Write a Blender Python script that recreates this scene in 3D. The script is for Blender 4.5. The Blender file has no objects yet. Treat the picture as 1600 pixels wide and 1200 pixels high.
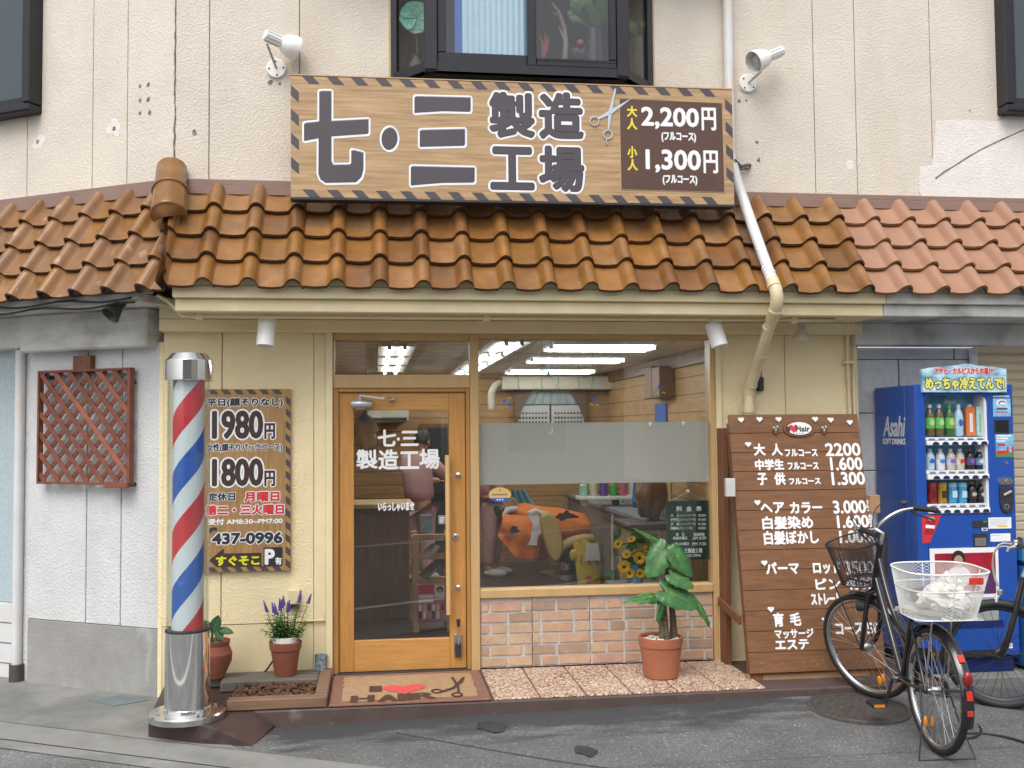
import bpy, bmesh, math, random
from mathutils import Vector as V, Matrix, noise as mnoise
random.seed(7)
S = bpy.context.scene
COL = S.collection
RAD = math.radians
PI = math.pi

# ------------------------------------------------------------------ camera
YAW, PITCH, ROLL = RAD(7.594), RAD(2.565), RAD(-.448)
FPX = 1620.0
CAM = V((0, -7, 1.604))
_f = V((math.sin(YAW)*math.cos(PITCH), math.cos(YAW)*math.cos(PITCH), math.sin(PITCH)))
_r = V((math.cos(YAW), -math.sin(YAW), 0))
_u = _r.cross(_f)
_r2 = _r*math.cos(ROLL)+_u*math.sin(ROLL)
_u2 = -_r*math.sin(ROLL)+_u*math.cos(ROLL)
cd = bpy.data.cameras.new('camera'); cam = bpy.data.objects.new('camera', cd); COL.objects.link(cam)
m = Matrix((_r2, _u2, -_f)).transposed().to_4x4(); m.translation = CAM
cam.matrix_world = m
cd.sensor_width = 36; cd.lens = 36*FPX/1600; cd.clip_start = .05; cd.clip_end = 500
S.camera = cam
S.render.resolution_x, S.render.resolution_y = 1024, 768

# ------------------------------------------------------------------ sky, sun, exposure
SUN_EL, SUN_AZ = RAD(56), RAD(205)          # azimuth measured from +Y towards +X
w = bpy.data.worlds.new('World'); S.world = w; w.use_nodes = True
nt = w.node_tree; nt.nodes.clear()
sky = nt.nodes.new('ShaderNodeTexSky'); sky.sky_type = 'NISHITA'; sky.sun_disc = False
sky.sun_elevation = SUN_EL; sky.sun_rotation = SUN_AZ; sky.dust_density = 4; sky.air_density = 1
hs = nt.nodes.new('ShaderNodeHueSaturation'); hs.inputs['Saturation'].default_value = .22
bg = nt.nodes.new('ShaderNodeBackground'); bg.inputs['Strength'].default_value = .15
wo = nt.nodes.new('ShaderNodeOutputWorld')
nt.links.new(sky.outputs[0], hs.inputs['Color']); nt.links.new(hs.outputs[0], bg.inputs['Color']); nt.links.new(bg.outputs[0], wo.inputs['Surface'])
sd = bpy.data.lights.new('sun', 'SUN'); sd.energy = .85; sd.angle = RAD(40); sd.color = (1, .97, .92)
so = bpy.data.objects.new('sun', sd); COL.objects.link(so)
sv = V((math.sin(SUN_AZ)*math.cos(SUN_EL), math.cos(SUN_AZ)*math.cos(SUN_EL), math.sin(SUN_EL)))
so.rotation_euler = sv.to_track_quat('Z', 'Y').to_euler()
so.location = sv*30
S.view_settings.view_transform = 'Standard'; S.view_settings.look = 'None'
S.view_settings.exposure = .58; S.view_settings.gamma = 1
S.render.engine = 'CYCLES'
S.cycles.use_denoising = True
S.cycles.max_bounces = 8; S.cycles.transparent_max_bounces = 16
S.cycles.sample_clamp_indirect = 4

# ------------------------------------------------------------------ measuring: pixel of the 1600x1200 photo -> point
def ray(px, py):
    return _f*FPX+_r2*(px-800)-_u2*(py-600)
def at(px, py, Y=0.):
    d = ray(px, py); return CAM+d*((Y-CAM.y)/d.y)
def gz(px, py, Z=0.):
    d = ray(px, py); return CAM+d*((Z-CAM.z)/d.z)
class Fr:
    """a flat frame: origin, right, up, outward normal"""
    def __init__(s, o, u, v):
        s.o, s.u, s.v = V(o), V(u).normalized(), V(v).normalized(); s.n = s.u.cross(s.v).normalized()
    def p(s, a, b, h=0): return s.o+s.u*a+s.v*b+s.n*h
    def uv(s, px, py, h=0):
        d = ray(px, py); o = s.o+s.n*h
        q = CAM+d*((o-CAM).dot(s.n)/d.dot(s.n))-s.o
        return q.dot(s.u), q.dot(s.v)
    def box(s, a0, b0, a1, b1, h=0):
        """pixel box -> local box (a0,b0,a1,b1)"""
        p, q = s.uv(a0, b1, h), s.uv(a1, b0, h); r_, t = s.uv(a0, b0, h), s.uv(a1, b1, h)
        return (p[0]+r_[0])/2, (p[1]+t[1])/2, (q[0]+t[0])/2, (q[1]+r_[1])/2
    def mat(s):
        M = Matrix((s.u, s.v, s.n)).transposed().to_4x4(); M.translation = s.o; return M
FF = Fr((0, 0, 0), (1, 0, 0), (0, 0, 1))                    # main facade
WA = RAD(30)
WF = Fr((-1.36, 0, 0), (math.cos(WA), -math.sin(WA), 0), (0, 0, 1))   # the wing left of the corner
UF = Fr((-1.30, 0, 0), (math.cos(WA), -math.sin(WA), 0), (0, 0, 1))

# ------------------------------------------------------------------ materials
def M(name, col, rough=.5, metal=0, var=.12, scale=6, bump=0, bscale=60, stretch=(1, 1, 1), col2=None, coat=0, spec=.5, detail=4,
      emit=None, estr=0, alpha=1, fine=0, bmode='noise', spot=None, sheen=0):
    mt = bpy.data.materials.new(name); mt.use_nodes = True
    n = mt.node_tree.nodes; l = mt.node_tree.links; b = n['Principled BSDF']
    b.inputs['Roughness'].default_value = rough; b.inputs['Metallic'].default_value = metal
    b.inputs['Specular IOR Level'].default_value = spec
    if coat: b.inputs['Coat Weight'].default_value = coat; b.inputs['Coat Roughness'].default_value = .08
    tc = n.new('ShaderNodeTexCoord'); mp = n.new('ShaderNodeMapping'); mp.inputs['Scale'].default_value = stretch
    l.new(tc.outputs['Object'], mp.inputs['Vector'])
    c1 = tuple(min(1, c*(1-var)) for c in col)+(1,)
    c2 = (tuple(col2) if col2 else tuple(min(1, c*(1+var)) for c in col))+(1,)
    nz = n.new('ShaderNodeTexNoise'); nz.inputs['Scale'].default_value = scale; nz.inputs['Detail'].default_value = detail
    nz.inputs['Roughness'].default_value = .62
    l.new(mp.outputs[0], nz.inputs['Vector'])
    rp = n.new('ShaderNodeValToRGB'); rp.color_ramp.elements[0].position = .32; rp.color_ramp.elements[1].position = .68
    rp.color_ramp.elements[0].color = c1; rp.color_ramp.elements[1].color = c2
    l.new(nz.outputs['Fac'], rp.inputs['Fac'])
    out = rp.outputs[0]
    if fine:
        n3 = n.new('ShaderNodeTexNoise'); n3.inputs['Scale'].default_value = 160; n3.inputs['Detail'].default_value = 2
        l.new(tc.outputs['Object'], n3.inputs['Vector'])
        mx = n.new('ShaderNodeMix'); mx.data_type = 'RGBA'; mx.blend_type = 'OVERLAY'; mx.inputs['Factor'].default_value = fine
        l.new(out, mx.inputs['A']); l.new(n3.outputs['Fac'], mx.inputs['B']); out = mx.outputs['Result']
    if spot:                                                  # dirt blotches: (colour, scale, low, high)
        n4 = n.new('ShaderNodeTexNoise'); n4.inputs['Scale'].default_value = spot[1]; n4.inputs['Detail'].default_value = 6
        mp4 = n.new('ShaderNodeMapping'); mp4.inputs['Scale'].default_value = spot[4] if len(spot) > 4 else (1, 1, 1)
        l.new(tc.outputs['Object'], mp4.inputs['Vector']); l.new(mp4.outputs[0], n4.inputs['Vector'])
        r4 = n.new('ShaderNodeMapRange'); r4.inputs['From Min'].default_value = spot[2]; r4.inputs['From Max'].default_value = spot[3]
        l.new(n4.outputs['Fac'], r4.inputs['Value'])
        mx = n.new('ShaderNodeMix'); mx.data_type = 'RGBA'
        l.new(r4.outputs[0], mx.inputs['Factor']); l.new(out, mx.inputs['A']); mx.inputs['B'].default_value = tuple(spot[0])+(1,); out = mx.outputs['Result']
    l.new(out, b.inputs['Base Color'])
    if bump:
        if bmode == 'stucco':
            nb = n.new('ShaderNodeTexNoise'); nb.inputs['Scale'].default_value = bscale; nb.inputs['Detail'].default_value = 2.5
            nb.inputs['Distortion'].default_value = .35
            l.new(tc.outputs['Object'], nb.inputs['Vector'])
            rb = n.new('ShaderNodeMapRange'); rb.inputs['From Min'].default_value = .47; rb.inputs['From Max'].default_value = .60
            l.new(nb.outputs['Fac'], rb.inputs['Value']); h = rb.outputs[0]
        else:
            nb = n.new('ShaderNodeTexNoise'); nb.inputs['Scale'].default_value = bscale; nb.inputs['Detail'].default_value = 4
            l.new(mp.outputs[0], nb.inputs['Vector']); h = nb.outputs['Fac']
        bp = n.new('ShaderNodeBump'); bp.inputs['Distance'].default_value = bump; bp.inputs['Strength'].default_value = 1
        l.new(h, bp.inputs['Height']); l.new(bp.outputs[0], b.inputs['Normal'])
    if emit:
        b.inputs['Emission Color'].default_value = tuple(emit)+(1,); b.inputs['Emission Strength'].default_value = estr
    if alpha < 1: b.inputs['Alpha'].default_value = alpha
    return mt

def glass_mat(name, tint=(1, 1, 1), f0=.055, rough=0.0):
    mt = bpy.data.materials.new(name); mt.use_nodes = True
    n = mt.node_tree.nodes; l = mt.node_tree.links; n.clear()
    o = n.new('ShaderNodeOutputMaterial'); mx = n.new('ShaderNodeMixShader')
    t = n.new('ShaderNodeBsdfTransparent'); t.inputs[0].default_value = tuple(tint)+(1,)
    g = n.new('ShaderNodeBsdfGlossy'); g.inputs['Roughness'].default_value = rough
    lw = n.new('ShaderNodeLayerWeight'); lw.inputs['Blend'].default_value = .5
    pw = n.new('ShaderNodeMath'); pw.operation = 'POWER'; pw.inputs[1].default_value = 5
    ml = n.new('ShaderNodeMath'); ml.operation = 'MULTIPLY_ADD'; ml.inputs[1].default_value = 1-f0; ml.inputs[2].default_value = f0
    l.new(lw.outputs['Facing'], pw.inputs[0]); l.new(pw.outputs[0], ml.inputs[0]); l.new(ml.outputs[0], mx.inputs[0])
    l.new(t.outputs[0], mx.inputs[1]); l.new(g.outputs[0], mx.inputs[2]); l.new(mx.outputs[0], o.inputs[0])
    return mt

def frosted_mat(name, col, trans=.5):
    mt = bpy.data.materials.new(name); mt.use_nodes = True
    n = mt.node_tree.nodes; l = mt.node_tree.links; n.clear()
    o = n.new('ShaderNodeOutputMaterial'); mx = n.new('ShaderNodeMixShader'); mx.inputs[0].default_value = trans
    d = n.new('ShaderNodeBsdfDiffuse'); t = n.new('ShaderNodeBsdfTranslucent')
    for q in (d, t): q.inputs['Color'].default_value = tuple(col)+(1,)
    l.new(d.outputs[0], mx.inputs[1]); l.new(t.outputs[0], mx.inputs[2]); l.new(mx.outputs[0], o.inputs[0])
    return mt

def crazy_mat(name):
    """broken-tile paving: voronoi shards with dark joints"""
    mt = M(name, (.5, .34, .25), .45)
    n = mt.node_tree.nodes; l = mt.node_tree.links; b = n['Principled BSDF']
    tc = n.new('ShaderNodeTexCoord')
    v1 = n.new('ShaderNodeTexVoronoi'); v1.feature = 'DISTANCE_TO_EDGE'; v1.inputs['Scale'].default_value = 30
    v2 = n.new('ShaderNodeTexVoronoi'); v2.inputs['Scale'].default_value = 30
    l.new(tc.outputs['Object'], v1.inputs['Vector']); l.new(tc.outputs['Object'], v2.inputs['Vector'])
    sx = n.new('ShaderNodeSeparateColor'); l.new(v2.outputs['Color'], sx.inputs[0])
    r2 = n.new('ShaderNodeValToRGB'); e = r2.color_ramp.elements
    e[0].color = (.52, .34, .25, 1); e[1].color = (.70, .57, .45, 1); e.new(.35).color = (.60, .43, .32, 1); e.new(.7).color = (.64, .49, .37, 1)
    l.new(sx.outputs[0], r2.inputs[0])
    nz = n.new('ShaderNodeTexNoise'); nz.inputs['Scale'].default_value = 2.2
    l.new(tc.outputs['Object'], nz.inputs['Vector'])
    wd = n.new('ShaderNodeMapRange'); wd.inputs['From Min'].default_value = .35; wd.inputs['From Max'].default_value = .65
    wd.inputs['To Min'].default_value = .02; wd.inputs['To Max'].default_value = .075
    l.new(nz.outputs['Fac'], wd.inputs['Value'])
    lt = n.new('ShaderNodeMath'); lt.operation = 'LESS_THAN'; l.new(v1.outputs['Distance'], lt.inputs[0]); l.new(wd.outputs[0], lt.inputs[1])
    mx = n.new('ShaderNodeMix'); mx.data_type = 'RGBA'; l.new(lt.outputs[0], mx.inputs['Factor']); l.new(r2.outputs[0], mx.inputs['A'])
    mx.inputs['B'].default_value = (.25, .145, .10, 1); l.new(mx.outputs['Result'], b.inputs['Base Color'])
    mr = n.new('ShaderNodeMapRange'); mr.inputs['From Max'].default_value = .1; l.new(v1.outputs['Distance'], mr.inputs['Value'])
    bp = n.new('ShaderNodeBump'); bp.inputs['Distance'].default_value = .006; l.new(mr.outputs[0], bp.inputs['Height']); l.new(bp.outputs[0], b.inputs['Normal'])
    return mt

def asphalt_mat(name, base, stains=True):
    mt = M(name, base, .85, var=.22, scale=2.2, bump=.004, bscale=170)
    n = mt.node_tree.nodes; l = mt.node_tree.links; b = n['Principled BSDF']
    src = b.inputs['Base Color'].links[0].from_socket
    tc = n.new('ShaderNodeTexCoord')
    vo = n.new('ShaderNodeTexVoronoi'); vo.inputs['Scale'].default_value = 130; l.new(tc.outputs['Object'], vo.inputs['Vector'])
    sp = n.new('ShaderNodeSeparateColor'); l.new(vo.outputs['Color'], sp.inputs[0])
    rg = n.new('ShaderNodeMapRange'); rg.inputs['To Min'].default_value = .7; rg.inputs['To Max'].default_value = 1.3; l.new(sp.outputs[0], rg.inputs['Value'])
    gt = n.new('ShaderNodeMath'); gt.operation = 'GREATER_THAN'; gt.inputs[1].default_value = .975; l.new(sp.outputs[1], gt.inputs[0])
    ad = n.new('ShaderNodeMath'); ad.operation = 'MULTIPLY_ADD'; ad.inputs[1].default_value = 1.3; l.new(gt.outputs[0], ad.inputs[0]); l.new(rg.outputs[0], ad.inputs[2])
    mu = n.new('ShaderNodeMix'); mu.data_type = 'RGBA'; mu.blend_type = 'MULTIPLY'; mu.inputs['Factor'].default_value = 1
    l.new(src, mu.inputs['A']); l.new(ad.outputs[0], mu.inputs['B']); out = mu.outputs['Result']
    if stains:                                                # damp, darker asphalt along the foot of the step
        sx = n.new('ShaderNodeSeparateXYZ'); l.new(tc.outputs['Object'], sx.inputs[0])
        by = n.new('ShaderNodeMapRange'); by.inputs['From Min'].default_value = -1.55; by.inputs['From Max'].default_value = -.80; l.new(sx.outputs[1], by.inputs['Value'])
        bl = n.new('ShaderNodeMapRange'); bl.inputs['From Min'].default_value = -1.0; bl.inputs['From Max'].default_value = -.4; l.new(sx.outputs[0], bl.inputs['Value'])
        br = n.new('ShaderNodeMapRange'); br.inputs['From Min'].default_value = 2.9; br.inputs['From Max'].default_value = 2.3; l.new(sx.outputs[0], br.inputs['Value'])
        mp = n.new('ShaderNodeMapping'); mp.inputs['Scale'].default_value = (1.5, 4.5, 1); mp.inputs['Location'].default_value = (.35, .2, 0); l.new(tc.outputs['Object'], mp.inputs['Vector'])
        nn = n.new('ShaderNodeTexNoise'); nn.inputs['Scale'].default_value = 1.5; nn.inputs['Detail'].default_value = 7; nn.inputs['Roughness'].default_value = .68; l.new(mp.outputs[0], nn.inputs['Vector'])
        def mm(op, a, b_=None, v=None):
            q = n.new('ShaderNodeMath'); q.operation = op; l.new(a, q.inputs[0])
            if b_ is not None: l.new(b_, q.inputs[1])
            if v is not None: q.inputs[1].default_value = v
            return q.outputs[0]
        band = mm('MULTIPLY', mm('MULTIPLY', by.outputs[0], bl.outputs[0]), br.outputs[0])
        th = n.new('ShaderNodeMapRange'); th.inputs['From Min'].default_value = .70; th.inputs['From Max'].default_value = .90
        l.new(mm('ADD', nn.outputs['Fac'], mm('MULTIPLY', band, v=.58)), th.inputs['Value'])
        ms = n.new('ShaderNodeMix'); ms.data_type = 'RGBA'; l.new(mm('MULTIPLY', th.outputs[0], v=.85), ms.inputs['Factor']); l.new(out, ms.inputs['A']); ms.inputs['B'].default_value = (.036, .037, .039, 1)
        out = ms.outputs['Result']
    l.new(out, b.inputs['Base Color'])
    return mt

def checker_line_mat(name, col, col2, axis, period, width, rough=.6, var=.08, scale=(1, 1, 1)):
    """boards: thin dark joints every `period` metres along one axis (0 x, 1 y, 2 z) over grained wood"""
    mt = M(name, col, rough, var=.22, scale=5, stretch=scale)
    n = mt.node_tree.nodes; l = mt.node_tree.links; b = n['Principled BSDF']
    src = b.inputs['Base Color'].links[0].from_socket
    tc = n.new('ShaderNodeTexCoord'); sx = n.new('ShaderNodeSeparateXYZ'); l.new(tc.outputs['Object'], sx.inputs[0])
    md = n.new('ShaderNodeMath'); md.operation = 'PINGPONG'; md.inputs[1].default_value = period/2; l.new(sx.outputs[axis], md.inputs[0])
    lt = n.new('ShaderNodeMath'); lt.operation = 'LESS_THAN'; lt.inputs[1].default_value = width/2; l.new(md.outputs[0], lt.inputs[0])
    mx = n.new('ShaderNodeMix'); mx.data_type = 'RGBA'; l.new(lt.outputs[0], mx.inputs['Factor']); l.new(src, mx.inputs['A']); mx.inputs['B'].default_value = tuple(col2)+(1,)
    l.new(mx.outputs['Result'], b.inputs['Base Color'])
    return mt

MT = dict(
 upper=M('stucco_beige', (.67, .605, .52), .85, var=.06, scale=2.0, bump=.0016, bscale=66, bmode='stucco', fine=.18, spot=((.56, .48, .395), 1.6, .50, .80, (1, 1, .30))),
 upper_patch=M('stucco_patch_white', (.76, .71, .675), .85, var=.05, bump=.0016, bscale=66, bmode='stucco', fine=.16),
 groove=M('joint_dark', (.46, .39, .32), .9),
 crack_dark=M('asphalt_crack', (.045, .045, .045), .95, var=.4, scale=30),
 crack=M('crack_grey', (.20, .18, .165), .95, var=.5, scale=30),
 cream=M('stucco_cream', (.83, .71, .44), .8, var=.04, scale=3, bump=.0018, bscale=66, bmode='stucco', fine=.08, spot=((.72, .585, .31), 1.6, .55, .9)),
 cream_flat=M('paint_cream', (.77, .66, .41), .6, var=.06, scale=4, bump=.0015, bscale=90, spot=((.62, .51, .29), 2.2, .6, .95)),
 cream_line=M('paint_cream_shade', (.50, .41, .23), .8),
 white_st=M('stucco_white', (.625, .63, .63), .85, var=.06, scale=3, bump=.0019, bscale=66, bmode='stucco', fine=.12, spot=((.46, .47, .48), 2.0, .52, .85, (1, 1, .5))),
 lintel=M('lintel_stained', (.62, .615, .59), .85, var=.08, scale=3, bump=.002, bscale=50, bmode='stucco', spot=((.34, .32, .28), 2.6, .48, .70, (1, 1, 2.0))),
 dado=M('dado_concrete', (.30, .295, .28), .9, var=.12, scale=3, bump=.004, bscale=40, spot=((.46, .45, .43), 5, .58, .72, (1, 1, .4))),
 block=M('block_grey', (.62, .635, .64), .85, var=.08, scale=20, bump=.002, bscale=90),
 joint=M('block_joint', (.12, .13, .14), .9),
 grey_paint=M('fascia_grey', (.60, .59, .55), .8, var=.14, scale=4, bump=.003, bscale=50, spot=((.22, .21, .19), 3, .5, .75)),
 tile=M('glazed_tile', (.235, .108, .030), .22, var=.2, scale=4, bump=.001, bscale=40, col2=(.305, .145, .044), spot=((.15, .070, .026), 3.0, .54, .80)),
 tile_lip=M('tile_edge_dark', (.085, .040, .020), .6, var=.2),  # lip and underside coloured darker than the tile face
 tile_b=M('glazed_tile_light', (.25, .118, .042), .24, var=.22, scale=5, col2=(.31, .155, .062), spot=((.46, .36, .27), 16, .70, .76)),
 tile_c=M('glazed_tile_dark', (.195, .087, .028), .3, var=.25, scale=5, spot=((.10, .055, .03), 3, .5, .7)),
 tile_side=M('weathered_tile', (.225, .112, .046), .3, var=.25, scale=4, spot=((.42, .25, .16), 9, .62, .74, (1, 1, .5))),
 tile_pink=M('matt_pink_tile', (.335, .180, .112), .6, var=.09, scale=5),
 flash=M('flashing_brown', (.25, .16, .13), .5, var=.1, scale=4, stretch=(.5, 1, 3)),
 frame=M('frame_tan', (.52, .34, .155), .5, var=.07, scale=3, stretch=(3, 3, .4)),
 door=M('door_wood', (.50, .24, .062), .42, var=.15, scale=8, stretch=(5, 5, .5), bump=.0006, bscale=20, coat=.2),
 door_h=M('door_wood_rail', (.52, .265, .075), .42, var=.15, scale=8, stretch=(.5, 5, 6), bump=.0006, bscale=20, coat=.2),
 jamb=M('jamb_wood', (.40, .20, .055), .45, var=.12, scale=8, stretch=(5, 5, .5)),
 handle_wood=M('handle_wood', (.62, .40, .17), .4, var=.1, stretch=(4, 4, .5)),
 steel=M('brushed_steel', (.62, .62, .60), .3, 1, var=.05),
 chrome=M('chrome', (.80, .80, .79), .07, 1, var=.03, bump=.0004, bscale=5),
 chrome_dull=M('chrome_worn', (.66, .66, .65), .2, 1, var=.12, scale=9),
 silver=M('silver_paint', (.55, .56, .56), .35, .6, var=.04),
 black=M('black_rubber', (.018, .018, .02), .6, var=.2),
 black_gloss=M('black_enamel', (.012, .012, .015), .18, var=.1, coat=.6),
 dark=M('dark_plastic', (.03, .03, .035), .5, var=.1),
 dark_metal=M('dark_lamp_metal', (.045, .045, .045), .5, .2),
 sash=M('window_bronze', (.022, .022, .028), .35, .3, var=.1),
 white=M('white_enamel', (.80, .80, .77), .35, var=.03, scale=10),
 white_soft=M('white_lamp', (.86, .86, .83), .4, var=.04, scale=8),
 white_print=M('white_print', (.83, .84, .86), .55, var=.01),
 pipe=M('pipe_grey_white', (.64, .64, .64), .45, var=.07, scale=4, spot=((.70, .55, .46), 2.2, .55, .7)),
 pipe_cream=M('pipe_cream', (.70, .59, .37), .45, var=.06, scale=4),
 sign_wood=M('sign_wood_print', (.40, .245, .125), .38, var=.24, scale=3.2, stretch=(.8, 3, 14), col2=(.56, .375, .195), detail=7, spot=((.30, .16, .075), 3.0, .58, .80, (.6, 3, 16))),
 poster_wood=M('poster_wood_print', (.34, .19, .075), .42, var=.22, scale=3.4, stretch=(12, 3, .9), col2=(.46, .28, .11), detail=7),
 sign_dark=M('sign_ink', (.072, .062, .072), .42, var=.04),
 sign_ink2=M('sign_ink_blue', (.030, .034, .050), .42, var=.04),
 sign_hi=M('sign_bevel_grey', (.26, .27, .33), .42, var=.04),
 sign_brown=M('sign_brown_panel', (.095, .048, .034), .4, var=.07),
 sign_tan=M('sign_tan_edge', (.50, .33, .19), .42, var=.1, stretch=(.5, 1, 8)),
 yellow=M('yellow_print', (.78, .62, .05), .5, var=.02),
 yellow_lime=M('lime_print', (.75, .80, .05), .5, var=.02),
 red=M('red_print', (.62, .035, .045), .4, var=.03),
 blue=M('blue_print', (.025, .12, .46), .35, var=.03),
 sky=M('sky_print', (.10, .42, .72), .4, var=.3, scale=12, col2=(.35, .66, .85)),
 pole_white=M('pole_white', (.72, .76, .78), .3, var=.02),
 lattice=M('lattice_redwood', (.19, .062, .036), .65, var=.25, scale=7, stretch=(2, 2, 2)),
 lattice2=M('lattice_redwood_worn', (.30, .105, .058), .65, var=.2, scale=7),
 board=M('board_stained', (.185, .082, .034), .55, var=.22, scale=5, stretch=(1.2, 4, 9), bump=.001, bscale=14),
 board_side=M('board_leg', (.17, .068, .03), .55, var=.18, scale=6, stretch=(5, 5, .6)),
 plank=M('plank_pale', (.34, .19, .10), .7, var=.2, scale=6),
 terracotta=M('terracotta', (.36, .125, .065), .8, var=.1, scale=7),
 terra_dark=M('terracotta_dark', (.26, .085, .05), .8, var=.14, scale=7),
 pebble=M('white_pebble', (.66, .62, .54), .7, var=.25, scale=30),
 bark=M('bark_chip', (.105, .05, .028), .85, var=.55, scale=24),
 soil=M('soil', (.03, .02, .014), .95, var=.3, scale=20),
 leaf=M('leaf_green', (.032, .125, .028), .45, var=.45, scale=14, coat=.1, spot=((.07, .16, .035), 6, .58, .75)),
 leaf_vein=M('leaf_vein', (.14, .29, .08), .5),
 leaf_dark=M('leaf_dark', (.035, .10, .045), .45, var=.3, scale=14),
 leaf_fine=M('leaf_fine', (.075, .165, .035), .55, var=.4, scale=20),
 purple=M('purple_flower', (.13, .085, .36), .7, var=.3, scale=40),
 trunk=M('plant_trunk', (.13, .10, .06), .85, var=.4, scale=14, stretch=(1, 1, 6), bump=.004, bscale=20),
 stem=M('green_stem', (.08, .18, .05), .5),
 step=M('step_paint_brown', (.085, .056, .049), .7, var=.16, scale=6, bump=.002, bscale=60, spot=((.20, .165, .15), 7, .62, .80)),
 plinth=M('plinth_paint_maroon', (.055, .031, .029), .55, var=.18, scale=5, bump=.002, bscale=60, spot=((.12, .095, .088), 6, .62, .82)),
 planter=M('planter_timber', (.20, .115, .07), .75, var=.2, scale=6, stretch=(.6, 5, 5)),
 planter_grey=M('timber_weathered', (.135, .12, .10), .85, var=.25, scale=6, stretch=(.6, 5, 5)),
 crazy=crazy_mat('crazy_paving'),
 asphalt=asphalt_mat('asphalt', (.125, .127, .128)),
 asphalt_road=asphalt_mat('asphalt_road', (.15, .152, .152), False),
 wet=M('wet_asphalt', (.030, .031, .033), .55, var=.3, scale=30, bump=.003, bscale=170),
 concrete=M('gutter_concrete', (.235, .235, .22), .85, var=.16, scale=3, bump=.003, bscale=90, fine=.25, spot=((.13, .13, .115), 3, .52, .75)),
 walk=M('walk_concrete', (.185, .185, .172), .85, var=.2, scale=3, bump=.003, bscale=110, fine=.25, spot=((.27, .265, .25), 2.3, .5, .7)),
 iron=M('cast_iron', (.085, .075, .068), .65, .3, var=.25, scale=25),
 drain=M('drain_cover', (.16, .20, .20), .6, .2, var=.12),
 mat_edge=M('mat_red_brown', (.23, .110, .078), .95, var=.15, scale=30, bump=.003, bscale=220),
 mat_mid=M('mat_coir', (.37, .235, .125), .95, var=.14, scale=30, bump=.003, bscale=220),
 mat_ink=M('mat_ink', (.075, .032, .022), .95, var=.35, scale=40),
 vm_blue=M('machine_blue', (.013, .075, .37), .28, var=.05, scale=2, coat=.3),
 vm_dark=M('machine_navy', (.008, .022, .13), .35, var=.06),
 vm_shelf=M('machine_shelf_white', (.78, .80, .80), .35, var=.02),
 vm_back=M('machine_backdrop', (.12, .46, .75), .4, var=.5, scale=7, col2=(.14, .48, .70)),  # backdrop colour lightened in place of lighting inside the display
 tag_grey=M('price_tag', (.55, .60, .66), .4, var=.04),
 button=M('button_navy', (.02, .03, .09), .2),
 shutter=M('shutter_beige', (.68, .58, .42), .5, var=.05, scale=3),
 win_blue=M('frosted_blue_pane', (.42, .50, .53), .35, var=.1, scale=40),
 curtain=M('blind_sky_tint', (.55, .72, .80), .8, var=.05, scale=2, emit=(.45, .70, .85), estr=.0),  # blind's blue includes the sky reflected in the pane, put into the colour
 in_wood=checker_line_mat('panel_wood_across', (.42, .245, .10), (.07, .035, .015), 2, .16, .008, scale=(.7, .7, 6)),
 in_ceil=checker_line_mat('ceiling_board', (.72, .68, .60), (.16, .13, .10), 1, .45, .01),
 in_floor=M('floor_dark_wood', (.075, .045, .028), .35, var=.25, scale=4),
 in_brown=M('counter_brown', (.17, .085, .035), .5, var=.25, scale=4, stretch=(5, 5, .6)),
 in_pale=M('pale_pine', (.50, .33, .15), .55, var=.15, scale=6, stretch=(4, 4, .6)),
 tube=M('lit_tube', (1, 1, 1), .5, emit=(.96, 1, .98), estr=15),
 duct=M('duct_ivory', (.46, .42, .33), .5, var=.08),
 grey_cloth=M('grey_cloth', (.17, .18, .185), .9, var=.2, scale=12),
 orange=M('orange_cape', (.72, .18, .018), .7, var=.14, scale=6),
 tan=M('chair_tan', (.50, .36, .12), .45, var=.1),
 skin=M('skin', (.50, .29, .19), .55, var=.08),
 hair=M('hair_grey', (.10, .09, .085), .7, var=.4, scale=60),
 hair_black=M('hair_black', (.02, .018, .016), .55, var=.3, scale=60),
 pink=M('uniform_pink', (.50, .28, .28), .8, var=.12, scale=9),
 shoe=M('shoe_white', (.65, .64, .62), .6),
 towel=M('towel_white', (.72, .70, .70), .95, var=.06, scale=20),
 bin_yellow=M('bin_yellow', (.62, .46, .035), .6, var=.1),
 sunflower=M('petal_yellow', (.72, .42, .02), .7, var=.2, scale=30),
 seed=M('flower_disc', (.05, .028, .014), .9),
 green_board=M('board_green', (.010, .055, .032), .4, var=.06),
 film=frosted_mat('frosted_film', (.80, .78, .73), .35),
 glass=glass_mat('window_glass', (.72, .74, .735), .11),
 glass_up=glass_mat('upper_glass', (.80, .84, .86), .09),
 acrylic=glass_mat('acrylic_tube', (.95, .97, .97), .08),
 vm_glass=glass_mat('machine_glass', (.97, .98, 1), .03),
 reflector=M('reflector_orange', (.85, .28, .01), .25, var=.1, scale=50, coat=.5),
 reflector_red=M('reflector_red', (.58, .03, .02), .25, var=.1, scale=50, coat=.5),
 bag=M('plastic_bag', (.72, .71, .67), .5, var=.06),
 mirror=M('mirror', (.7, .72, .72), .05, 1, var=.01),
 house=M('house_wall_grey', (.40, .39, .37), .8, var=.1), house_roof=M('house_roof_tile', (.12, .115, .12), .6, var=.2),
 hedge=M('hedge_leaf', (.04, .10, .025), .7, var=.4, scale=12),
 road_white=M('road_paint', (.62, .62, .60), .7, var=.1, scale=20),
)
def solid(name, c, rough=.4, **k):
    if name not in MT: MT[name] = M(name, c, rough, **dict(dict(var=.05), **k))
    return MT[name]

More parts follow.
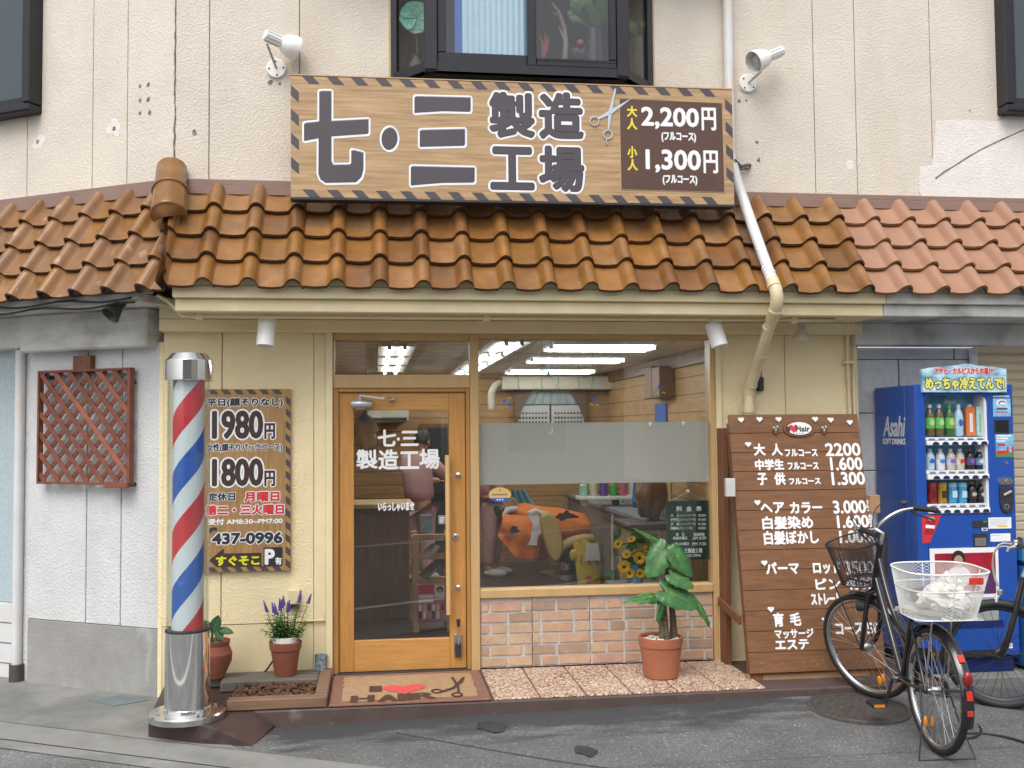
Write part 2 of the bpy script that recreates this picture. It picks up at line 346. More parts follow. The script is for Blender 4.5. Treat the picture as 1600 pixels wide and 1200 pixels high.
# ------------------------------------------------------------------ mesh helpers
WORLD = {}
def world(o): return WORLD.get(o.name, Matrix())
class MB:
    def __init__(s): s.v, s.f, s.mi, s.sm, s.mats = [], [], [], [], []
    def idx(s, mt):
        if mt not in s.mats: s.mats.append(mt)
        return s.mats.index(mt)
    def add(s, vs, fs, mt, smooth=False, X=None):
        k = len(s.v); i = s.idx(mt)
        s.v += [(X@V(p) if X is not None else V(p)) for p in vs]
        for f in fs: s.f.append([k+q for q in f]); s.mi.append(i); s.sm.append(smooth)
    def bm(s, b, mt, smooth=False, X=None):
        b.verts.index_update()
        s.add([v.co.copy() for v in b.verts], [[v.index for v in f.verts] for f in b.faces], mt, smooth, X); b.free()
    def box(s, c, size, mt, X=None, bev=0):
        """box centre c, full size, optionally chamfered, X a 4x4 placed after"""
        x, y, z = [q/2 for q in size]; c = V(c)
        if bev:
            b = bmesh.new(); bmesh.ops.create_cube(b, size=1)
            for v in b.verts: v.co = V((v.co.x*2*x, v.co.y*2*y, v.co.z*2*z))+c
            bmesh.ops.bevel(b, geom=b.edges[:], offset=min(bev, .45*min(size)), segments=1, affect='EDGES', profile=.5)
            s.bm(b, mt, False, X); return
        vs = [c+V((a*x, b_*y, d*z)) for a in (-1, 1) for b_ in (-1, 1) for d in (-1, 1)]
        s.add(vs, [(0, 1, 3, 2), (4, 6, 7, 5), (0, 4, 5, 1), (2, 3, 7, 6), (0, 2, 6, 4), (1, 5, 7, 3)], mt, False, X)
    def bx(s, x0, x1, y0, y1, z0, z1, mt, bev=0, X=None):
        s.box(((x0+x1)/2, (y0+y1)/2, (z0+z1)/2), (abs(x1-x0), abs(y1-y0), abs(z1-z0)), mt, X, bev)
    def fbox(s, F, a0, a1, b0, b1, h0, h1, mt, bev=0):
        s.bx(a0, a1, b0, b1, h0, h1, mt, bev, F.mat())
    def beam(s, p, q, w_, h_, mt, bev=0, up=(0, 0, 1)):
        """bar of section w x h from p to q"""
        p, q = V(p), V(q); d = (q-p); L = d.length; d.normalize(); u = V(up)
        if abs(d.dot(u)) > .98: u = V((0, 1, 0))
        r_ = d.cross(u).normalized(); u = r_.cross(d)
        X = Matrix((d, r_, u)).transposed().to_4x4(); X.translation = (p+q)/2
        s.box((0, 0, 0), (L, w_, h_), mt, X, bev)
    def tube(s, pts, r, mt, n=8, caps=True, closed=False, X=None, smooth=True):
        pts = [V(p) for p in pts]; N = len(pts); rs = r if isinstance(r, (list, tuple)) else [r]*N
        rings = []; prev = None
        for i, p in enumerate(pts):
            if closed: t = pts[(i+1) % N]-pts[i-1]
            else: t = pts[min(i+1, N-1)]-pts[max(i-1, 0)]
            t.normalize()
            if prev is None:
                a = V((0, 0, 1)) if abs(t.z) < .9 else V((1, 0, 0)); a = (a-t*a.dot(t)).normalized()
            else:
                a = (prev-t*prev.dot(t)); a = a.normalized() if a.length > 1e-6 else prev
            prev = a; b = t.cross(a)
            rings.append([p+(a*math.cos(2*PI*j/n)+b*math.sin(2*PI*j/n))*rs[i] for j in range(n)])
        vs = [q for R_ in rings for q in R_]; fs = []
        for i in range(N if closed else N-1):
            k = (i+1) % N
            for j in range(n): fs.append((i*n+j, i*n+(j+1) % n, k*n+(j+1) % n, k*n+j))
        s.add(vs, fs, mt, smooth, X)
        if caps and not closed:
            s.add(rings[0][::-1], [tuple(range(n))], mt, False, X); s.add(rings[-1], [tuple(range(n))], mt, False, X)
    def lathe(s, prof, mt, n=32, o=(0, 0, 0), X=None, smooth=True, caps=True, squash=1):
        o = V(o); vs = []; rows = []
        dirs = [math.atan2(b[1]-a[1], b[0]-a[0]) for a, b in zip(prof, prof[1:])]
        def ring(r_, z):
            k = len(vs); vs.extend([o+V((r_*math.cos(2*PI*j/n), squash*r_*math.sin(2*PI*j/n), z)) for j in range(n)]); return k
        cur = ring(*prof[0]); first = cur; fs = []
        for i in range(len(prof)-1):
            if i:
                da = abs((dirs[i]-dirs[i-1]+PI) % (2*PI)-PI)
                if da > .45: cur = ring(*prof[i])           # a sharp edge: split the shading there
            nx = ring(*prof[i+1])
            for j in range(n): fs.append((cur+j, cur+(j+1) % n, nx+(j+1) % n, nx+j))
            cur = nx
        s.add(vs, fs, mt, smooth, X)
        if caps:
            if prof[0][0] > 1e-5: s.add(vs[:n][::-1], [tuple(range(n))], mt, False, X)
            if prof[-1][0] > 1e-5: s.add(vs[-n:], [tuple(range(n))], mt, False, X)
    def poly(s, F, pts, h, mt, th=0):
        """flat outline in frame F at height h; th>0 gives it thickness below h"""
        n = len(pts); top = [F.p(a, b, h) for a, b in pts]
        ar = sum(pts[i][0]*pts[(i+1) % n][1]-pts[(i+1) % n][0]*pts[i][1] for i in range(n))
        idx = list(range(n)) if ar > 0 else list(range(n))[::-1]
        s.add(top, [idx], mt)
        if th:
            bot = [F.p(a, b, h-th) for a, b in pts]
            s.add(top+bot, [(i, (i+1) % n, n+(i+1) % n, n+i) for i in range(n)], mt)
    def disc(s, F, a, b, r, h, mt, n=20, ry=None, th=0):
        ry = ry or r
        s.poly(F, [(a+r*math.cos(2*PI*i/n), b+ry*math.sin(2*PI*i/n)) for i in range(n)], h, mt, th)
    def ball(s, c, r, mt, n=12, sc=(1, 1, 1), X=None):
        b = bmesh.new(); bmesh.ops.create_uvsphere(b, u_segments=n, v_segments=max(6, n//2+2), radius=1)
        for v in b.verts: v.co = V((v.co.x*r*sc[0], v.co.y*r*sc[1], v.co.z*r*sc[2]))+V(c)
        s.bm(b, mt, True, X)
    def build(s, name, parent=None, loc=None, local=False):
        me = bpy.data.meshes.new(name)
        if parent is not None: W = world(parent)
        else: W = Matrix.Translation(V(loc)) if loc is not None else Matrix()
        I = W.inverted()
        vs = [tuple(v) if local else tuple(I@v) for v in s.v]
        me.from_pydata(vs, [], s.f)
        for mt in s.mats: me.materials.append(mt)
        me.polygons.foreach_set('material_index', s.mi); me.polygons.foreach_set('use_smooth', s.sm)
        me.update()
        o = bpy.data.objects.new(name, me); COL.objects.link(o)
        if parent is not None: o.parent = parent
        elif loc is not None: o.location = V(loc)
        WORLD[o.name] = W
        return o
def tag(o, label=None, cat=None, group=None, kind=None):
    if label: o['label'] = label
    if cat: o['category'] = cat
    if group: o['group'] = group
    if kind: o['kind'] = kind
    return o
def thing(name, label, cat, loc=(0, 0, 0), rz=0, group=None):
    o = bpy.data.objects.new(name, None); o.empty_display_size = .1; COL.objects.link(o)
    o.location = V(loc); o.rotation_euler = (0, 0, rz)
    WORLD[o.name] = Matrix.Translation(V(loc))@Matrix.Rotation(rz, 4, 'Z')
    return tag(o, label, cat, group)
def copy_tree(o, loc, label, rz=None, parent=None):
    c = o.copy(); COL.objects.link(c)
    if parent is not None: c.parent = parent
    else:
        c.location = V(loc); c['label'] = label
        if rz is not None: c.rotation_euler = (0, 0, rz)
    for ch in [q for q in o.children]: copy_tree(ch, None, None, None, c)
    return c

# text: built-in font turned to mesh, fitted to a box of a frame
_tx = {}
def glyphs(body, off=0., shear=0.):
    k = (body, off, shear)
    if k not in _tx:
        cu = bpy.data.curves.new('lettering', 'FONT'); cu.body = body; cu.offset = off; cu.shear = shear; cu.resolution_u = 3
        o = bpy.data.objects.new('lettering', cu); COL.objects.link(o)
        me = bpy.data.meshes.new_from_object(o.evaluated_get(bpy.context.evaluated_depsgraph_get()))
        vs = [(v.co.x, v.co.y) for v in me.vertices]; fs = [tuple(p.vertices) for p in me.polygons]
        bpy.data.objects.remove(o); bpy.data.curves.remove(cu); bpy.data.meshes.remove(me)
        _tx[k] = (vs, fs)
    return _tx[k]
def text(mb, F, body, box, h, mt, bold=0., outline=None, off=0., shear=0., keep=False):
    """box local (a0,b0,a1,b1); bold / outline in metres: the glyph is laid several times, each a hair in front of the last"""
    vs, fs = glyphs(body, off, shear)
    xs = [p[0] for p in vs]; ys = [p[1] for p in vs]; x0, x1, y0, y1 = min(xs), max(xs), min(ys), max(ys)
    a0, b0, a1, b1 = box
    kx = (a1-a0)/max(1e-6, x1-x0); ky = (b1-b0)/max(1e-6, y1-y0)
    if keep:
        kk = min(kx, ky); a0 += ((a1-a0)-(x1-x0)*kk)/2; b0 += ((b1-b0)-(y1-y0)*kk)/2; kx = ky = kk
    def lay(dx, dy, hh, m_):
        mb.add([F.p(a0+(x-x0)*kx+dx, b0+(y-y0)*ky+dy, hh) for x, y in vs], fs, m_)
    def ringed(r_, hh, m_, n=10):
        for i in range(n):
            a = 2*PI*i/n; lay(r_*math.cos(a), r_*math.sin(a), hh+i*.00003, m_)
        lay(0, 0, hh+n*.00003, m_)
    if outline:
        ringed(bold+outline[0], h, outline[1], 14); h += .0009
    if bold: ringed(bold, h, mt)
    else: lay(0, 0, h, mt)
def ptext(mb, F, body, x0, y0, x1, y1, h, mt, **k):
    text(mb, F, body, F.box(x0, y0, x1, y1, h), h, mt, **k)
def heart(F, a, b, s_):
    return [(a+s_*.0625*16*math.sin(t)**3, b+s_*.0625*(13*math.cos(t)-5*math.cos(2*t)-2*math.cos(3*t)-math.cos(4*t))) for t in [2*PI*i/28 for i in range(28)]]

def skin_mesh(pts, edges, radii, sub=2):
    me = bpy.data.meshes.new('body'); me.from_pydata([tuple(p) for p in pts], edges, [])
    o = bpy.data.objects.new('body', me); COL.objects.link(o)
    md = o.modifiers.new('skin', 'SKIN'); md.use_smooth_shade = True
    for i, r_ in enumerate(radii):
        sv_ = me.skin_vertices[0].data[i]; sv_.radius = (r_, r_) if not isinstance(r_, tuple) else r_
    me.skin_vertices[0].data[0].use_root = True
    sb = o.modifiers.new('sub', 'SUBSURF'); sb.levels = sub
    r2 = bpy.data.meshes.new_from_object(o.evaluated_get(bpy.context.evaluated_depsgraph_get()))
    vs = [v.co.copy() for v in r2.vertices]; fs = [tuple(p.vertices) for p in r2.polygons]
    bpy.data.objects.remove(o); bpy.data.meshes.remove(me); bpy.data.meshes.remove(r2)
    return vs, fs
# ================================================================== SETTING: ground
G = -.10                                                    # level of the asphalt; the shop step is z = 0
def sheet(name, pts, z, mt):
    mb = MB(); mb.poly(Fr((0, 0, 0), (1, 0, 0), (0, 1, 0)), [(p[0], p[1]) for p in pts], z, mt)
    return tag(mb.build(name), kind='structure')
def blob(cx, cy, rx, ry, n=40, rough=.35, rz=0, seed=0):
    o = []
    for i in range(n):
        a = 2*PI*i/n
        k = 1+rough*mnoise.noise(V((math.cos(a)*1.6+seed*7.3, math.sin(a)*1.6, seed)))*1.6+.10*mnoise.noise(V((math.cos(a)*7, math.sin(a)*7, seed)))
        x, y = rx*k*math.cos(a), ry*k*math.sin(a)
        o.append((cx+x*math.cos(rz)-y*math.sin(rz), cy+x*math.sin(rz)+y*math.cos(rz)))
    return o
def gh(x, y):
    """the asphalt rises a little towards the step, more so to the right"""
    t = min(1, max(0, (y+1.75)/.95)); t = t*t*(3-2*t); k = min(1, max(0, (x+.45)/2.9))
    return G+.046*k*t
mb = MB(); nx_, ny_ = 60, 24; vs = [V((-.45+5.4*i/nx_, -1.80+1.02*j/ny_, 0)) for j in range(ny_+1) for i in range(nx_+1)]
for v in vs: v.z = gh(v.x, v.y)+.0015
mb.add(vs, [(j*(nx_+1)+i, j*(nx_+1)+i+1, (j+1)*(nx_+1)+i+1, (j+1)*(nx_+1)+i) for j in range(ny_) for i in range(nx_)], MT['asphalt'], True)
tag(mb.build('asphalt_apron'), kind='structure')
sheet('ground', [(-80, -80), (80, -80), (80, 80), (-80, 80)], G, MT['asphalt'])
ga, gb = V((-2.203, -.417, 0)), V((-.082, -1.551, 0)); gd = (gb-ga).normalized(); gn = V((gd.y, -gd.x, 0))
if gn.y > 0: gn = -gn
P = lambda t, q: (ga+gd*t+gn*q)[:2]
tip = gz(395, 1165, G)
sheet('pavement', [P(-14, 0), P((tip-ga).dot(gd), 0), (-1.2, -.5), (-1.2, .3), P(-14, -1.6)], G+.004, MT['walk'])
sheet('gutter', [P(-30, .012), P(40, .012), P(40, .27), P(-30, .27)], G+.006, MT['concrete'])
sheet('gutter_edge', [P(-30, .28), P(40, .28), P(40, .40), P(-30, .40)], G+.005, MT['walk'])
sheet('road', [P(-30, .41), P(40, .41), P(40, 7.0), P(-30, 7.0)], G+.004, MT['asphalt_road'])
sheet('road_line', [P(-30, 6.1), P(40, 6.1), P(40, 6.25), P(-30, 6.25)], G+.008, MT['road_white'])
sheet('road_line', [P(-30, 1.3), P(40, 1.3), P(40, 1.42), P(-30, 1.42)], G+.008, MT['road_white'])
for i, (px, py, rx, ry, rz) in enumerate([(915, 1175, .05, .085, .3), (768, 1140, .09, .10, .2)]):
    q = gz(px, py, G); sheet('wet_patch', blob(q.x, q.y, rx, ry, rz=rz, seed=i+1), gh(q.x, q.y)+.0055, MT['wet'])
crk = MB()
crk.tube([V((gz(x, y, G).x, gz(x, y, G).y, gh(gz(x, y, G).x, gz(x, y, G).y)+.001)) for x, y in [(620, 1148), (700, 1163), (790, 1178), (880, 1192), (960, 1203)]], .006, MT['crack_dark'], 5)
tag(crk.build('asphalt_crack'), kind='structure')

# step in front of the shop, with its crazy-paved tiles
mb = MB(); mb.bx(-.70, 3.56, -.80, .10, -.2, -.004, MT['step'], .008)
tag(mb.build('entrance_step'), kind='structure')
mb = MB()
for i in range(6):
    x0 = .705+i*.283; mb.bx(x0+.004, x0+.279, -.775, -.004, -.006, .006, MT['crazy'], .004)
tag(mb.build('entrance_paving'), kind='structure')
# maroon concrete plinth under the barber pole, falling away to a point on the asphalt
mb = MB()
A, B, C_ = gz(232, 1124, 0), gz(312, 1134, 0), gz(352, 1146, -.035)
A.z = B.z = 0; Tp = gz(394, 1166, G); R1 = gz(436, 1126, G+.02); R2 = V((-.66, -.79, -.004)); W0 = V((-1.33, -.02, 0)); W1 = V((-.66, -.02, -.004))
mid = gz(404, 1110, -.006)
top = [A, B, C_, Tp, R1, R2, W1, W0, mid]
mb.add(top, [(0, 1, 8), (1, 2, 8), (2, 3, 8), (3, 4, 8), (4, 5, 8), (5, 6, 8), (6, 7, 8), (7, 0, 8)], MT['plinth'], True)
dn = lambda p: V((p.x, p.y, G-.05))
for a, b in ((A, B), (B, C_), (C_, Tp), (W0, A), (Tp, R1), (R1, R2)): mb.add([a, b, dn(b), dn(a)], [(0, 3, 2, 1)], MT['plinth'])
tag(mb.build('pole_plinth'), kind='structure')
mb = MB(); mb.bx(3.5, 5.6, -.52, .1, -.2, -.055, MT['concrete'], .01); mb.bx(3.56, 8, -.2, .1, -.2, -.04, MT['concrete'], .01)
tag(mb.build('concrete_kerb'), kind='structure')
# manhole and drain covers
q = gz(1338, 1106, G+.03); q.y -= .03; GM = gh(q.x, q.y-.25)+.004; G_k = (gh(q.x, q.y+.3)-gh(q.x, q.y-.3))/.6; mb = MB(); FM = Fr((q.x, q.y, GM), (1, 0, 0), (0, 1, 0))
mb.lathe([(.30, GM-.02), (.30, GM+.006), (.275, GM+.008), (.272, GM+.003), (.262, GM+.003), (.258, GM+.009), (0, GM+.0095)], MT['iron'], 48, (q.x, q.y, 0), smooth=False)
for i in range(5):
    for k in range(6+i*6):
        a = 2*PI*k/(6+i*6); r_ = .04+i*.047; mb.disc(FM, r_*math.cos(a), r_*math.sin(a), .009, .012, MT['iron'], 6, th=.004)
for v in mb.v: v.z += (v.y-q.y+.25)*G_k
tag(mb.build('manhole_cover', loc=(q.x, q.y, GM)), 'round iron manhole cover in the asphalt under the black city bicycle', 'manhole cover')
mb = MB(); pts = [gz(x, y, G+.006) for x, y in ((137, 1094), (178, 1104), (232, 1094), (190, 1086))]
c = sum(pts, V())/4; mb.poly(Fr((0, 0, 0), (1, 0, 0), (0, 1, 0)), [p[:2] for p in pts], G+.009, MT['drain'], .006)
tag(mb.build('drain_cover', loc=c), 'flat grey green square drain cover set in the pavement by the white side wall', 'drain cover')

# ================================================================== THE SHOP BUILDING
shop = thing('barber_shop', 'two storey barber shop with cream walls, glazed brown tile canopy and beige stucco upper floor', 'building', (0, 0, 0))
def part(mb, name, label=None, parent=None):
    o = mb.build(name, parent or shop)
    if label: o['label'] = label
    return o
BX0, BX1, BZ = .13, 1.935, 3.985                           # bay window opening in the upper wall
jx = [at(x, 150, 0).x for x in (327, 468)]+[BX0]+[BX1]+[at(x, 150, 0).x for x in (1272, 1337, 1455, 1580)]+[7.6]
mb = MB()
xs = [-1.30]+jx
for a, b in zip(xs, xs[1:]):
    if a == BX0:
        mb.bx(a+.0028, b-.0028, 0, .1, 3.2, BZ, MT['upper'], .003)
    else: mb.bx(a+.0028, b-.0028, 0, .1, 3.2, 4.9, MT['upper'], .003)
mb.bx(-1.29, BX0, .02, .12, 3.19, 4.9, MT['groove']); mb.bx(BX1, 7.6, .02, .12, 3.19, 4.9, MT['groove']); mb.bx(BX0, BX1, .02, .12, 3.19, BZ-.004, MT['groove'])
part(mb, 'upper_wall')
mb = MB()
ss = sorted([UF.uv(x, y)[0] for x, y in ((42, 260), (145, 150), (199, 150))]); ss = [-6.0, -2.6]+ss+[0]
for a, b in zip(ss, ss[1:]): mb.fbox(UF, a+.0028, b-.0028, 3.2, 4.9, -.1, 0, MT['upper'], .003)
mb.fbox(UF, -6.0, -.0, 3.19, 4.9, -.12, -.02, MT['groove'])
part(mb, 'upper_wall')
# ragged crack down the corner, repaired patch and its crack, bolt holes, stained spots
mb = MB(); pts = []
for i in range(60):
    z = 3.22+i*1.6/59; pts.append(V((-1.302+.010*mnoise.noise(V((0, z*9, 3)))+.004*random.uniform(-1, 1), -.002, z)))
mb.tube(pts, [random.uniform(.002, .006) for _ in pts], MT['crack'], 5); part(mb, 'wall_crack'); mb = MB()
pts = [at(x, y, 0)+V((0, -.001, .005*random.uniform(-1, 1))) for x, y in ((1461, 279), (1475, 268), (1490, 259), (1510, 247), (1530, 234), (1550, 224), (1575, 213), (1600, 202), (1625, 192))]
mb.tube(pts, [.007, .008, .006, .007, .006, .007, .006, .006, .005], MT['crack'], 5); part(mb, 'wall_crack')
for x, y, s_ in ((219, 135, .012), (232, 132, .013), (219, 157, .012), (232, 155, .014), (219, 177, .011), (234, 176, .014), (179, 201, .013), (59, 221, .013)):
    a, b = UF.uv(x, y); mb = MB(); mb.poly(UF, blob(a, b, s_, s_*1.1, 14, .5, seed=x), .002, MT['crack']); part(mb, 'bolt_hole')
for x, y, s_ in ((304, 208, .017), (422, 129, .016), (437, 131, .010), (1515, 173, .006), (1561, 229, .009), (1185, 250, .012), (1155, 158, .011), (1166, 157, .007), (1183, 222, .010)):
    a, b = FF.uv(x, y); mb = MB(); mb.poly(FF, blob(a, b, s_, s_*1.1, 14, .5, seed=x), .002, MT['crack']); part(mb, 'bolt_hole')
mb = MB()
o = [FF.uv(x, y) for x, y in ((1455, 330), (1437, 300), (1437, 260), (1456, 258), (1459, 232), (1462, 188), (1505, 187), (1562, 190), (1580, 176), (1640, 178), (1640, 330))]
mb.poly(FF, [(a+random.uniform(-.006, .006), b) for a, b in o], .0035, MT['upper_patch'])
part(mb, 'repaired_patch', 'large whiter repaired stucco patch')
for cx, cy, rx, ry in ((178, 200, .055, .06), (60, 222, .05, .05)):
    a, b = UF.uv(cx, cy); mb = MB(); mb.poly(UF, blob(a, b, rx, ry, 30, .4, seed=cx), .0012, MT['upper_patch']); part(mb, 'repaired_patch')
for cx, cy, rx, ry in ((1328, 258, .035, .03),):
    a, b = FF.uv(cx, cy); mb = MB(); mb.poly(FF, blob(a, b, rx, ry, 24, .4, seed=cx), .0012, MT['upper_patch']); part(mb, 'repaired_patch')
# flashing strip where the canopy meets the upper wall
mb = MB()
mb.bx(-1.31, 7.6, -.035, .01, 3.235, 3.275, MT['flash'], .004); mb.bx(-1.31, 7.6, -.05, .01, 3.17, 3.234, MT['flash'], .004)
mb.fbox(UF, -6.0, -.012, 3.235, 3.275, -.01, .035, MT['flash'], .004); mb.fbox(UF, -6.0, -.012, 3.17, 3.234, -.01, .05, MT['flash'], .004)
part(mb, 'flashing')

# ---- tiled canopies
PITCH_T = .264
def roof(mb, O, U, T, s_from, s_to, phase, L, rows, mts, clip=None, split=None):
    """S-shaped pantiles laid in rows; U along the wall, T down the slope"""
    N = U.cross(T).normalized()
    if N.z < 0: N = -N
    e = L/rows; n = 24
    def prof(q):
        q = q % 1.0
        return -.010*math.sin(PI*q/.60) if q < .60 else .064*math.sin(PI*(q-.60)/.40)**.58
    c0 = math.floor((s_from-phase)/PITCH_T)-1; c1 = math.ceil((s_to-phase)/PITCH_T)+1
    for r_ in range(rows):
        t0, t1 = max(0, r_*e-.05), (r_+1)*e
        for c in range(c0, c1):
            jit = random.uniform(-.004, .004); lift = random.uniform(0, .004)
            sl, sh = phase+c*PITCH_T, phase+(c+1)*PITCH_T+.012
            cl = [s_from, s_to]
            if clip:
                k = clip(t1); cl = [max(s_from, k[0]), min(s_to, k[1])]
            if sh <= cl[0]+.02 or sl >= cl[1]-(.03 if cl[1] > 1 else .085): continue
            mt = random.choice(mts)
            vs = []; 
            for (t, h0) in ((t0, -.004), (t1, .032+lift)):
                k2 = clip(t) if clip else cl
                a_, b_ = max(s_from, k2[0]), min(s_to, k2[1])
                for i in range(n+1):
                    s_ = sl+(sh-sl)*i/n; q = (s_-sl)/PITCH_T
                    s_ = min(max(s_, a_), b_)
                    h = prof(min(q, .999)) if q < 1 else -.004
                    vs.append(O+U*s_+T*(t+jit)+N*(h+h0))
            m0 = len(vs)
            for i in range(n+1): vs.append(vs[n+1+i]-N*.019+T*.002)          # lower lip
            for i in range(n+1): vs.append(vs[n+1+i]-N*.019-T*.10)           # underside
            fs = []
            for i in range(n):
                fs.append((i, i+1, n+2+i, n+1+i))
            mb.add(vs[:2*(n+1)], fs, mt, True)
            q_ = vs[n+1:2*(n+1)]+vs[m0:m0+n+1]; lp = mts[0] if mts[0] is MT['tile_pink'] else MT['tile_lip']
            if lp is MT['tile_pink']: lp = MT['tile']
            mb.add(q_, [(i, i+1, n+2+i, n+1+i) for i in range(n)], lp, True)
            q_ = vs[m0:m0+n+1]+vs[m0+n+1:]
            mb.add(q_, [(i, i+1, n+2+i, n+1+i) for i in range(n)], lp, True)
ZT, ZE = 3.205, 2.475
OV, OW = .56, .45
Tm = V((0, -OV, ZE-ZT)); LM = Tm.length; Tm.normalize()
Tw = UF.n*OW+V((0, 0, ZE-.02-ZT)); LW = Tw.length; Tw.normalize()
xr = at(1395, 440, -.58).x                                # a roll crest on the eave of the pink tiles
ph = xr-.78*PITCH_T
spl = 3.262
ph = spl-round((spl-ph)/PITCH_T)*PITCH_T+.0
mb = MB()
roof(mb, V((0, -.02, ZT)), V((1, 0, 0)), Tm, -1.30, spl+.012, ph, LM, 4, (MT['tile'], MT['tile'], MT['tile_b'], MT['tile_c']), clip=lambda t: (-1.30+.06*t/LM, 99))
part(mb, 'tile_canopy')
mb = MB()
roof(mb, V((0, -.02, ZT)), V((1, 0, 0)), Tm, spl+.001, 7.6, ph, LM, 4, (MT['tile_pink'],))
part(mb, 'tile_canopy', 'matt pink terracotta tile canopy over the shutter')
mb = MB()
roof(mb, UF.o+UF.n*.02+V((0, 0, ZT)), UF.u, Tw, -6.0, .40, -.02, LW, 4, (MT['tile_side'], MT['tile_side'], MT['tile_b'], MT['tile']), clip=lambda t: (-99, .02+.31*t/LW))
part(mb, 'tile_canopy', 'weathered brown tile canopy over the white side wall')
# two barrel ridge tiles at the head of the hip
mb = MB()
hd = (V((-1.235, -.56, ZE))-V((-1.30, -.02, ZT))).normalized()
hN = V((-.25, -.80, .55)); hN = (hN-hd*hN.dot(hd)).normalized(); hS = hd.cross(hN)
def barrel(t0, t1, r0, r1, lip):
    n, k = 14, 6; vs = []
    prof_ = [(t0, r0*.99), (t0+.01, r0), (t1-.03, r1), (t1-.02, r1+lip), (t1, r1+lip), (t1+.001, r1-.012)]
    for t, r_ in prof_:
        for i in range(n+1):
            a = PI*1.16*(i/n)-PI*.08
            vs.append(V((-1.30, -.03, ZT+.06))+hd*t+hS*(r_*math.cos(a))+hN*(r_*math.sin(a)+.035))
    mb.add(vs, [(j*(n+1)+i, j*(n+1)+i+1, (j+1)*(n+1)+i+1, (j+1)*(n+1)+i) for j in range(len(prof_)-1) for i in range(n)], MT['tile'], True)
    mb.add(vs[:n+1], [tuple(range(n+1))], MT['tile'])
    return vs[-(n+1):]
barrel(-.07, .17, .098, .103, .014)
e_ = barrel(.165, .385, .108, .112, .0)
c_ = sum(e_, V())/len(e_)+hd*.05                            # rounded closed end
n = len(e_)
r1 = [c_+(p-c_)*.72+hd*.0 for p in e_]
mb.add(e_+r1+[c_+hd*.012], [(i, i+1, n+i+1, n+i) for i in range(n-1)]+[(n+i, n+i+1, 2*n) for i in range(n-1)], MT['tile'], True)
part(mb, 'ridge_tile')
# fascia, soffit and lintel beam
mb = MB()
mb.bx(-1.20, 3.37, -.50, -.03, 2.345, 2.425, MT['cream_flat'], .006); mb.bx(-1.21, 3.37, -.54, -.03, 2.426, 2.50, MT['cream_flat'], .004); mb.bx(-1.21, 3.27, -.535, -.46, 2.501, 2.545, MT['cream_flat'], .002)
part(mb, 'eaves_fascia')
mb = MB(); mb.bx(3.374, 7.6, -.50, -.03, 2.345, 2.425, MT['grey_paint'], .006); mb.bx(3.374, 7.6, -.54, -.03, 2.426, 2.50, MT['grey_paint'], .004); mb.bx(3.271, 7.6, -.535, -.46, 2.501, 2.545, MT['grey_paint'], .002)
mb.bx(3.374, 7.6, -.08, .1, 2.19, 2.344, MT['grey_paint'], .004)
part(mb, 'eaves_fascia', 'unpainted grey eaves fascia')
mb = MB(); mb.bx(-1.372, 3.42, -.10, .12, 2.262, 2.343, MT['cream_flat'], .006); mb.bx(-1.372, -1.213, -.10, .12, 2.344, 2.47, MT['cream_flat'], .004)
part(mb, 'lintel_beam')
mb = MB(); mb.fbox(WF, -1.16, -.055, 2.165, 2.42, -.1, .105, MT['lintel'], .012); mb.fbox(WF, -6, -1.17, 2.20, 2.42, -.1, .06, MT['lintel'], .01)
part(mb, 'lintel_beam', 'white lintel beam with grey water stains')
mb = MB(); mb.fbox(UF, -6.0, .06, 2.421, 2.475, -.05, .36, MT['grey_paint'], .004); mb.fbox(UF, -6.0, .02, 2.476, 3.165, -.08, -.03, MT['groove']); mb.fbox(UF, -6.0, .10, 2.476, 2.52, .30, .38, MT['grey_paint']); mb.fbox(UF, -6.0, .08, 2.44, 2.47, .361, .42, MT['grey_paint'])
part(mb, 'eaves_fascia', 'grey stained side eaves')
# wall behind the canopies
mb = MB(); mb.bx(-1.29, 7.6, .0, .1, 2.48, 3.165, MT['groove']); part(mb, 'canopy_backing')
# cream ground floor wall
mb = MB(); zb = .355; xs_ = at(346, 800, 0).x
XP0, XP1 = -.318, -.272
mb.bx(-1.36, xs_-.003, 0, .12, zb, 2.262, MT['cream'], .003); mb.bx(xs_+.003, XP0-.08, 0, .12, zb, 2.262, MT['cream'], .003)
mb.bx(-1.36, XP0-.08, .004, .12, -.06, zb-.004, MT['cream_flat'], .003)
mb.bx(XP0-.077, XP0, .003, .12, -.06, 2.262, MT['cream_flat'], .003)
mb.bx(-1.35, XP0, .02, .13, -.06, 2.26, MT['cream_line'])
mb.bx(XP0+.001, XP1, -.03, .12, -.03, 2.262, MT['cream_flat'], .004)
o = part(mb, 'ground_floor_wall'); mb = MB()
mb.bx(2.366, 2.405, -.03, .12, -.03, 2.262, MT['cream_flat'], .004)
mb.bx(2.406, 2.878, 0, .3, -.03, 2.262, MT['cream'], .003); mb.bx(2.883, 3.425, 0, .3, -.03, 2.262, MT['cream'], .003); mb.bx(2.41, 3.42, .012, .29, -.03, 2.26, MT['cream_line'])
part(mb, 'ground_floor_wall')
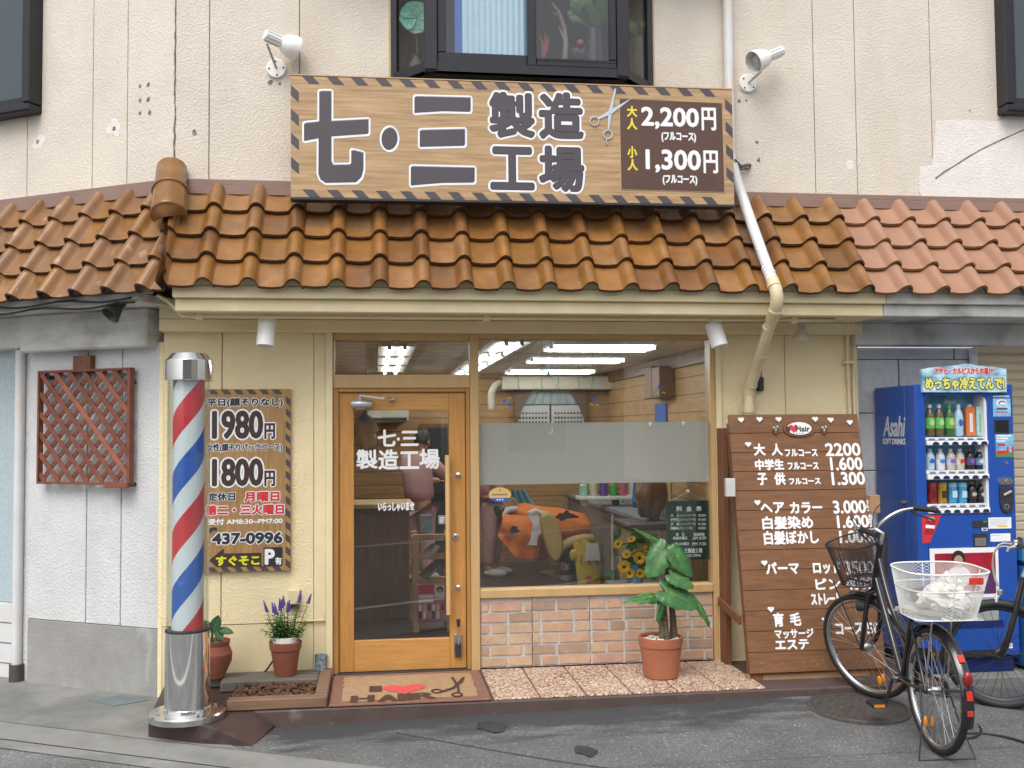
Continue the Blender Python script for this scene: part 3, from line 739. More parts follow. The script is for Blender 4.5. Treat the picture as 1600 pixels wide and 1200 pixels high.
# white wing wall with grey dado
mb = MB(); ws = sorted(WF.uv(x, 800)[0] for x in (135, 189)); wl = WF.uv(42, 1000)[0]; zd = .335
for a, b in zip([wl]+ws, ws+[-.001]): mb.fbox(WF, a+.004, b-.004, zd+.004, 2.2, -.1, 0, MT['white_st'], .003)
mb.fbox(WF, wl, -.001, -.2, 2.2, -.12, -.02, MT['groove'])
mb.fbox(WF, -.034, -.001, -.1, 2.2, -.05, .0012, MT['cream'])
part(mb, 'side_wall')
mb = MB(); mb.fbox(WF, wl+.004, -.036, -.2, zd, -.1, .002, MT['dado'], .003); part(mb, 'side_dado')
mb = MB()
mb.fbox(WF, wl-.10, wl-.004, -.2, 2.2, -.15, -.03, MT['white_st'], .004)
part(mb, 'side_pilaster')
mb = MB()
mb.fbox(WF, -6, wl-.105, -.2, .42, -.15, -.055, MT['pipe'], .003)
for k in range(3): mb.fbox(WF, -6, wl-.106, .0+k*.14, .006+k*.14, -.06, -.052, MT['joint'])
mb.fbox(WF, -6, wl-.108, .425, 2.2, -.15, -.07, MT['win_blue'])
part(mb, 'side_window', 'pale blue frosted window beyond the side pipe')
# grey block wall and roller shutter at the right
mb = MB(); x0, x1 = 3.40, at(1522, 600, .18).x; YK = .18; zz = [.0, .44, .87, 1.29, 1.71, 2.105, 2.188]
for r_ in range(len(zz)-1):
    off = .44 if r_ % 2 else .0; x = x0-.45+off
    while x < x1:
        a, b = max(x0, x), min(x1, x+.885)
        if b-a > .03: mb.bx(a+.003, b-.003, YK+.01, YK+.1, zz[r_]+.003, zz[r_+1]-.003, MT['block'], .004)
        x += .89
mb.bx(x0, x1, YK+.022, YK+.12, -.1, 2.19, MT['joint'])
part(mb, 'block_wall')
mb = MB(); mb.tube([(x1-.02, YK-.03, -.05), (x1-.02, YK-.03, 2.188)], .028, MT['pipe'], 12); part(mb, 'wall_pipe')
mb = MB(); z = -.03
prev = []
Zs = []
while z < 2.185:
    Zs += [(z, YK+.05), (z+.012, YK+.034), (z+.052, YK+.030), (z+.062, YK+.048)]; z += .066
vs = []
for z, y in Zs: vs += [V((x1+.017, y, z)), V((7.6, y, z))]
mb.add(vs, [(2*i, 2*i+1, 2*i+3, 2*i+2) for i in range(len(Zs)-1)], MT['shutter'])
mb.bx(x1+.004, x1+.027, YK-.02, YK+.1, -.05, 2.187, MT['shutter'], .003)
part(mb, 'roller_shutter')

# ---- shop front joinery
DX0, DX1 = at(530, 800, 0).x, at(728, 800, 0).x
MX0, MX1 = .645, .705
mb = MB(); fr = MT['frame']
mb.bx(XP1+.001, MX0-.001, -.005, .10, 2.215, 2.262, fr, .003)
mb.bx(MX0, MX1, -.012, .11, .0, 2.262, fr, .004)
mb.bx(MX1+.001, 2.330, -.008, .10, 2.232, 2.262, fr, .003)
mb.bx(2.331, 2.365, -.008, .11, -.0, 2.262, fr, .003)
mb.bx(XP1+.001, MX0-.001, -.008, .10, 1.895, 1.985, fr, .003)
mb.bx(XP1+.001, XP1+.012, -.005, .10, 1.985, 2.214, fr)
mb.bx(MX1+.001, 2.330, -.016, .10, .475, .535, fr, .006)
part(mb, 'shopfront_frame')
mb = MB(); j = MT['jamb']
mb.bx(XP1+.001, DX0-.004, .0, .10, 0, 1.894, j, .003); mb.bx(DX1+.004, MX0-.001, .0, .10, 0, 1.894, j, .003); mb.bx(DX0-.003, DX1+.003, .0, .10, 1.868, 1.893, j, .003)
mb.bx(XP1, MX0, -.01, .1, -.004, .012, MT['dark'], .002)
part(mb, 'door_jamb')
mb = MB(); mb.add([V((XP1, .05, 1.985)), V((MX0, .05, 1.985)), V((MX0, .05, 2.215)), V((XP1, .05, 2.215))], [(0, 1, 2, 3)], MT['glass'])
part(mb, 'transom_window')
# door leaf
GX0, GX1 = at(553, 800, .03).x, at(702, 800, .03).x; GZ0, GZ1 = at(620, 999, .03).z, at(620, 641, .03).z
dr = MB(); Y0, Y1 = .022, .062
dr.bx(DX0, GX0, Y0, Y1, .014, 1.866, MT['door'], .003); dr.bx(GX1, DX1, Y0, Y1, .014, 1.866, MT['door'], .003)
dr.bx(GX0+.0005, GX1-.0005, Y0, Y1, .014, GZ0, MT['door_h'], .003); dr.bx(GX0+.0005, GX1-.0005, Y0, Y1, GZ1, 1.866, MT['door_h'], .003)
door = part(dr, 'door')
def sub(mb, name, parent, label=None):
    o = mb.build(name, parent)
    if label: o['label'] = label
    return o
mb = MB(); mb.add([V((GX0, .045, GZ0)), V((GX1, .045, GZ0)), V((GX1, .045, GZ1)), V((GX0, .045, GZ1))], [(0, 1, 2, 3)], MT['glass']); sub(mb, 'pane', door)
FD = Fr((0, .044, 0), (1, 0, 0), (0, 0, 1)); mb = MB(); wp = MT['white_print']
def ch(body, x0, y0, x1, y1, bold=.004): ptext(mb, FD, body, x0, y0, x1, y1, .001, wp, bold=bold)
ch('七', 591, 672, 618, 697); FDd = FD.uv(622.5, 686); mb.disc(FD, FDd[0], FDd[1], .011, .001, wp); ch('三', 627, 674, 653, 696)
ch('製', 557.5, 703, 589, 732); ch('造', 592, 703, 622, 733); ch('工', 625, 706, 654, 732); ch('場', 656, 702, 686, 732)
ch('いらっしゃいませ', 591, 785, 647, 798, .0022)
sub(mb, 'door_lettering', door)
mb = MB(); p, q = at(699, 711, -.03), at(701, 960, -.03)
mb.tube([V((p.x, -.035, p.z)), V((q.x, -.035, q.z))], .017, MT['handle_wood'], 14)
for yy in (743, 919):
    a = at(712, yy, 0); mb.tube([V((a.x+.02, .022, a.z)), V((a.x+.02, -.02, a.z)), V((p.x, -.035, a.z))], .006, MT['steel'], 8)
    mb.lathe([(.018, 0), (.018, .006), (.010, .010)], MT['steel'], 16, X=Matrix.Translation(V((a.x+.02, .022, a.z)))@Matrix.Rotation(PI/2, 4, 'X'))
sub(mb, 'pull_handle', door)
mb = MB(); a = at(712, 839, .02); mb.lathe([(.021, 0), (.021, .008), (.016, .011), (0, .011)], MT['steel'], 18, X=Matrix.Translation(V((a.x, .022, a.z)))@Matrix.Rotation(PI/2, 4, 'X'))
mb.bx(a.x-.003, a.x+.003, .009, .0115, a.z-.010, a.z+.010, MT['dark'])
sub(mb, 'lock', door)
mb = MB(); a, b = at(545, 631, -.02), at(585, 631, -.02); sv_ = MT['silver']
mb.tube([V((a.x+.012, -.012, a.z)), V((a.x+.018, -.012, a.z)), V((b.x-.018, -.012, b.z)), V((b.x-.012, -.012, b.z))], [.018, .026, .026, .018], sv_, 14)
c0, c1, c2 = at(563, 622, -.03), at(600, 626, -.05), at(612, 623, -.02)
mb.tube([V((c0.x, -.02, a.z)), V((c0.x, -.03, c0.z+.02))], .013, sv_, 10); mb.beam(V((c0.x, -.035, c0.z+.018)), V((c1.x, -.10, c1.z+.012)), .018, .010, sv_); mb.beam(V((c1.x, -.10, c1.z+.02)), V((c2.x, .0, c2.z+.01)), .016, .008, sv_)
mb.bx(c2.x-.02, c2.x+.02, -.01, .02, c2.z-.012, c2.z+.012, sv_, .003); mb.bx(c0.x-.03, c0.x+.03, -.005, .022, a.z-.036, a.z+.03, sv_, .004)
sub(mb, 'door_closer', door)
mb = MB(); a = at(716, 1009, 0); 
mb.bx(a.x-.028, a.x+.028, .008, .022, a.z-.075, a.z+.075, MT['steel'], .003); mb.bx(a.x-.02, a.x+.02, -.02, .008, a.z-.07, a.z+.02, MT['dark'], .008)
mb.tube([V((a.x, -.012, a.z-.0)), V((a.x, -.028, a.z+.13))], .006, MT['steel'], 8); mb.tube([V((a.x, -.027, a.z+.13)), V((a.x, -.03, a.z+.18))], [.010, .014], MT['dark'], 10)
sub(mb, 'door_stop', door)
# small square sticker beside the handle
mb = MB(); bx_ = FD.box(685, 805, 697, 819, .001); mb.poly(FD, [(bx_[0], bx_[1]), (bx_[2], bx_[1]), (bx_[2], bx_[3]), (bx_[0], bx_[3])], .001, solid('sticker_grey', (.25, .25, .24)))
[mb.poly(FD, [(bx_[0]+.008, z_), (bx_[2]-.01-.006*i_, z_), (bx_[2]-.01-.006*i_, z_+.006), (bx_[0]+.008, z_+.006)], .002, wp) for i_, z_ in enumerate((bx_[3]-.02, bx_[3]-.035, bx_[1]+.012))]; sub(mb, 'sticker', door)
# picture window
mb = MB(); mb.add([V((MX1, .05, .535)), V((2.331, .05, .535)), V((2.331, .05, 2.232)), V((MX1, .05, 2.232))], [(0, 1, 2, 3)], MT['glass'])
win = part(mb, 'shop_window')
FWi = Fr((0, .056, 0), (1, 0, 0), (0, 0, 1)); FWo = Fr((0, .048, 0), (1, 0, 0), (0, 0, 1))
a, b = at(800, 661, .056).z, at(800, 757, .056).z
mb = MB(); mb.bx(MX1+.001, 2.330, .056, .0575, b, a, MT['film']); sub(mb, 'frosted_film', win)
mb = MB()
for x, y, k in ((863, 672, 1), (1016, 662, 0), (1068, 661, 0)):
    mb = MB(); p = at(x, y, .04)
    if not k: mb.lathe([(.010, 0), (.010, .004), (.005, .008), (0, .008)], MT['white'], 14, X=Matrix.Translation(V((p.x, .049, p.z)))@Matrix.Rotation(PI/2, 4, 'X'))
    r_ = .012 if k else .005; mb.tube([V((p.x, .044, p.z+(.02 if k else 0))), V((p.x, .043, p.z-.016)), V((p.x-r_*.6, .043, p.z-.026)), V((p.x-r_*1.6, .043, p.z-.020)), V((p.x-r_*1.9, .043, p.z-.010))], .0028, MT['white'], 6); sub(mb, 'window_hook', win)
mb = MB(); a, b = FWo.uv(781, 773); mb.disc(FWo, a, b, .077, .001, solid('sticker_gold', (.62, .44, .17)), 32, ry=.050)
o = [(a+.077*math.cos(t), b+.050*math.sin(t)) for t in [PI+.45+(PI-.9)*i/16 for i in range(17)]]; mb.poly(FWo, o, .0016, MT['blue'])
[mb.poly(FWo, [(a+x_, b+z_), (a+x_+.009, b+z_), (a+x_+.009, b+z_+h_), (a+x_, b+z_+h_)], .0021, solid('sticker_ink', (.2, .12, .05)) if z_ > -.02 else wp) for z_, h_, xs__ in ((-.004, .010, [-.055+.012*k for k in range(9)]), (-.038, .009, (-.022, -.004, .014))) for x_ in xs__]
mb.disc(FWo, a, b+.03, .006, .002, solid('sticker_ink', (.2, .12, .05)), 8)
sub(mb, 'round_sticker', win)
mb = MB()
for x, y, c in ((854, 574, 'sky'), (857, 583, 'sky'), (847, 580, 'yellow'), (1031, 605, 'blue'), (1026, 614, 'yellow'), (1037, 614, 'yellow'), (928, 624, 'blue'), (924, 632, 'yellow'), (933, 633, 'yellow'), (788, 627, 'blue'), (796, 632, 'blue'), (796, 622, 'yellow')):
    mb = MB(); a, b = FWo.uv(x, y); s_ = .013; t = random.uniform(0, 1)
    if c == 'yellow':
        mb.tube([FWo.p(a-.012, b-.006+.01*t, .002), FWo.p(a, b+.006, .002), FWo.p(a+.012, b-.004, .002)], .003, MT['yellow'], 5)
    else: mb.poly(FWo, [(a+s_*1.3*math.cos(t+i*PI/2), b+s_*1.3*math.sin(t+i*PI/2)) for i in range(4)], .0012, MT[c])
    sub(mb, 'confetti_sticker', win)
# brick-look panels under the window
mb = MB(); joints = [MX1+.001, at(832, 980, 0).x, at(922, 980, 0).x, 2.330]
mort = M('mortar', (.50, .48, .45), .9, var=.1, scale=20, bump=.002, bscale=90)
bks = [M('brick_face_%s' % n_, c, .85, var=.14, scale=9, bump=.003, bscale=50) for n_, c in (('salmon', (.50, .32, .215)), ('tan', (.49, .34, .225)), ('rose', (.50, .305, .22)), ('umber', (.37, .255, .18)))]
for a, b in zip(joints, joints[1:]): mb.bx(a+.002, b-.002, .012, .1, .008, .473, mort, .002)
for r_ in range(6):
    z0 = .020+r_*.0735; x = MX1+.012-(.16 if r_ % 2 else .04)
    while x < 2.32:
        L = random.choice((.205, .205, .205, .10)); a, b = max(x, MX1+.006), min(x+L, 2.322)
        cuts = [a]+[q for j_ in joints[1:3] if a < j_ < b for q in (j_-.004, j_+.004)]+[b]
        for a, b in zip(cuts[::2], cuts[1::2]):
            if b-a < .02: continue
            bb = bmesh.new(); bmesh.ops.create_cube(bb, size=1)
            bmesh.ops.subdivide_edges(bb, edges=bb.edges[:], cuts=2, use_grid_fill=True)
            for v in bb.verts:
                co = V(((a+b)/2+v.co.x*(b-a), .010+v.co.y*.012, z0+.029+v.co.z*.057))
                co += V((mnoise.noise(co*23), 0, mnoise.noise(co*23+V((5, 5, 5)))))*.0055; v.co = co
            mb.bm(bb, random.choices(bks, (4, 4, 3, 3))[0])
        x += L+.021
part(mb, 'brick_panel')

# ---- interior shell
RX0, RX1, RY1, RZ = -1.15, 2.86, 5.6, 2.30
mb = MB(); mb.bx(RX0, RX1, .125, RY1, -.05, .004, MT['in_floor']); part(mb, 'interior_floor')
mb = MB(); mb.bx(RX1, RX1+.1, .125, RY1+.1, -.05, RZ+.1, MT['in_wood']); mb.bx(RX0-.1, RX0, .125, RY1+.1, -.05, RZ+.1, MT['in_wood']); mb.bx(RX0-.1, RX1+.1, RY1, RY1+.1, -.05, RZ+.1, MT['in_wood'])
mb.bx(RX1-.05, RX1-.001, .3, RY1-.01, RZ-.12, RZ-.001, MT['in_brown']); mb.bx(RX0, XP0, .121, .16, 0, RZ, MT['in_pale']); mb.bx(2.41, RX1, .121, .16, 0, RZ, MT['in_pale']); mb.bx(RX0, RX1, .101, .16, 2.264, RZ+.05, MT['in_pale'])
part(mb, 'interior_wall')
mb = MB(); mb.bx(RX0-.1, RX1+.1, .125, RY1+.1, RZ, RZ+.06, MT['in_ceil']); part(mb, 'ceiling')
# doorway frame and cabinet on the back wall
mb = MB(); a, b = at(690, 800, RY1).x, at(735, 800, RY1).x; a = at(655, 700, RY1).x; b = at(706, 700, RY1).x
mb.bx(a, b, RY1-.03, RY1-.001, 0, at(680, 662, RY1).z, MT['in_brown']); mb.bx(a+.1, b-.06, RY1-.05, RY1-.031, 0, at(680, 668, RY1).z, MT['dark'])
part(mb, 'back_doorway')

# ---- bay window upstairs
mb = MB(); sa = MT['sash']; YB = -.28; F0, F1 = .345, 1.70; ZB = 3.975
def pillar(x, y, w_=.07): mb.bx(x-w_/2, x+w_/2, y-w_/2, y+w_/2, ZB, 4.95, sa, .006)
o = [(BX0-.01, -.004), (F0, YB), (F1, YB), (BX1+.01, -.004)]
FZ = Fr((0, 0, 0), (1, 0, 0), (0, 1, 0))
mb.poly(FZ, o, ZB+.055, sa, .06)
mb.poly(FZ, [(BX0+.08, .25), (BX0+.05, -.004), (F0+.03, YB+.05), (F1-.03, YB+.05), (BX1-.05, -.004), (BX1-.08, .25)], ZB-.006, sa, .0)
mb.bx(BX0-.012, BX0+.03, -.03, .03, ZB-.02, 4.95, sa, .004); mb.bx(BX1-.03, BX1+.012, -.03, .03, ZB-.02, 4.95, sa, .004)
mb.bx(BX0-.026, BX0-.012, -.012, .02, ZB-.03, 4.95, MT['cream_line']); mb.bx(BX1+.012, BX1+.026, -.012, .02, ZB-.03, 4.95, MT['cream_line'])
pillar(F0+.03, YB+.03, .085); pillar(F1-.03, YB+.03, .085)
bay = part(mb, 'bay_window')
mb = MB(); xa, xm0, xm1, xb = F0+.075, at(824, 60, YB).x, at(838, 60, YB).x, F1-.075; zr = at(760, 82, YB).z; zr2 = at(900, 92, YB).z
mb.bx(xa, xm0, YB+.02, YB+.05, ZB+.056, zr, sa, .004); mb.bx(xa, xa+.055, YB+.02, YB+.05, zr+.001, 4.95, sa, .004); mb.bx(xm0, xm1, YB+.0, YB+.05, ZB+.056, 4.95, sa, .004)
mb.add([V((xa, YB+.04, zr)), V((xm0, YB+.04, zr)), V((xm0, YB+.04, 4.95)), V((xa, YB+.04, 4.95))], [(0, 1, 2, 3)], MT['glass_up']); sub(mb, 'sash', bay)
mb = MB(); mb.bx(xm1+.001, xb, YB-.0, YB+.03, ZB+.056, zr2-.02, sa, .004); mb.bx(xm1+.001, xb, YB+.005, YB+.03, zr2-.019, zr2, sa, .003); mb.bx(xb-.05, xb, YB+.001, YB+.03, zr2+.001, 4.95, sa, .004)
mb.add([V((xm1, YB+.015, zr2)), V((xb, YB+.015, zr2)), V((xb, YB+.015, 4.95)), V((xm1, YB+.015, 4.95))], [(0, 1, 2, 3)], MT['glass_up']); sub(mb, 'sash', bay)
for (x0, x1) in ((BX0+.02, F0), (BX1-.02, F1)):
    mb = MB(); mb.add([V((x0, -.01, ZB+.055)), V((x1, YB+.01, ZB+.055)), V((x1, YB+.01, 4.95)), V((x0, -.01, 4.95))], [(0, 1, 2, 3)], MT['glass_up']); sub(mb, 'side_pane', bay)
mb = MB(); rm = M('upstairs_room', (.20, .165, .13), .8, var=.15); rd = M('upstairs_dark', (.045, .035, .032), .8)
mb.bx(BX0-.5, BX1+.5, .9, 1.0, 3.7, 5, rm); mb.bx(BX0-.5, BX0-.4, .13, .9, 3.7, 5, rm); mb.bx(BX1+.4, BX1+.5, .13, .9, 3.7, 5, rm); mb.bx(BX0-.4, BX1+.4, -.0, .9, ZB-.06, ZB-.01, rm)
mb.bx(BX0-.5, BX1+.5, -.3, 1, 4.951, 5.0, rd); a = at(838, 30, .3).x; b = at(912, 30, .3).x; mb.bx(a, b, .3, .35, 3.97, 4.94, rd)
sub(mb, 'window_reveal', bay)
mb = MB(); a, b = at(722, 40, YB+.1).x, at(818, 40, YB+.1).x; nfold = 26; vs = []
for i in range(nfold*2+1):
    x = a+(b-a)*i/(nfold*2); vs += [V((x, YB+.10+.006*math.sin(i*1.3), ZB+.06)), V((x, YB+.10+.006*math.sin(i*1.3), 4.94))]
mb.add(vs, [(2*i, 2*i+2, 2*i+3, 2*i+1) for i in range(nfold*2)], MT['curtain'], True)
mb.bx(a-.05, a-.001, YB+.1, YB+.12, ZB+.06, 4.94, MT['blue']); mb.bx(b+.001, b+.04, YB+.1, YB+.12, ZB+.06, 4.94, solid('curtain_edge', (.16, .3, .5)))
sub(mb, 'blind', bay)
# upper window at the right edge and the one on the wing
def box_window(F, a0, a1, z0, pr):
    mb = MB(); mb.fbox(F, a0, a1, z0-.06, z0, -.02, pr, sa, .012); mb.fbox(F, a0, a0+.06, z0+.001, 4.9, -.02, pr, sa, .006); mb.fbox(F, a1-.06, a1, z0+.001, 4.9, -.02, pr, sa, .006)
    mb.fbox(F, a0+.062, a0+.10, z0+.001, 4.9, -.02, pr-.03, sa, .004); mb.fbox(F, a1-.10, a1-.062, z0+.001, 4.9, -.02, pr-.03, sa, .004); mb.fbox(F, a0+.1, a1-.1, z0+.001, z0+.05, -.02, pr-.03, sa, .004)
    o = part(mb, 'upper_window')
    mb = MB(); mb.poly(F, [(a0+.1, z0+.05), (a1-.1, z0+.05), (a1-.1, 4.9), (a0+.1, 4.9)], pr-.06, MT['glass_up']); sub(mb, 'pane', o)
    mb = MB(); mb.poly(F, [(a0+.06, z0), (a1-.06, z0), (a1-.06, 4.9), (a0+.06, 4.9)], .006, solid('blind_grey_blue', (.035, .06, .075), .8)); sub(mb, 'blind', o)
a, b = FF.uv(1573, 150, .12); box_window(FF, a, a+1.3, b-.05, .12)
a, b = UF.uv(44, 158, .12); box_window(UF, a-1.3, a, b+.0, .12)
# conduits under the eaves
mb = MB(); pc = MT['pipe_cream']; zc = 2.326; yc = -.40
a = at(285, 490, yc).x; b = at(1300, 490, yc).x
mb.tube([at(246, 461, -.40), at(262, 470, -.40), at(272, 480, -.40), V((a, yc, zc)), V((b, yc, zc))], .0125, pc, 10)
mb.tube([V((b, yc, zc)), at(1312, 493, -.34), at(1322, 497, -.16), at(1325, 512, -.04), at(1324, 560, -.025), at(1328, 650, -.025)], .0125, pc, 10)
p0 = at(1305, 497, -.10)
mb.tube([V((b-.25, yc+.045, zc+.003)), V((b-.02, yc+.045, zc+.003)), at(1330, 497, -.18), at(1336, 512, -.04), at(1334, 600, -.025), at(1336, 650, -.025)], .0125, pc, 10)
for x in (312, 760, 1240):
    p = at(x, 490, yc); mb.bx(p.x-.022, p.x+.022, yc-.016, yc+.016, zc-.02, zc+.035, pc, .003)
for y in (566,): 
    p = at(1326, y, -.03); mb.bx(p.x-.04, p.x+.05, -.045, 0, p.z-.012, p.z+.012, pc, .003)
p = at(305, 490, yc); mb.tube([V((p.x-.02, yc, zc)), V((p.x+.05, yc, zc))], .016, pc, 10)
part(mb, 'eaves_conduit')
mb = MB(); 
for d in (.0, .03): mb.tube([UF.p(s_, 2.435-d+.012*math.sin(s_*9+d*60), .43-d) for s_ in [-3.2+i*.12 for i in range(28)]], .007, MT['dark'], 6)
part(mb, 'side_eaves_cable')
# rain pipe
mb = MB(); pi = MT['pipe']
p1 = at(1135, 0, -.06); p2 = at(1141, 135, -.06); x_ = (p1.x+p2.x)/2
mb.tube([V((x_, -.06, 4.9)), V((x_, -.06, 3.55)), V((x_, -.07, 3.50)), at(1152, 285, -.12), at(1180, 365, -.36), at(1207, 440, -.62)], .036, pi, 16)
mb.tube([at(1206, 437, -.615), at(1212, 452, -.655), at(1214, 462, -.665), at(1213, 478, -.64), at(1206, 500, -.52)], .042, pc, 16)
mb.tube([at(1207, 497, -.535), at(1174, 598, -.10)], .036, pc, 16); mb.tube([at(1183, 572, -.21), at(1172, 604, -.085), V((at(1170, 612, -.07).x, -.07, at(1170, 614, -.07).z))], .041, pc, 16)
xb_ = at(1170, 640, -.07).x
mb.tube([V((xb_, -.07, at(1170, 612, -.07).z)), V((xb_, -.07, .0))], .034, pc, 16); mb.lathe([(.042, 0), (.042, .06)], pc, 16, (xb_, -.07, at(1170, 645, -.07).z))
for q0, q1, rr in ((at(1209, 446, -.64), at(1210, 449, -.648), .046), (at(1212, 484, -.62), at(1211, 487, -.61), .046), (at(1201, 510, -.475), at(1200, 513, -.462), .040), (at(1190, 553, -.30), at(1189, 556, -.287), .040), (at(1174, 600, -.10), at(1173, 603, -.09), .0445)):
    mb.tube([q0, q1], rr, pc, 18)
for k_ in range(4):
    q0 = at(1198+k_*2.3, 418+k_*5.2, -.545-.018*k_); mb.tube([q0, q0+V((.002, -.008, -.010))], .0385, MT['white_print'], 16)
for pp in (at(1190, 395, -.45), at(1200, 418, -.54)):
    mb.tube([pp+V((-.034, -.02, .02)), pp+V((0, -.05, -.01)), pp+V((.036, -.02, -.03))], .009, MT['white_print'], 6)
part(mb, 'rain_pipe')
mb = MB(); a, b = WF.uv(29, 800, .0); mb.tube([WF.p(a, -.2, -.0), WF.p(a, 2.19, -.0)], .034, MT['pipe'], 14)
for z in (.1,): mb.tube([WF.p(a, -.12, 0), WF.p(a, .02, 0)], .05, MT['iron'], 10)
part(mb, 'side_pipe')
# a small meter box and its conduit by the door, cable under it
mb = MB(); p = at(460, 932, 0); mb.bx(p.x-.035, p.x+.038, -.05, 0, p.z-.045, p.z+.05, pc, .006); mb.bx(p.x-.03, p.x+.033, -.045, -.005, p.z-.075, p.z-.046, MT['dark'], .003)
p2 = at(470, 970, 0); p3 = at(508, 968, 0); mb.tube([V((p.x+.03, -.012, p2.z)), V((p3.x, -.012, p2.z)), V((p3.x, -.012, p2.z+.04))], .007, pc, 8)
part(mb, 'outlet_box'); mb = MB(); mb.tube([at(428, 1030, -.03), at(418, 1045, -.03), at(403, 1060, -.04)], .006, MT['dark'], 6)
part(mb, 'outlet_cable')
mb = MB(); p = at(1165, 262, 0); mb.tube([p+V((.03, 0, .01)), p+V((.0, -.03, -.01)), p+V((-.06, -.03, -.02)), p+V((-.12, -.1, .0))], .012, MT['crack'], 7); mb.tube([p+V((.035, 0, .02)), p+V((.01, -.035, .015)), p+V((-.05, -.04, .0)), p+V((-.12, -.12, .02))], .010, MT['crack'], 7)
part(mb, 'cable_stub'); mb = MB(); p = at(1187, 600, -.03); mb.bx(p.x-.02, p.x+.025, -.05, 0, p.z-.05, p.z+.05, MT['dark'], .008); mb.tube([p+V((0, -.03, .05)), p+V((.0, -.04, .12)), p+V((-.02, -.03, .2))], .004, MT['dark'], 6)
part(mb, 'junction_box')
# ================================================================== OBJECTS ON THE FACADE
def stripes(mb, F, a0, b0, a1, b1, bw, pitch, wid, slant, h, mt):
    """hazard stripes round a board's border"""
    n = int((a1-a0-2*bw)/pitch)
    for i in range(n+1):
        a = a0+bw+.02+i*pitch
        if a+wid+slant > a1: break
        for (z0, z1) in ((b1-.003, b1-bw), (b0+bw, b0+.003)):
            mb.poly(F, [(a, z0), (a+wid, z0), (a+wid+slant, z1), (a+slant, z1)], h, mt)
    n = int((b1-b0-2*bw)/pitch)
    for i in range(n+1):
        b = b1-bw-.01-i*pitch
        if b-wid-slant < b0: break
        for (c0, c1) in ((a0+.003, a0+bw), (a1-bw, a1-.003)):
            mb.poly(F, [(c0, b), (c1, b-slant), (c1, b-slant-wid), (c0, b-wid)], h, mt)

# ---- the big shop sign
FS = Fr((0, -.35, 0), (1, 0, .004), (0, 0, 1)); FS.v = FS.n.cross(FS.u)
sx0, sz0, sx1, sz1 = -.509, 3.096, 2.418, 3.882
sign = thing('shop_sign', 'long wood grain shop sign with striped border mounted above the tile canopy', 'sign', FS.p((sx0+sx1)/2, sz0))
mb = MB(); mb.fbox(FS, sx0, sx1, sz0, sz1, -.10, 0, MT['sign_wood'], .003); part(mb, 'sign_panel', None, sign)
mb = MB()
for x in (.0, .9, 1.9): mb.bx(x-.02, x+.02, -.25, .0, FS.p(0, sz1-.2).z, FS.p(0, sz1-.16).z, MT['dark']); mb.bx(x-.02, x+.02, -.25, .0, FS.p(0, sz0+.2).z, FS.p(0, sz0+.24).z, MT['dark'])
mb.fbox(FS, sx0-.003, sx1+.003, sz0-.012, sz0-.001, -.10, .004, MT['sign_ink2']); mb.fbox(FS, sx0-.003, sx1+.003, sz1+.001, sz1+.008, -.10, .003, MT['sign_tan'])
part(mb, 'mounting_bracket', None, sign)
mb = MB(); stripes(mb, FS, sx0, sz0, sx1, sz1, .052, .1545, .068, .045, .0012, MT['sign_dark']); part(mb, 'border_stripes', None, sign)
mb = MB()
C2 = lambda pts: [FS.uv(440+x/4, 80+y/4) for x, y in pts]
def ringpoly(pts, r_, h, mt, n=16):
    for i in range(n):
        a = 2*PI*i/n; mb.poly(FS, [(p[0]+r_*math.cos(a), p[1]+r_*math.sin(a)) for p in pts], h+i*.00003, mt)
    mb.poly(FS, pts, h+n*.00003, mt)
def big(pts):
    p = C2(pts); ringpoly(p, .0165, .0012, wp); 
    mb.poly(FS, p, .0022, MT['sign_ink2']); 
    mb.poly(FS, [(x+.006, y+.006) for x, y in p], .0019, MT['sign_hi'])
    c = (sum(q[0] for q in p)/len(p), sum(q[1] for q in p)/len(p))
    mb.poly(FS, [(x-.005, y-.002) for x, y in p], .0026, MT['sign_dark'])
big([(240, 252), (308, 252), (308, 440), (540, 428), (540, 516), (308, 532), (308, 690), (320, 714), (425, 712), (440, 698), (440, 620), (508, 637), (508, 742), (496, 790), (468, 818), (280, 822), (248, 800), (235, 766), (236, 543), (145, 560), (145, 452), (240, 442)])
big([(675+46*math.cos(2*PI*i/28), 548-68*math.sin(2*PI*i/28)) for i in range(28)])
big([(835, 285), (1178, 293), (1178, 378), (1010, 374), (835, 385)])
big([(868, 496), (1143, 490), (1143, 590), (868, 597)])
big([(812, 722), (1203, 731), (1203, 820), (1010, 822), (812, 838)])
for chs, bx_ in (('製', (767, 147, 833, 213)), ('造', (845, 147, 909, 215)), ('工', (769, 232, 832, 294)), ('場', (845, 231, 910, 297))):
    b_ = FS.box(*bx_, .002); 
    text(mb, FS, chs, b_, .0012, MT['sign_ink2'], bold=.0135, outline=(.0135, wp))
    text(mb, FS, chs, (b_[0]-.002, b_[1]-.001, b_[2]-.002, b_[3]-.001), .0032, MT['sign_dark'], bold=.010)
part(mb, 'lettering', None, sign)
mb = MB(); C3 = lambda pts: [FS.uv(800+x/4, 80+y/4) for x, y in pts]
pb = C3([(672, 298), (1310, 326), (1326, 880), (684, 862)])
q0 = C3([(672, 282), (1345, 280), (1345, 330), (672, 300)])
fr_ = C3([(668, 300), (1312, 322), (1330, 884), (680, 866)])
mb.poly(FS, fr_, .003, MT['sign_tan'], .0029)
mb.poly(FS, pb, .0045, MT['sign_brown'], .001)
yl = MT['yellow']
for ch_, bx_ in (('大', (980, 166, 995, 182)), ('人', (980, 185, 995, 202)), ('小', (981, 229, 995, 246)), ('人', (981, 249, 996, 266))): ptext(mb, FS, ch_, *bx_, .0055, yl, bold=.003)
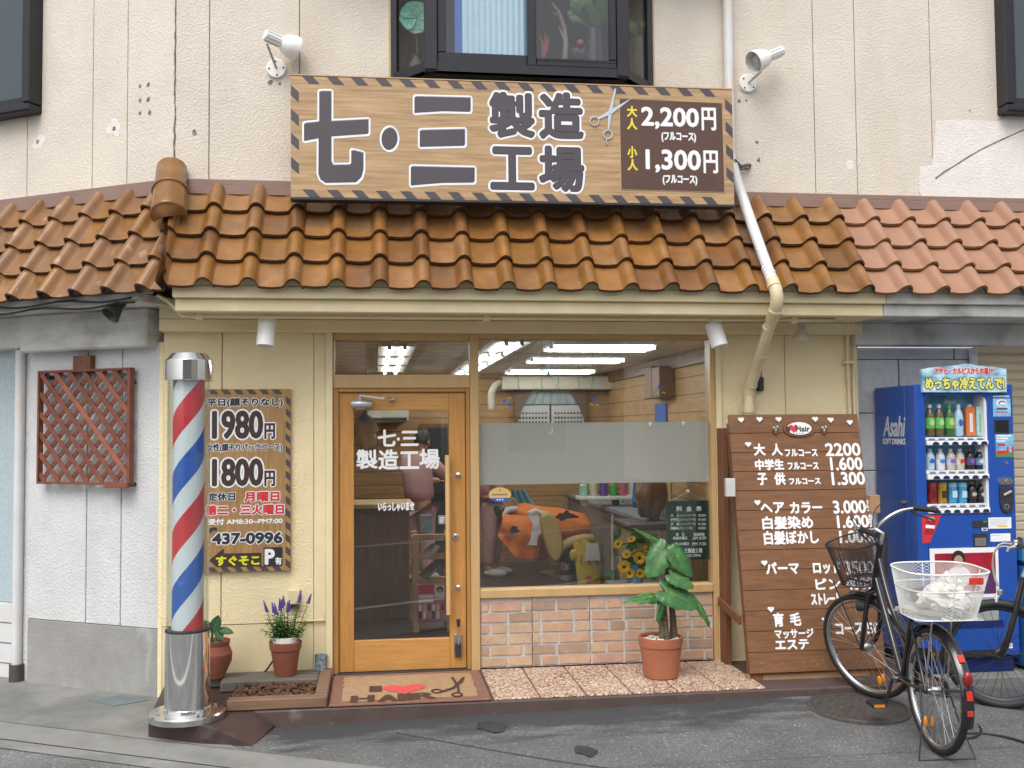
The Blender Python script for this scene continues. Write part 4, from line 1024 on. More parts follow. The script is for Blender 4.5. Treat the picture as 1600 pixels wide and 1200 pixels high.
for t_, bx_, b_ in (('2,200', (1003, 169, 1091, 201), .0055), ('円', (1097, 169, 1118, 203), .004), ('(フルコース)', (1034, 207, 1087, 222), .0028), ('1,300', (1010, 235, 1094, 269), .0055), ('円', (1100, 236, 1121, 270), .004), ('(フルコース)', (1036, 274, 1089, 289), .0028)):
    ptext(mb, FS, t_, *bx_, .0055, wp, bold=b_)
part(mb, 'price_panel', None, sign)
mb = MB(); sc_ = solid('scissors_print', (.50, .58, .62), .35); sc2 = solid('scissors_print_shade', (.33, .42, .48), .35)
for pts in ([(640, 232), (650, 240), (622, 385), (606, 490), (596, 490), (600, 385)], [(752, 292), (620, 395), (540, 428), (530, 420), (606, 372)]): mb.poly(FS, C3(pts), .0058 if pts[0][0] > 700 else .0066, sc_)
for cx, cy in ((514, 440), (597, 524)): mb.tube([FS.p(*q, .0066) for q in C3([(cx+27*math.cos(i*PI/10), cy+27*math.sin(i*PI/10)) for i in range(20)])], .0040, sc_, 6, closed=True)
mb.tube([FS.p(*q, .0066) for q in C3([(590, 552), (587, 570), (597, 588)])], .0035, sc_, 6); mb.disc(FS, *C3([(610, 392)])[0], .007, .0076, sc2, 10)
part(mb, 'scissors_emblem', None, sign)

# ---- two white spot lamps lighting the sign
def wall_lamp(label, base_px, pivot_px, back_px, mouth_px, dist, mo):
    b = at(*base_px, 0); r = thing('spot_lamp', label, 'lamp', b, group='white spot lamps above the sign')
    mb = MB(); X = Matrix.Translation(b)@Matrix.Rotation(PI/2, 4, 'X')
    mb.lathe([(.066, 0), (.066, .012), (.06, .022), (0, .022)], MT['white_soft'], 28, X=X)
    for k in range(4):
        a = k*PI/2+PI/4*(0 if base_px[0] < 800 else 1)+.1; mb.ball(b+V((.047*math.cos(a), -.022, .047*math.sin(a))), .0065, MT['dark'], 8)
    part(mb, 'base_plate', None, r)
    mb = MB(); pv = at(*pivot_px, -dist); mb.tube([b+V((0, -.02, 0)), pv], .0085, MT['silver'], 10); part(mb, 'arm', None, r)
    p, q = at(*back_px, -dist-mo), at(*mouth_px, -dist+mo); d = (q-p).normalized(); L = (q-p).length
    X = d.to_track_quat('Z', 'Y').to_matrix().to_4x4(); X.translation = p
    mb = MB(); k = L
    mb.lathe([(.0, 0), (.030, 0), (.036, .006), (.036, .02)], MT['white_soft'], 24, X=X, caps=False)
    vs = []; n = 24                                            # ribbed rear housing
    mb.lathe([(.036, .02), (.036, k*.5), (.042, k*.52)], MT['white_soft'], 24, X=X, caps=False)
    for i in range(12):
        a = i*PI/6; mb.box((.037*math.cos(a), .037*math.sin(a), k*.26), (.005, .005, k*.42), MT['silver'] if i % 2 else MT['white_soft'], X)
    part(mb, 'housing', None, r)
    mb = MB()
    mb.lathe([(.042, k*.521), (.060, k*.60), (.074, k*.74), (.080, k*.90), (.080, k), (.077, k), (.076, k*.9), (.068, k*.72), (.045, k*.58), (0, k*.57)], MT['white_soft'], 32, X=X, caps=False)
    mb.lathe([(.0, k*.93), (.03, k*.92), (.05, k*.86), (.03, k*.62)], solid('lamp_bulb', (.45, .44, .40), .15), 20, X=X, caps=False)
    part(mb, 'lamp_shade', None, r)
wall_lamp('white spot lamp at the left end of the shop sign, aimed down to the right', (432, 108), (417, 68), (413, 54), (464, 77), .14, .05)
wall_lamp('white spot lamp at the right end of the shop sign, aimed down to the left', (1168, 131), (1189, 112), (1222, 79), (1177, 98), .16, -.03)

# ---- spot lamps under the eaves
def can_lamp(label, top_px, bot_px, y, rp):
    p, q = at(*top_px, y), at(*bot_px, y-.03); r = thing('eaves_lamp', label, 'lamp', V((p.x, p.y, 2.345)), group='white cylinder lamps under the eaves')
    mb = MB(); mb.lathe([(.03, -.012), (.03, 0)], MT['silver'], 16, (p.x, p.y+.01, 2.345)); mb.tube([V((p.x+.004, p.y+.01, 2.345)), p+V((0, 0, .0))], .008, MT['silver'], 8); part(mb, 'bracket', None, r)
    d = (q-p); L = d.length; X = d.normalized().to_track_quat('Z', 'Y').to_matrix().to_4x4(); X.translation = p
    mb = MB(); mb.lathe([(0, 0), (rp*.86, 0), (rp, .012), (rp, L), (rp*.93, L), (rp*.9, L*.7), (0, L*.68)], MT['white_soft'], 28, X=X, caps=False)
    for a in (0, 2, 4): mb.ball(X@V((rp*.6*math.cos(a), rp*.6*math.sin(a), .001)), .006, MT['dark'], 6)
    part(mb, 'lamp_body', None, r)
can_lamp('white cylinder lamp under the eaves above the price poster', (418, 496), (414, 541), -.30, .056)
can_lamp('white cylinder lamp under the eaves at the right edge of the picture window', (1113, 503), (1125, 541), -.30, .056)
p = at(1252, 505, -.24); r = thing('eaves_spot', 'small dull silver reflector spot under the eaves right of the rain pipe', 'lamp', V((p.x, p.y, 2.345)))
mb = MB(); mb.lathe([(.028, -.012), (.028, 0)], MT['silver'], 14, (p.x, p.y, 2.345)); mb.tube([V((p.x, p.y, 2.34)), V((p.x, p.y, p.z))], .009, MT['silver'], 8); part(mb, 'bracket', None, r)
mb = MB(); X = V((-.1, -.2, -1)).normalized().to_track_quat('Z', 'Y').to_matrix().to_4x4(); X.translation = p
mb.lathe([(0, -.03), (.024, -.03), (.027, .04), (.030, .055), (.052, .09), (.056, .115), (.052, .118), (0, .128)], MT['silver'], 20, X=X, caps=False); part(mb, 'lamp_body', None, r)
p = UF.p(*UF.uv(196, 467, .30), .30); r = thing('floodlight', 'small black spotlight under the tiles of the white side wall', 'lamp', p)
mb = MB(); mb.tube([p+V((0, 0, .05)), p+V((.005, -.01, -.01))], .012, MT['dark_metal'], 8); mb.bx(p.x-.03, p.x+.03, p.y-.03, p.y+.03, p.z+.04, p.z+.055, MT['dark_metal']); part(mb, 'bracket', None, r)
mb = MB(); q = UF.p(*UF.uv(172, 493, .40), .40); d = (q-p); L = d.length; X = d.normalized().to_track_quat('Z', 'Y').to_matrix().to_4x4(); X.translation = p
mb.lathe([(0, -.01), (.028, -.008), (.030, L*.45), (.036, L*.55), (.062, L), (.057, L), (.028, L*.6), (0, L*.58)], MT['dark_metal'], 24, X=X, caps=False); part(mb, 'lamp_shade', None, r)

# ---- lattice panel on the white wing
a0, b0, a1, b1 = WF.box(60, 577, 205, 757, .06); h0, h1 = .03, .075
lat = thing('lattice_panel', 'red brown wooden lattice panel hung on the white side wall', 'lattice', WF.p((a0+a1)/2, b0, .03))
lw = MT['lattice']
mb = MB(); t = .016
mb.fbox(WF, a0, a0+t, b0, b1, h0, h1, lw, .002); mb.fbox(WF, a1-t-.008, a1, b0, b1, h0, h1, lw, .002); mb.fbox(WF, a0+t, a1-t-.008, b0, b0+t, h0, h1, lw, .002); mb.fbox(WF, a0+t, a1-t-.008, b1-t, b1, h0, h1, lw, .002)
part(mb, 'frame', None, lat)
def lattice(sgn, h, mt, w2=None):
    mb = MB(); W_, H_ = a1-a0-2*t, b1-b0-2*t; step = .128; w_ = .034
    for i in range(-12, 22):
        # line: a*? centre offset along diagonal
        c = i*step; ang = RAD(47)*sgn
        d = V((math.cos(ang), math.sin(ang)))
        pts = []
        # clip the infinite line through (c, 0) or (c, H) with rect
        base = V((c, 0)) if sgn > 0 else V((c, H_))
        tt = []
        for k in range(2):
            if abs(d[k]) > 1e-6:
                lo, hi = (0-base[k])/d[k], ((W_, H_)[k]-base[k])/d[k]
                tt.append((min(lo, hi), max(lo, hi)))
        lo, hi = max(q[0] for q in tt), min(q[1] for q in tt)
        if hi-lo < .03: continue
        p, q = base+d*lo, base+d*hi
        mb.beam(WF.p(a0+t+p.x, b0+t+p.y, h), WF.p(a0+t+q.x, b0+t+q.y, h), .009, w_, (MT['lattice2'] if sgn < 0 and i in (1, 4) else mt), .001, up=tuple(WF.n.cross(V((q-p).to_3d()).x*WF.u+V((q-p).to_3d()).y*WF.v)))
    part(mb, 'slats', None, lat)
lattice(1, .042, lw); lattice(-1, .062, lw)
mb = MB(); c0, c1, c2, c3 = WF.box(117, 556, 144, 579, .03); mb.fbox(WF, c0, c2, c1-.02, c3, .002, .05, MT['board_side'], .003); mb.disc(WF, (c0+c2)/2, (c1+c3)/2+.01, .006, .052, MT['dark'], 8)
part(mb, 'hanging_bracket', None, lat)
for x, y in ((204, 581), (206, 757), (206, 597), (78, 590)):
    mb = MB(); u_, v_ = WF.uv(x, y, .03); mb.tube([WF.p(u_, v_, 0), WF.p(u_, v_, .05)], .014, MT['dark'], 8); part(mb, 'spacer', None, lat)
mb = MB()
c0, c1, c2, c3 = WF.box(169, 750, 205, 762, .06); mb.fbox(WF, c0, c2+.004, c1, c3-.01, .076, .10, lw, .003)
part(mb, 'loose_slat', None, lat)

# ---- price poster beside the door
FPo = Fr((0, -.03, 0), (1, 0, 0), (0, 0, 1)); a0, b0, a1, b1 = FPo.box(290, 608, 454.5, 893.5)
pos = thing('price_poster', 'wood grain price board in yen on the cream wall between barber pole and door', 'sign', FPo.p((a0+a1)/2, b0))
mb = MB(); mb.fbox(FPo, a0, a1, b0, b1, -.029, 0, MT['poster_wood'], .001); part(mb, 'board_panel', None, pos)
mb = MB(); stripes(mb, FPo, a0, b0, a1, b1, .034, .082, .044, .026, .0012, MT['sign_dark']); part(mb, 'border_stripes', None, pos)
mb = MB(); dk = MT['sign_ink2']; h = .0016
def L_(t_, x0, y0, x1, y1, mt=None, bold=.003, out=None, **k): ptext(mb, FPo, t_, x0, y0, x1, y1, h, mt or dk, bold=bold, outline=out, **k)
br_ = solid('poster_brown', (.055, .035, .03))
L_('平日(顔そりなし)', 323.5, 622, 441.5, 636, dk, .0028, (.004, wp))
L_('1980', 333, 643, 409.5, 684, br_, .008, (.011, wp)); L_('円', 414, 662, 429, 685, br_, .004, (.007, wp))
L_('女性(顔そりパックコース)', 323.5, 693, 440.5, 706, dk, .002, (.0035, wp))
L_('1800', 333, 718, 409.5, 758, br_, .008, (.011, wp)); L_('円', 414, 736, 429, 759, br_, .004, (.007, wp))
L_('定休日', 325.5, 770, 367, 782, dk, .0026, (.003, wp)); L_('月曜日', 382, 769, 436, 783, MT['red'], .0035, (.005, wp))
L_('第二・三火曜日', 322, 789, 443, 804, MT['red'], .0035, (.005, wp))
L_('受付 AM8:30~PM7:00', 325, 810, 441, 819, wp, .0018)
L_('437-0996', 332, 833, 440.5, 849, dk, .005, (.006, wp))
tp = [FPo.uv(220+x/3.333, 560+y/3.333) for x, y in ((345, 905), (360, 885), (385, 878), (400, 886), (392, 900), (380, 894), (366, 902), (362, 915))]
mb.poly(FPo, tp, .003, dk)
ar = [FPo.uv(220+x/3.333, 560+y/3.333) for x, y in ((355, 1052), (433, 988), (433, 1016), (628, 1012), (628, 1082), (433, 1086), (395, 1086))]
mb.poly(FPo, ar, .0022, br_); h = .0032
L_('すぐそこ', 338, 869, 405, 883, solid('lime_yellow', (.72, .72, .03)), .0035)
h = .0022; bx_ = FPo.box(412, 855, 441.5, 884.5); mb.poly(FPo, [(bx_[0], bx_[1]), (bx_[2], bx_[1]), (bx_[2], bx_[3]), (bx_[0], bx_[3])], .0022, solid('poster_black', (.03, .028, .032)))
h = .003; L_('P', 415, 859, 428, 881, wp, .006); L_('有', 430, 871, 440, 882, wp, .0018)
part(mb, 'lettering', None, pos)

# ---- barber pole
PY = -.87; PX = at(293, 1000, PY).x
pole = thing('barber_pole', 'red white and blue striped barber pole with polished steel base and cap', 'barber pole', (PX, PY, 0))
z_dt = at(293, 988, PY-.1).z; z_cb = at(290, 593, PY-.1).z; z_ct = at(290, 562, PY-.1).z; z_cc = at(290, 553, PY-.08).z
mb = MB(); mb.lathe([(.212, .0), (.212, .030), (.203, .038), (.14, .042), (0, .042)], MT['chrome_dull'], 64, (PX, PY, 0))
for k in range(4): a = k*PI/2+.5; mb.lathe([(.012, .042), (.012, .05), (0, .051)], MT['steel'], 8, (PX+.165*math.cos(a), PY+.165*math.sin(a), 0), smooth=False)
part(mb, 'base_plate', None, pole)
mb = MB(); mb.lathe([(.129, .0425), (.129, .060), (.1235, .062), (.123, z_dt-.012), (.123, z_dt)], MT['chrome'], 64, (PX, PY, 0), caps=False)
mb.lathe([(.124, z_dt-.008), (.124, z_dt+.004), (.09, z_dt+.005)], MT['dark'], 64, (PX, PY, 0), caps=False)
part(mb, 'drum', None, pole)
mb = MB(); zs_ = (z_dt-.16, z_dt-.02)
# drinks-free plain steel; stripes cylinder as helical bands
zb_, zt_ = z_dt+.004, z_cb; PIT = .65; R_ = .0875; nz, na = 90, 48
z_red = at(268, 710, PY).z                                  # a red band's lower edge at the left silhouette
cols = [(MT['red'], .0, .27), (MT['pole_white'], .27, .5), (MT['blue'], .5, .77), (MT['pole_white'], .77, 1.0)]
th_l = PI*1.02                                              # left silhouette angle seen by the camera
for mt, f0, f1 in cols:
    vs = []
    for i in range(nz+1):
        z = zb_+(zt_-zb_)*i/nz
        for k in range(13):
            f = f0+(f1-f0)*k/12
            # height of fraction f at angle th: z = z_red + PIT*(f + (th-th_l)/2pi)
            th = th_l+2*PI*((z-z_red)/PIT-f)
            vs.append(V((PX+R_*math.cos(th), PY+R_*math.sin(th), z)))
    mb.add(vs, [(i*13+k, i*13+k+1, (i+1)*13+k+1, (i+1)*13+k) for i in range(nz) for k in range(12)], mt, True)
part(mb, 'striped_cylinder', None, pole)
mb = MB(); mb.lathe([(.117, zb_), (.117, zt_)], MT['acrylic'], 64, (PX, PY, 0), caps=False); mb.lathe([(.111, zb_), (.111, zt_)], MT['acrylic'], 64, (PX, PY, 0), caps=False); part(mb, 'clear_tube', None, pole)
mb = MB(); mb.lathe([(.091, z_cb-.004), (.129, z_cb-.004), (.131, z_cb), (.131, z_ct), (.128, z_ct+.004)], MT['chrome'], 64, (PX, PY, 0), caps=False); mb.lathe([(.128, z_ct+.004), (.093, z_ct+.042), (0, z_ct+.044)], MT['chrome_dull'], 64, (PX, PY, 0))
part(mb, 'cap', None, pole)

# ---- planter with bark, pots, small can
pl = thing('planter_box', 'low timber planter edging filled with bark between barber pole and doormat', 'planter', (-.6, -.4, 0))
mb = MB(); tw = MT['planter']; tg = MT['planter_grey']
px0, px1 = -.845, -.275; yf = -.79; yb = -.34
mb.bx(px0, px1, yf, yf+.085, .0, .062, tw, .006); mb.bx(px1-.075, px1, yf+.086, -.02, .0, .06, tw, .006); mb.bx(px0-.10, px1-.076, yb, yb+.14, .0, .066, tg, .008); mb.bx(px0-.30, px1-.076, yb+.142, -.01, .0, .050, tg, .008)
part(mb, 'timber_edging', None, pl)
mb = MB(); mb.bx(px0-.0, px1-.078, yf+.087, yb-.002, .001, .014, MT['soil'])
random.seed(11)
for i in range(330):
    x, y = random.uniform(px0+.01, px1-.10), random.uniform(yf+.10, yb-.012); z = .022+random.uniform(0, .03)
    X = Matrix.Translation((x, y, z))@Matrix.Rotation(random.uniform(0, 6.3), 4, 'Z')@Matrix.Rotation(random.uniform(-.6, .6), 4, 'X')@Matrix.Rotation(random.uniform(-.5, .5), 4, 'Y')
    L = random.uniform(.02, .055); W_ = random.uniform(.012, .026)
    vs = [V((-L, -W_*.5, 0)), V((-L*.3, -W_, 0)), V((L*.6, -W_*.8, 0)), V((L, 0, 0)), V((L*.4, W_*.9, 0)), V((-L*.6, W_*.7, 0))]
    vs = [v*.62+V((0, 0, random.uniform(-.003, .003))) for v in vs]; tp = [v*.9+V((0, 0, .009)) for v in vs]
    mb.add(vs+tp, [(6, 7, 8, 9, 10, 11)]+[(k, (k+1) % 6, 6+(k+1) % 6, 6+k) for k in range(6)], MT['bark'], False, X)
b_ = part(mb, 'bark_chips', None, pl); b_['kind'] = 'stuff'
p = at(503, 780, -.05); c = V((-.345, -.06, .052))
mb = MB(); mb.lathe([(.036, .0), (.042, .1), (.040, .1), (.034, .006), (0, .006)], solid('mosaic_glass', (.20, .26, .29), .3, var=.8, scale=70), 24, c)
tag(mb.build('glass_jar', loc=c), 'small blue grey mosaic jar on the planter edge against the door post', 'jar')

def leaf(mb, base, d, nrm, L, W_, mt, vein=None, heart_=.0, cup=.15, droop=.25, ns=10, wav=0.):
    """a leaf blade from base along d, bending against nrm; heart_ lobes behind the base"""
    d = V(d).normalized(); nrm = V(nrm); s_ = d.cross(nrm).normalized(); nrm = s_.cross(d).normalized()
    rows = []
    for i in range(ns+1):
        t = i/ns; 
        if heart_: wd = W_*min(1, (t/.2)**.45+.12)*(1-(max(0, t-.2)/.8)**1.7)
        else: wd = W_*math.sin(PI*min(.995, t*.97+.02))**.85
        y = (t-heart_)*L
        c = V(base)+d*(y*(1-.10*t))-nrm*(droop*L*t*t)
        row = []
        for k in range(-3, 4):
            q = k/3; back = -heart_*L*1.0*abs(q)**1.2*max(0, 1-t*3) if heart_ else 0
            z = cup*W_*(abs(q)**1.5)+wav*W_*math.sin(t*13+k)*abs(q)
            row.append(c+s_*(wd*q)+nrm*z+d*back)
        rows.append(row)
    vs = [p for r_ in rows for p in r_]
    mb.add(vs, [(i*7+k, i*7+k+1, (i+1)*7+k+1, (i+1)*7+k) for i in range(ns) for k in range(6)], mt, True)
    if vein:
        mb.tube([rows[i][3]+nrm*.0015 for i in range(ns+1)], [max(.0008, .0035*(1-i/ns)) for i in range(ns+1)], vein, 5)
        for i in range(1, ns-1, 2):
            for sg in (0, 6): mb.tube([rows[i][3]+nrm*.001, rows[min(ns, i+1)][3 + (1 if sg else -1)*1]+nrm*.0012, rows[min(ns, i+2)][3+(1 if sg else -1)*2]+nrm*.001], .0011, vein, 4)
def heart_leaf(mb, base, d, nrm, L, W_, mt, vein):
    '''heart shaped blade: petiole joins at the notch, lobes behind it, wavy drooping margin'''
    d = V(d).normalized(); s_ = d.cross(V(nrm)).normalized(); nr = s_.cross(d).normalized(); n, R = 36, 6
    tab = [(0, 1.0), (14, .90), (32, .76), (55, .66), (80, .60), (105, .56), (130, .53), (150, .46), (165, .32), (180, .10)]
    def rad(a):
        a = abs(a)
        for (a0, r0), (a1, r1) in zip(tab, tab[1:]):
            if a <= a1: return r0+(r1-r0)*(a-a0)/(a1-a0)
        return tab[-1][1]
    sd_ = random.uniform(0, 50); kx = W_/(.60*L); fold = random.uniform(.10, .22); roll_ = random.uniform(-.12, .12)
    def pt(a, f):
        r_ = rad(a)*f*L*(1+.035*math.sin(a*.16+sd_)); t = math.radians(a); x, y = r_*math.cos(t), r_*math.sin(t)*kx
        h = fold*abs(y)*(1-.4*f)+roll_*y-.22*max(0, x)**2/L-.10*L*f**3*(abs(y)/max(W_, 1e-4))**2+.022*L*f*f*math.sin(a*.21+sd_)
        h -= .012*L*abs(math.sin(t*3.0+.3))*f*(1-f)*2
        return V(base)+d*x+s_*y+nr*h
    vs = [V(base)]+[pt(-180+360*k/n, (i+1)/R) for i in range(R) for k in range(n)]
    fs = [(0, 1+k, 1+(k+1) % n) for k in range(n)]+[(1+i*n+k, 1+(i+1)*n+k, 1+(i+1)*n+(k+1) % n, 1+i*n+(k+1) % n) for i in range(R-1) for k in range(n)]
    mb.add(vs, fs, mt, True)
    mb.tube([pt(0, f)+nr*.001 for f in (.02, .25, .5, .75, .95)], [.0028, .0024, .002, .0014, .0006], vein, 5)
    for a in (-135, -95, -60, -32, 32, 60, 95, 135): mb.tube([pt(a*(.55+.45*f) if abs(a) < 90 else a, f)+nr*.0008 for f in (.05, .3, .6, .88)], [.0014, .0012, .0009, .0004], vein, 4)
def pot(mb, o, h, r0, r1, mt, rim=.012, rh=.05):
    mb.lathe([(0, 0), (r0*.94, 0), (r0, .008), (r0+(r1-r0)*(1-rh/h)-.0, h-rh-.004), (r1+.0, h-rh), (r1+rim*.4, h-.01), (r1+rim*.4, h-.003), (r1, h), (r1-.012, h-.003), (r1-.022, h*.62)], mt, 40, o, caps=False)
# elephant-ear plant in the big terracotta pot
o = gz(1041, 1064, .006); o = V((o.x, -.40, .006)); scl = 1/ (FPX/6.62)
pp_ = thing('potted_plant', 'tall leafy plant with big heart shaped leaves in a terracotta pot before the window', 'plant', o)
mb = MB(); hp = .262; pot(mb, o, hp, .112, .140, MT['terracotta'], .010, .06)
part(mb, 'pot', None, pp_)
mb = MB(); mb.lathe([(0, hp-.035), (.125, hp-.04)], MT['soil'], 24, o, caps=False)
random.seed(5)
for i in range(150):
    a, r_ = random.uniform(0, 6.28), .118*random.random()**.5; c = o+V((r_*math.cos(a), r_*math.sin(a), hp-.03+random.uniform(0, .016)))
    mb.ball(c, random.uniform(.007, .013), MT['pebble'], 6, (1, random.uniform(.6, 1), .6))
g_ = part(mb, 'pebbles', None, pp_); g_['kind'] = 'stuff'
K = lambda x, y, dy=0.: V((at(x, y, o.y+dy).x, o.y+dy, at(x, y, o.y+dy).z))
for pts, rs in (([K(1034, 1008), K(1036, 985), K(1030, 960)], [.026, .024, .017]), ([K(1044, 1010, -.02), K(1040, 975, -.02), K(1037, 935, -.01), K(1042, 905), K(1043, 868), K(1040, 850)], [.017, .016, .016, .018, .013, .008]), ([K(1054, 1006, .02), K(1052, 970, .02), K(1049, 940, .02), K(1047, 915, .01)], [.026, .022, .020, .012])):
    mb = MB(); q = []; qr = []
    for i in range(len(pts)-1):
        for k in range(5):
            f = k/5; q.append(pts[i].lerp(pts[i+1], f)+V((random.uniform(-.002, .002), 0, 0))); qr.append((rs[i]+(rs[i+1]-rs[i])*f)*(1+.10*math.sin((i*5+k)*2.6)))
    q.append(pts[-1]); qr.append(rs[-1]); mb.tube(q, qr, MT['trunk'], 10); part(mb, 'trunk', None, pp_)
# leaves: (leaf base px, tip px, length-ish half width px, facing, dy, stem foot px)
LV = [((1036, 862), (1014, 898), 21, (-.25, -1, .35), -.06, (1042, 868)), ((1056, 866), (1083, 896), 19, (.3, -1, .35), -.08, (1045, 868)),
      ((1054, 901), (1083, 915), 15, (.2, -1, .55), -.11, (1046, 905)), ((1036, 851), (999, 820), 9, (.1, -.45, .9), .02, (1041, 856)),
      ((1046, 926), (1090, 943), 24, (.05, -.85, .55), -.12, (1038, 930)), ((1022, 932), (980, 934), 13, (0, -.6, .85), -.03, (1032, 965)),
      ((1089, 941), (1115, 976), 10, (.6, -.7, .3), -.06, (1078, 930)), ((1040, 856), (1056, 868), 9, (.3, -1, .2), .03, (1041, 862)), ((1036, 946), (1030, 970), 8, (.3, -1, .2), -.05, (1034, 962))]
for (bx, by), (tx, ty), hw, nr, dy, (fx, fy) in LV:
    p, q = K(bx, by, dy), K(tx, ty, dy-.04); d = q-p; Lf = d.length*1.10
    mb = MB(); heart_leaf(mb, p, d, nr, Lf, hw*scl*.98, MT['leaf'], MT['leaf_vein'])
    s0 = K(fx, fy, 0); mb.tube([s0, s0.lerp(p, .5)+V((0, -.015, .03)), p], [.007, .005, .004], MT['stem'], 7)
    part(mb, 'leaf', None, pp_)
# veronica
o = gz(447, 1062, .06); o = V((at(446, 1040, -.22).x, -.22, .066))
ve = thing('potted_plant', 'purple flowering spikes in a small terracotta pot on the planter edge', 'plant', o)
mb = MB(); pot(mb, o, .215, .068, .098, MT['terra_dark'], .012, .05); part(mb, 'pot', None, ve)
mb = MB(); mb.lathe([(0, .15), (.076, .15), (.084, .246), (.079, .246), (.072, .2), (0, .2)], MT['white'], 28, o, caps=False); part(mb, 'inner_pot', None, ve)
mb = MB(); random.seed(9); spikes = []
for i in range(46):
    a, r_ = random.uniform(0, 6.28), .068*random.random()**.6; b0 = o+V((r_*math.cos(a), r_*math.sin(a), .21)); H = random.uniform(.08, .17) if i > 11 else random.uniform(.17, .25)
    lean = V((math.cos(a)*r_*1.4+random.uniform(-.02, .02), math.sin(a)*r_*.9, H)); t_ = b0+lean
    mb.tube([b0, b0+lean*.5+V((0, 0, .01)), t_], [.003, .0025, .002], MT['leaf_fine'], 5)
    for k in range(16):
        f = .12+.85*k/16; c = b0+lean*f; aa = k*2.4+i; dd = V((math.cos(aa), math.sin(aa), .35)); leaf(mb, c, dd, (0, 0, 1), random.uniform(.035, .06)*(1.1-.4*f), .008, MT['leaf_fine'], droop=.35, ns=3)
    if i <= 11: spikes.append((t_, lean.normalized()))
part(mb, 'foliage', None, ve)
for t_, d in spikes:
    mb = MB(); L = random.uniform(.055, .085)
    for k in range(34):
        f = k/34; a = k*2.4; c = t_+d*(L*f)+V((math.cos(a), math.sin(a), 0))*(.0078*(1-f)+.002); mb.ball(c, .0045*(1.1-.6*f), MT['purple'], 5)
    mb.tube([t_, t_+d*L], [.009, .002], MT['purple'], 6)
    part(mb, 'flower_spike', None, ve)
# succulent behind the pole
o = V((at(338, 1040, -.20).x, -.20, .066)); o.x -= .01
su = thing('potted_plant', 'broad leaved green succulent in an urn shaped pot half hidden by the barber pole', 'plant', o)
mb = MB(); mb.lathe([(0, 0), (.062, 0), (.072, .03), (.104, .10), (.108, .15), (.088, .20), (.094, .222), (.096, .232), (.084, .232), (.078, .2), (0, .19)], MT['terra_dark'], 36, o, caps=False); part(mb, 'pot', None, su)
K2 = lambda x, y, dy=0.: V((at(x, y, o.y+dy).x, o.y+dy, at(x, y, o.y+dy).z))
mb = MB(); mb.tube([o+V((0, 0, .19)), K2(331, 1000), K2(332, 985)], [.012, .010, .006], MT['stem'], 8); part(mb, 'stem', None, su)
for (bx, by), (tx, ty), hw in (((333, 990), (341, 962), 8), ((338, 983), (365, 988), 6), ((336, 984), (348, 998), 7), ((334, 1000), (350, 1016), 8), ((332, 1006), (343, 1008), 6), ((331, 1016), (334, 1026), 6), ((330, 988), (315, 970), 8), ((330, 1000), (312, 1004), 8)):
    p, q = K2(bx, by, -.02), K2(tx, ty, -.05); mb = MB(); leaf(mb, p, q-p, (.2, -.8, .6), (q-p).length*1.1, hw*scl*1.05, MT['leaf_dark'], MT['leaf_vein'], cup=.2, droop=.12, ns=8); part(mb, 'leaf', None, su)

# ---- doormat
zc_ = lambda x, y: gz(x, y, .016)
FMt = Fr((0, 0, .016), (1, 0, 0), (0, 1, 0)); md_ = thing('doormat', 'brown and tan coir doormat with scissors and a red heart at the shop door', 'doormat', (.15, -.4, 0))
m0, m1 = zc_(530, 1104), zc_(766, 1094); n0 = zc_(541, 1057); n1 = zc_(740, 1053)
MXa, MXb, MYa, MYb = -.265, .69, -.795, -.045
mb = MB(); mb.bx(MXa, MXb, MYa, MYb, .0, .013, MT['mat_edge'], .004); part(mb, 'mat_base', None, md_)
mb = MB(); o_ = []
for (xa_, ya_, xb__, yb__) in ((MXa+.07, MYa+.07, MXb-.07, MYa+.07), (MXb-.07, MYa+.07, MXb-.07, MYb-.07), (MXb-.07, MYb-.07, MXa+.07, MYb-.07), (MXa+.07, MYb-.07, MXa+.07, MYa+.07)):
    for i in range(14): f = i/14; o_.append((xa_+(xb__-xa_)*f+.02*mnoise.noise(V((i*.9, xa_*9, ya_*7))), ya_+(yb__-ya_)*f+.02*mnoise.noise(V((i*.8, ya_*9, 4)))))
mb.poly(FMt, o_, -.0015, MT['mat_mid'], .001)
UVm = lambda x, y: (gz(500+x/3.333, 760+y/3.333, .016).x, gz(500+x/3.333, 760+y/3.333, .016).y)
def mtx(t_, x0, y0, x1, y1, b_):
    p, q = UVm(x0, y1), UVm(x1, y1); r_ = UVm((x0+x1)/2, y0); text(mb, FMt, t_, (p[0], p[1], q[0], r_[1]), .0, MT['mat_ink'], bold=b_)
mtx('I', 262, 1040, 318, 1070, .007); mtx('H', 168, 1090, 275, 1122, .012); mtx('A', 310, 1086, 400, 1118, .012); mtx('I', 415, 1080, 475, 1112, .012); mtx('R', 495, 1075, 600, 1106, .012)
hc = UVm(438, 1054); mb.poly(FMt, heart(FMt, hc[0], hc[1], .135), .0015, MT['red'])
hcx = UVm(437, 1050)
for pts in ([(680, 995), (695, 992), (725, 1040), (730, 1075), (715, 1075), (712, 1045)], [(755, 992), (740, 995), (690, 1045), (620, 1068), (625, 1078), (700, 1056), (745, 1020)]): mb.poly(FMt, [UVm(*q) for q in pts], .001 if pts[0][0] > 700 else .0016, MT['mat_ink'])
for cx, cy in ((608, 1068), (714, 1086)):
    mb.tube([V((*UVm(cx+26*math.cos(i*PI/9), cy+9*math.sin(i*PI/9)), .017)) for i in range(18)], .006, MT['mat_ink'], 6, closed=True)
part(mb, 'mat_design', None, md_)

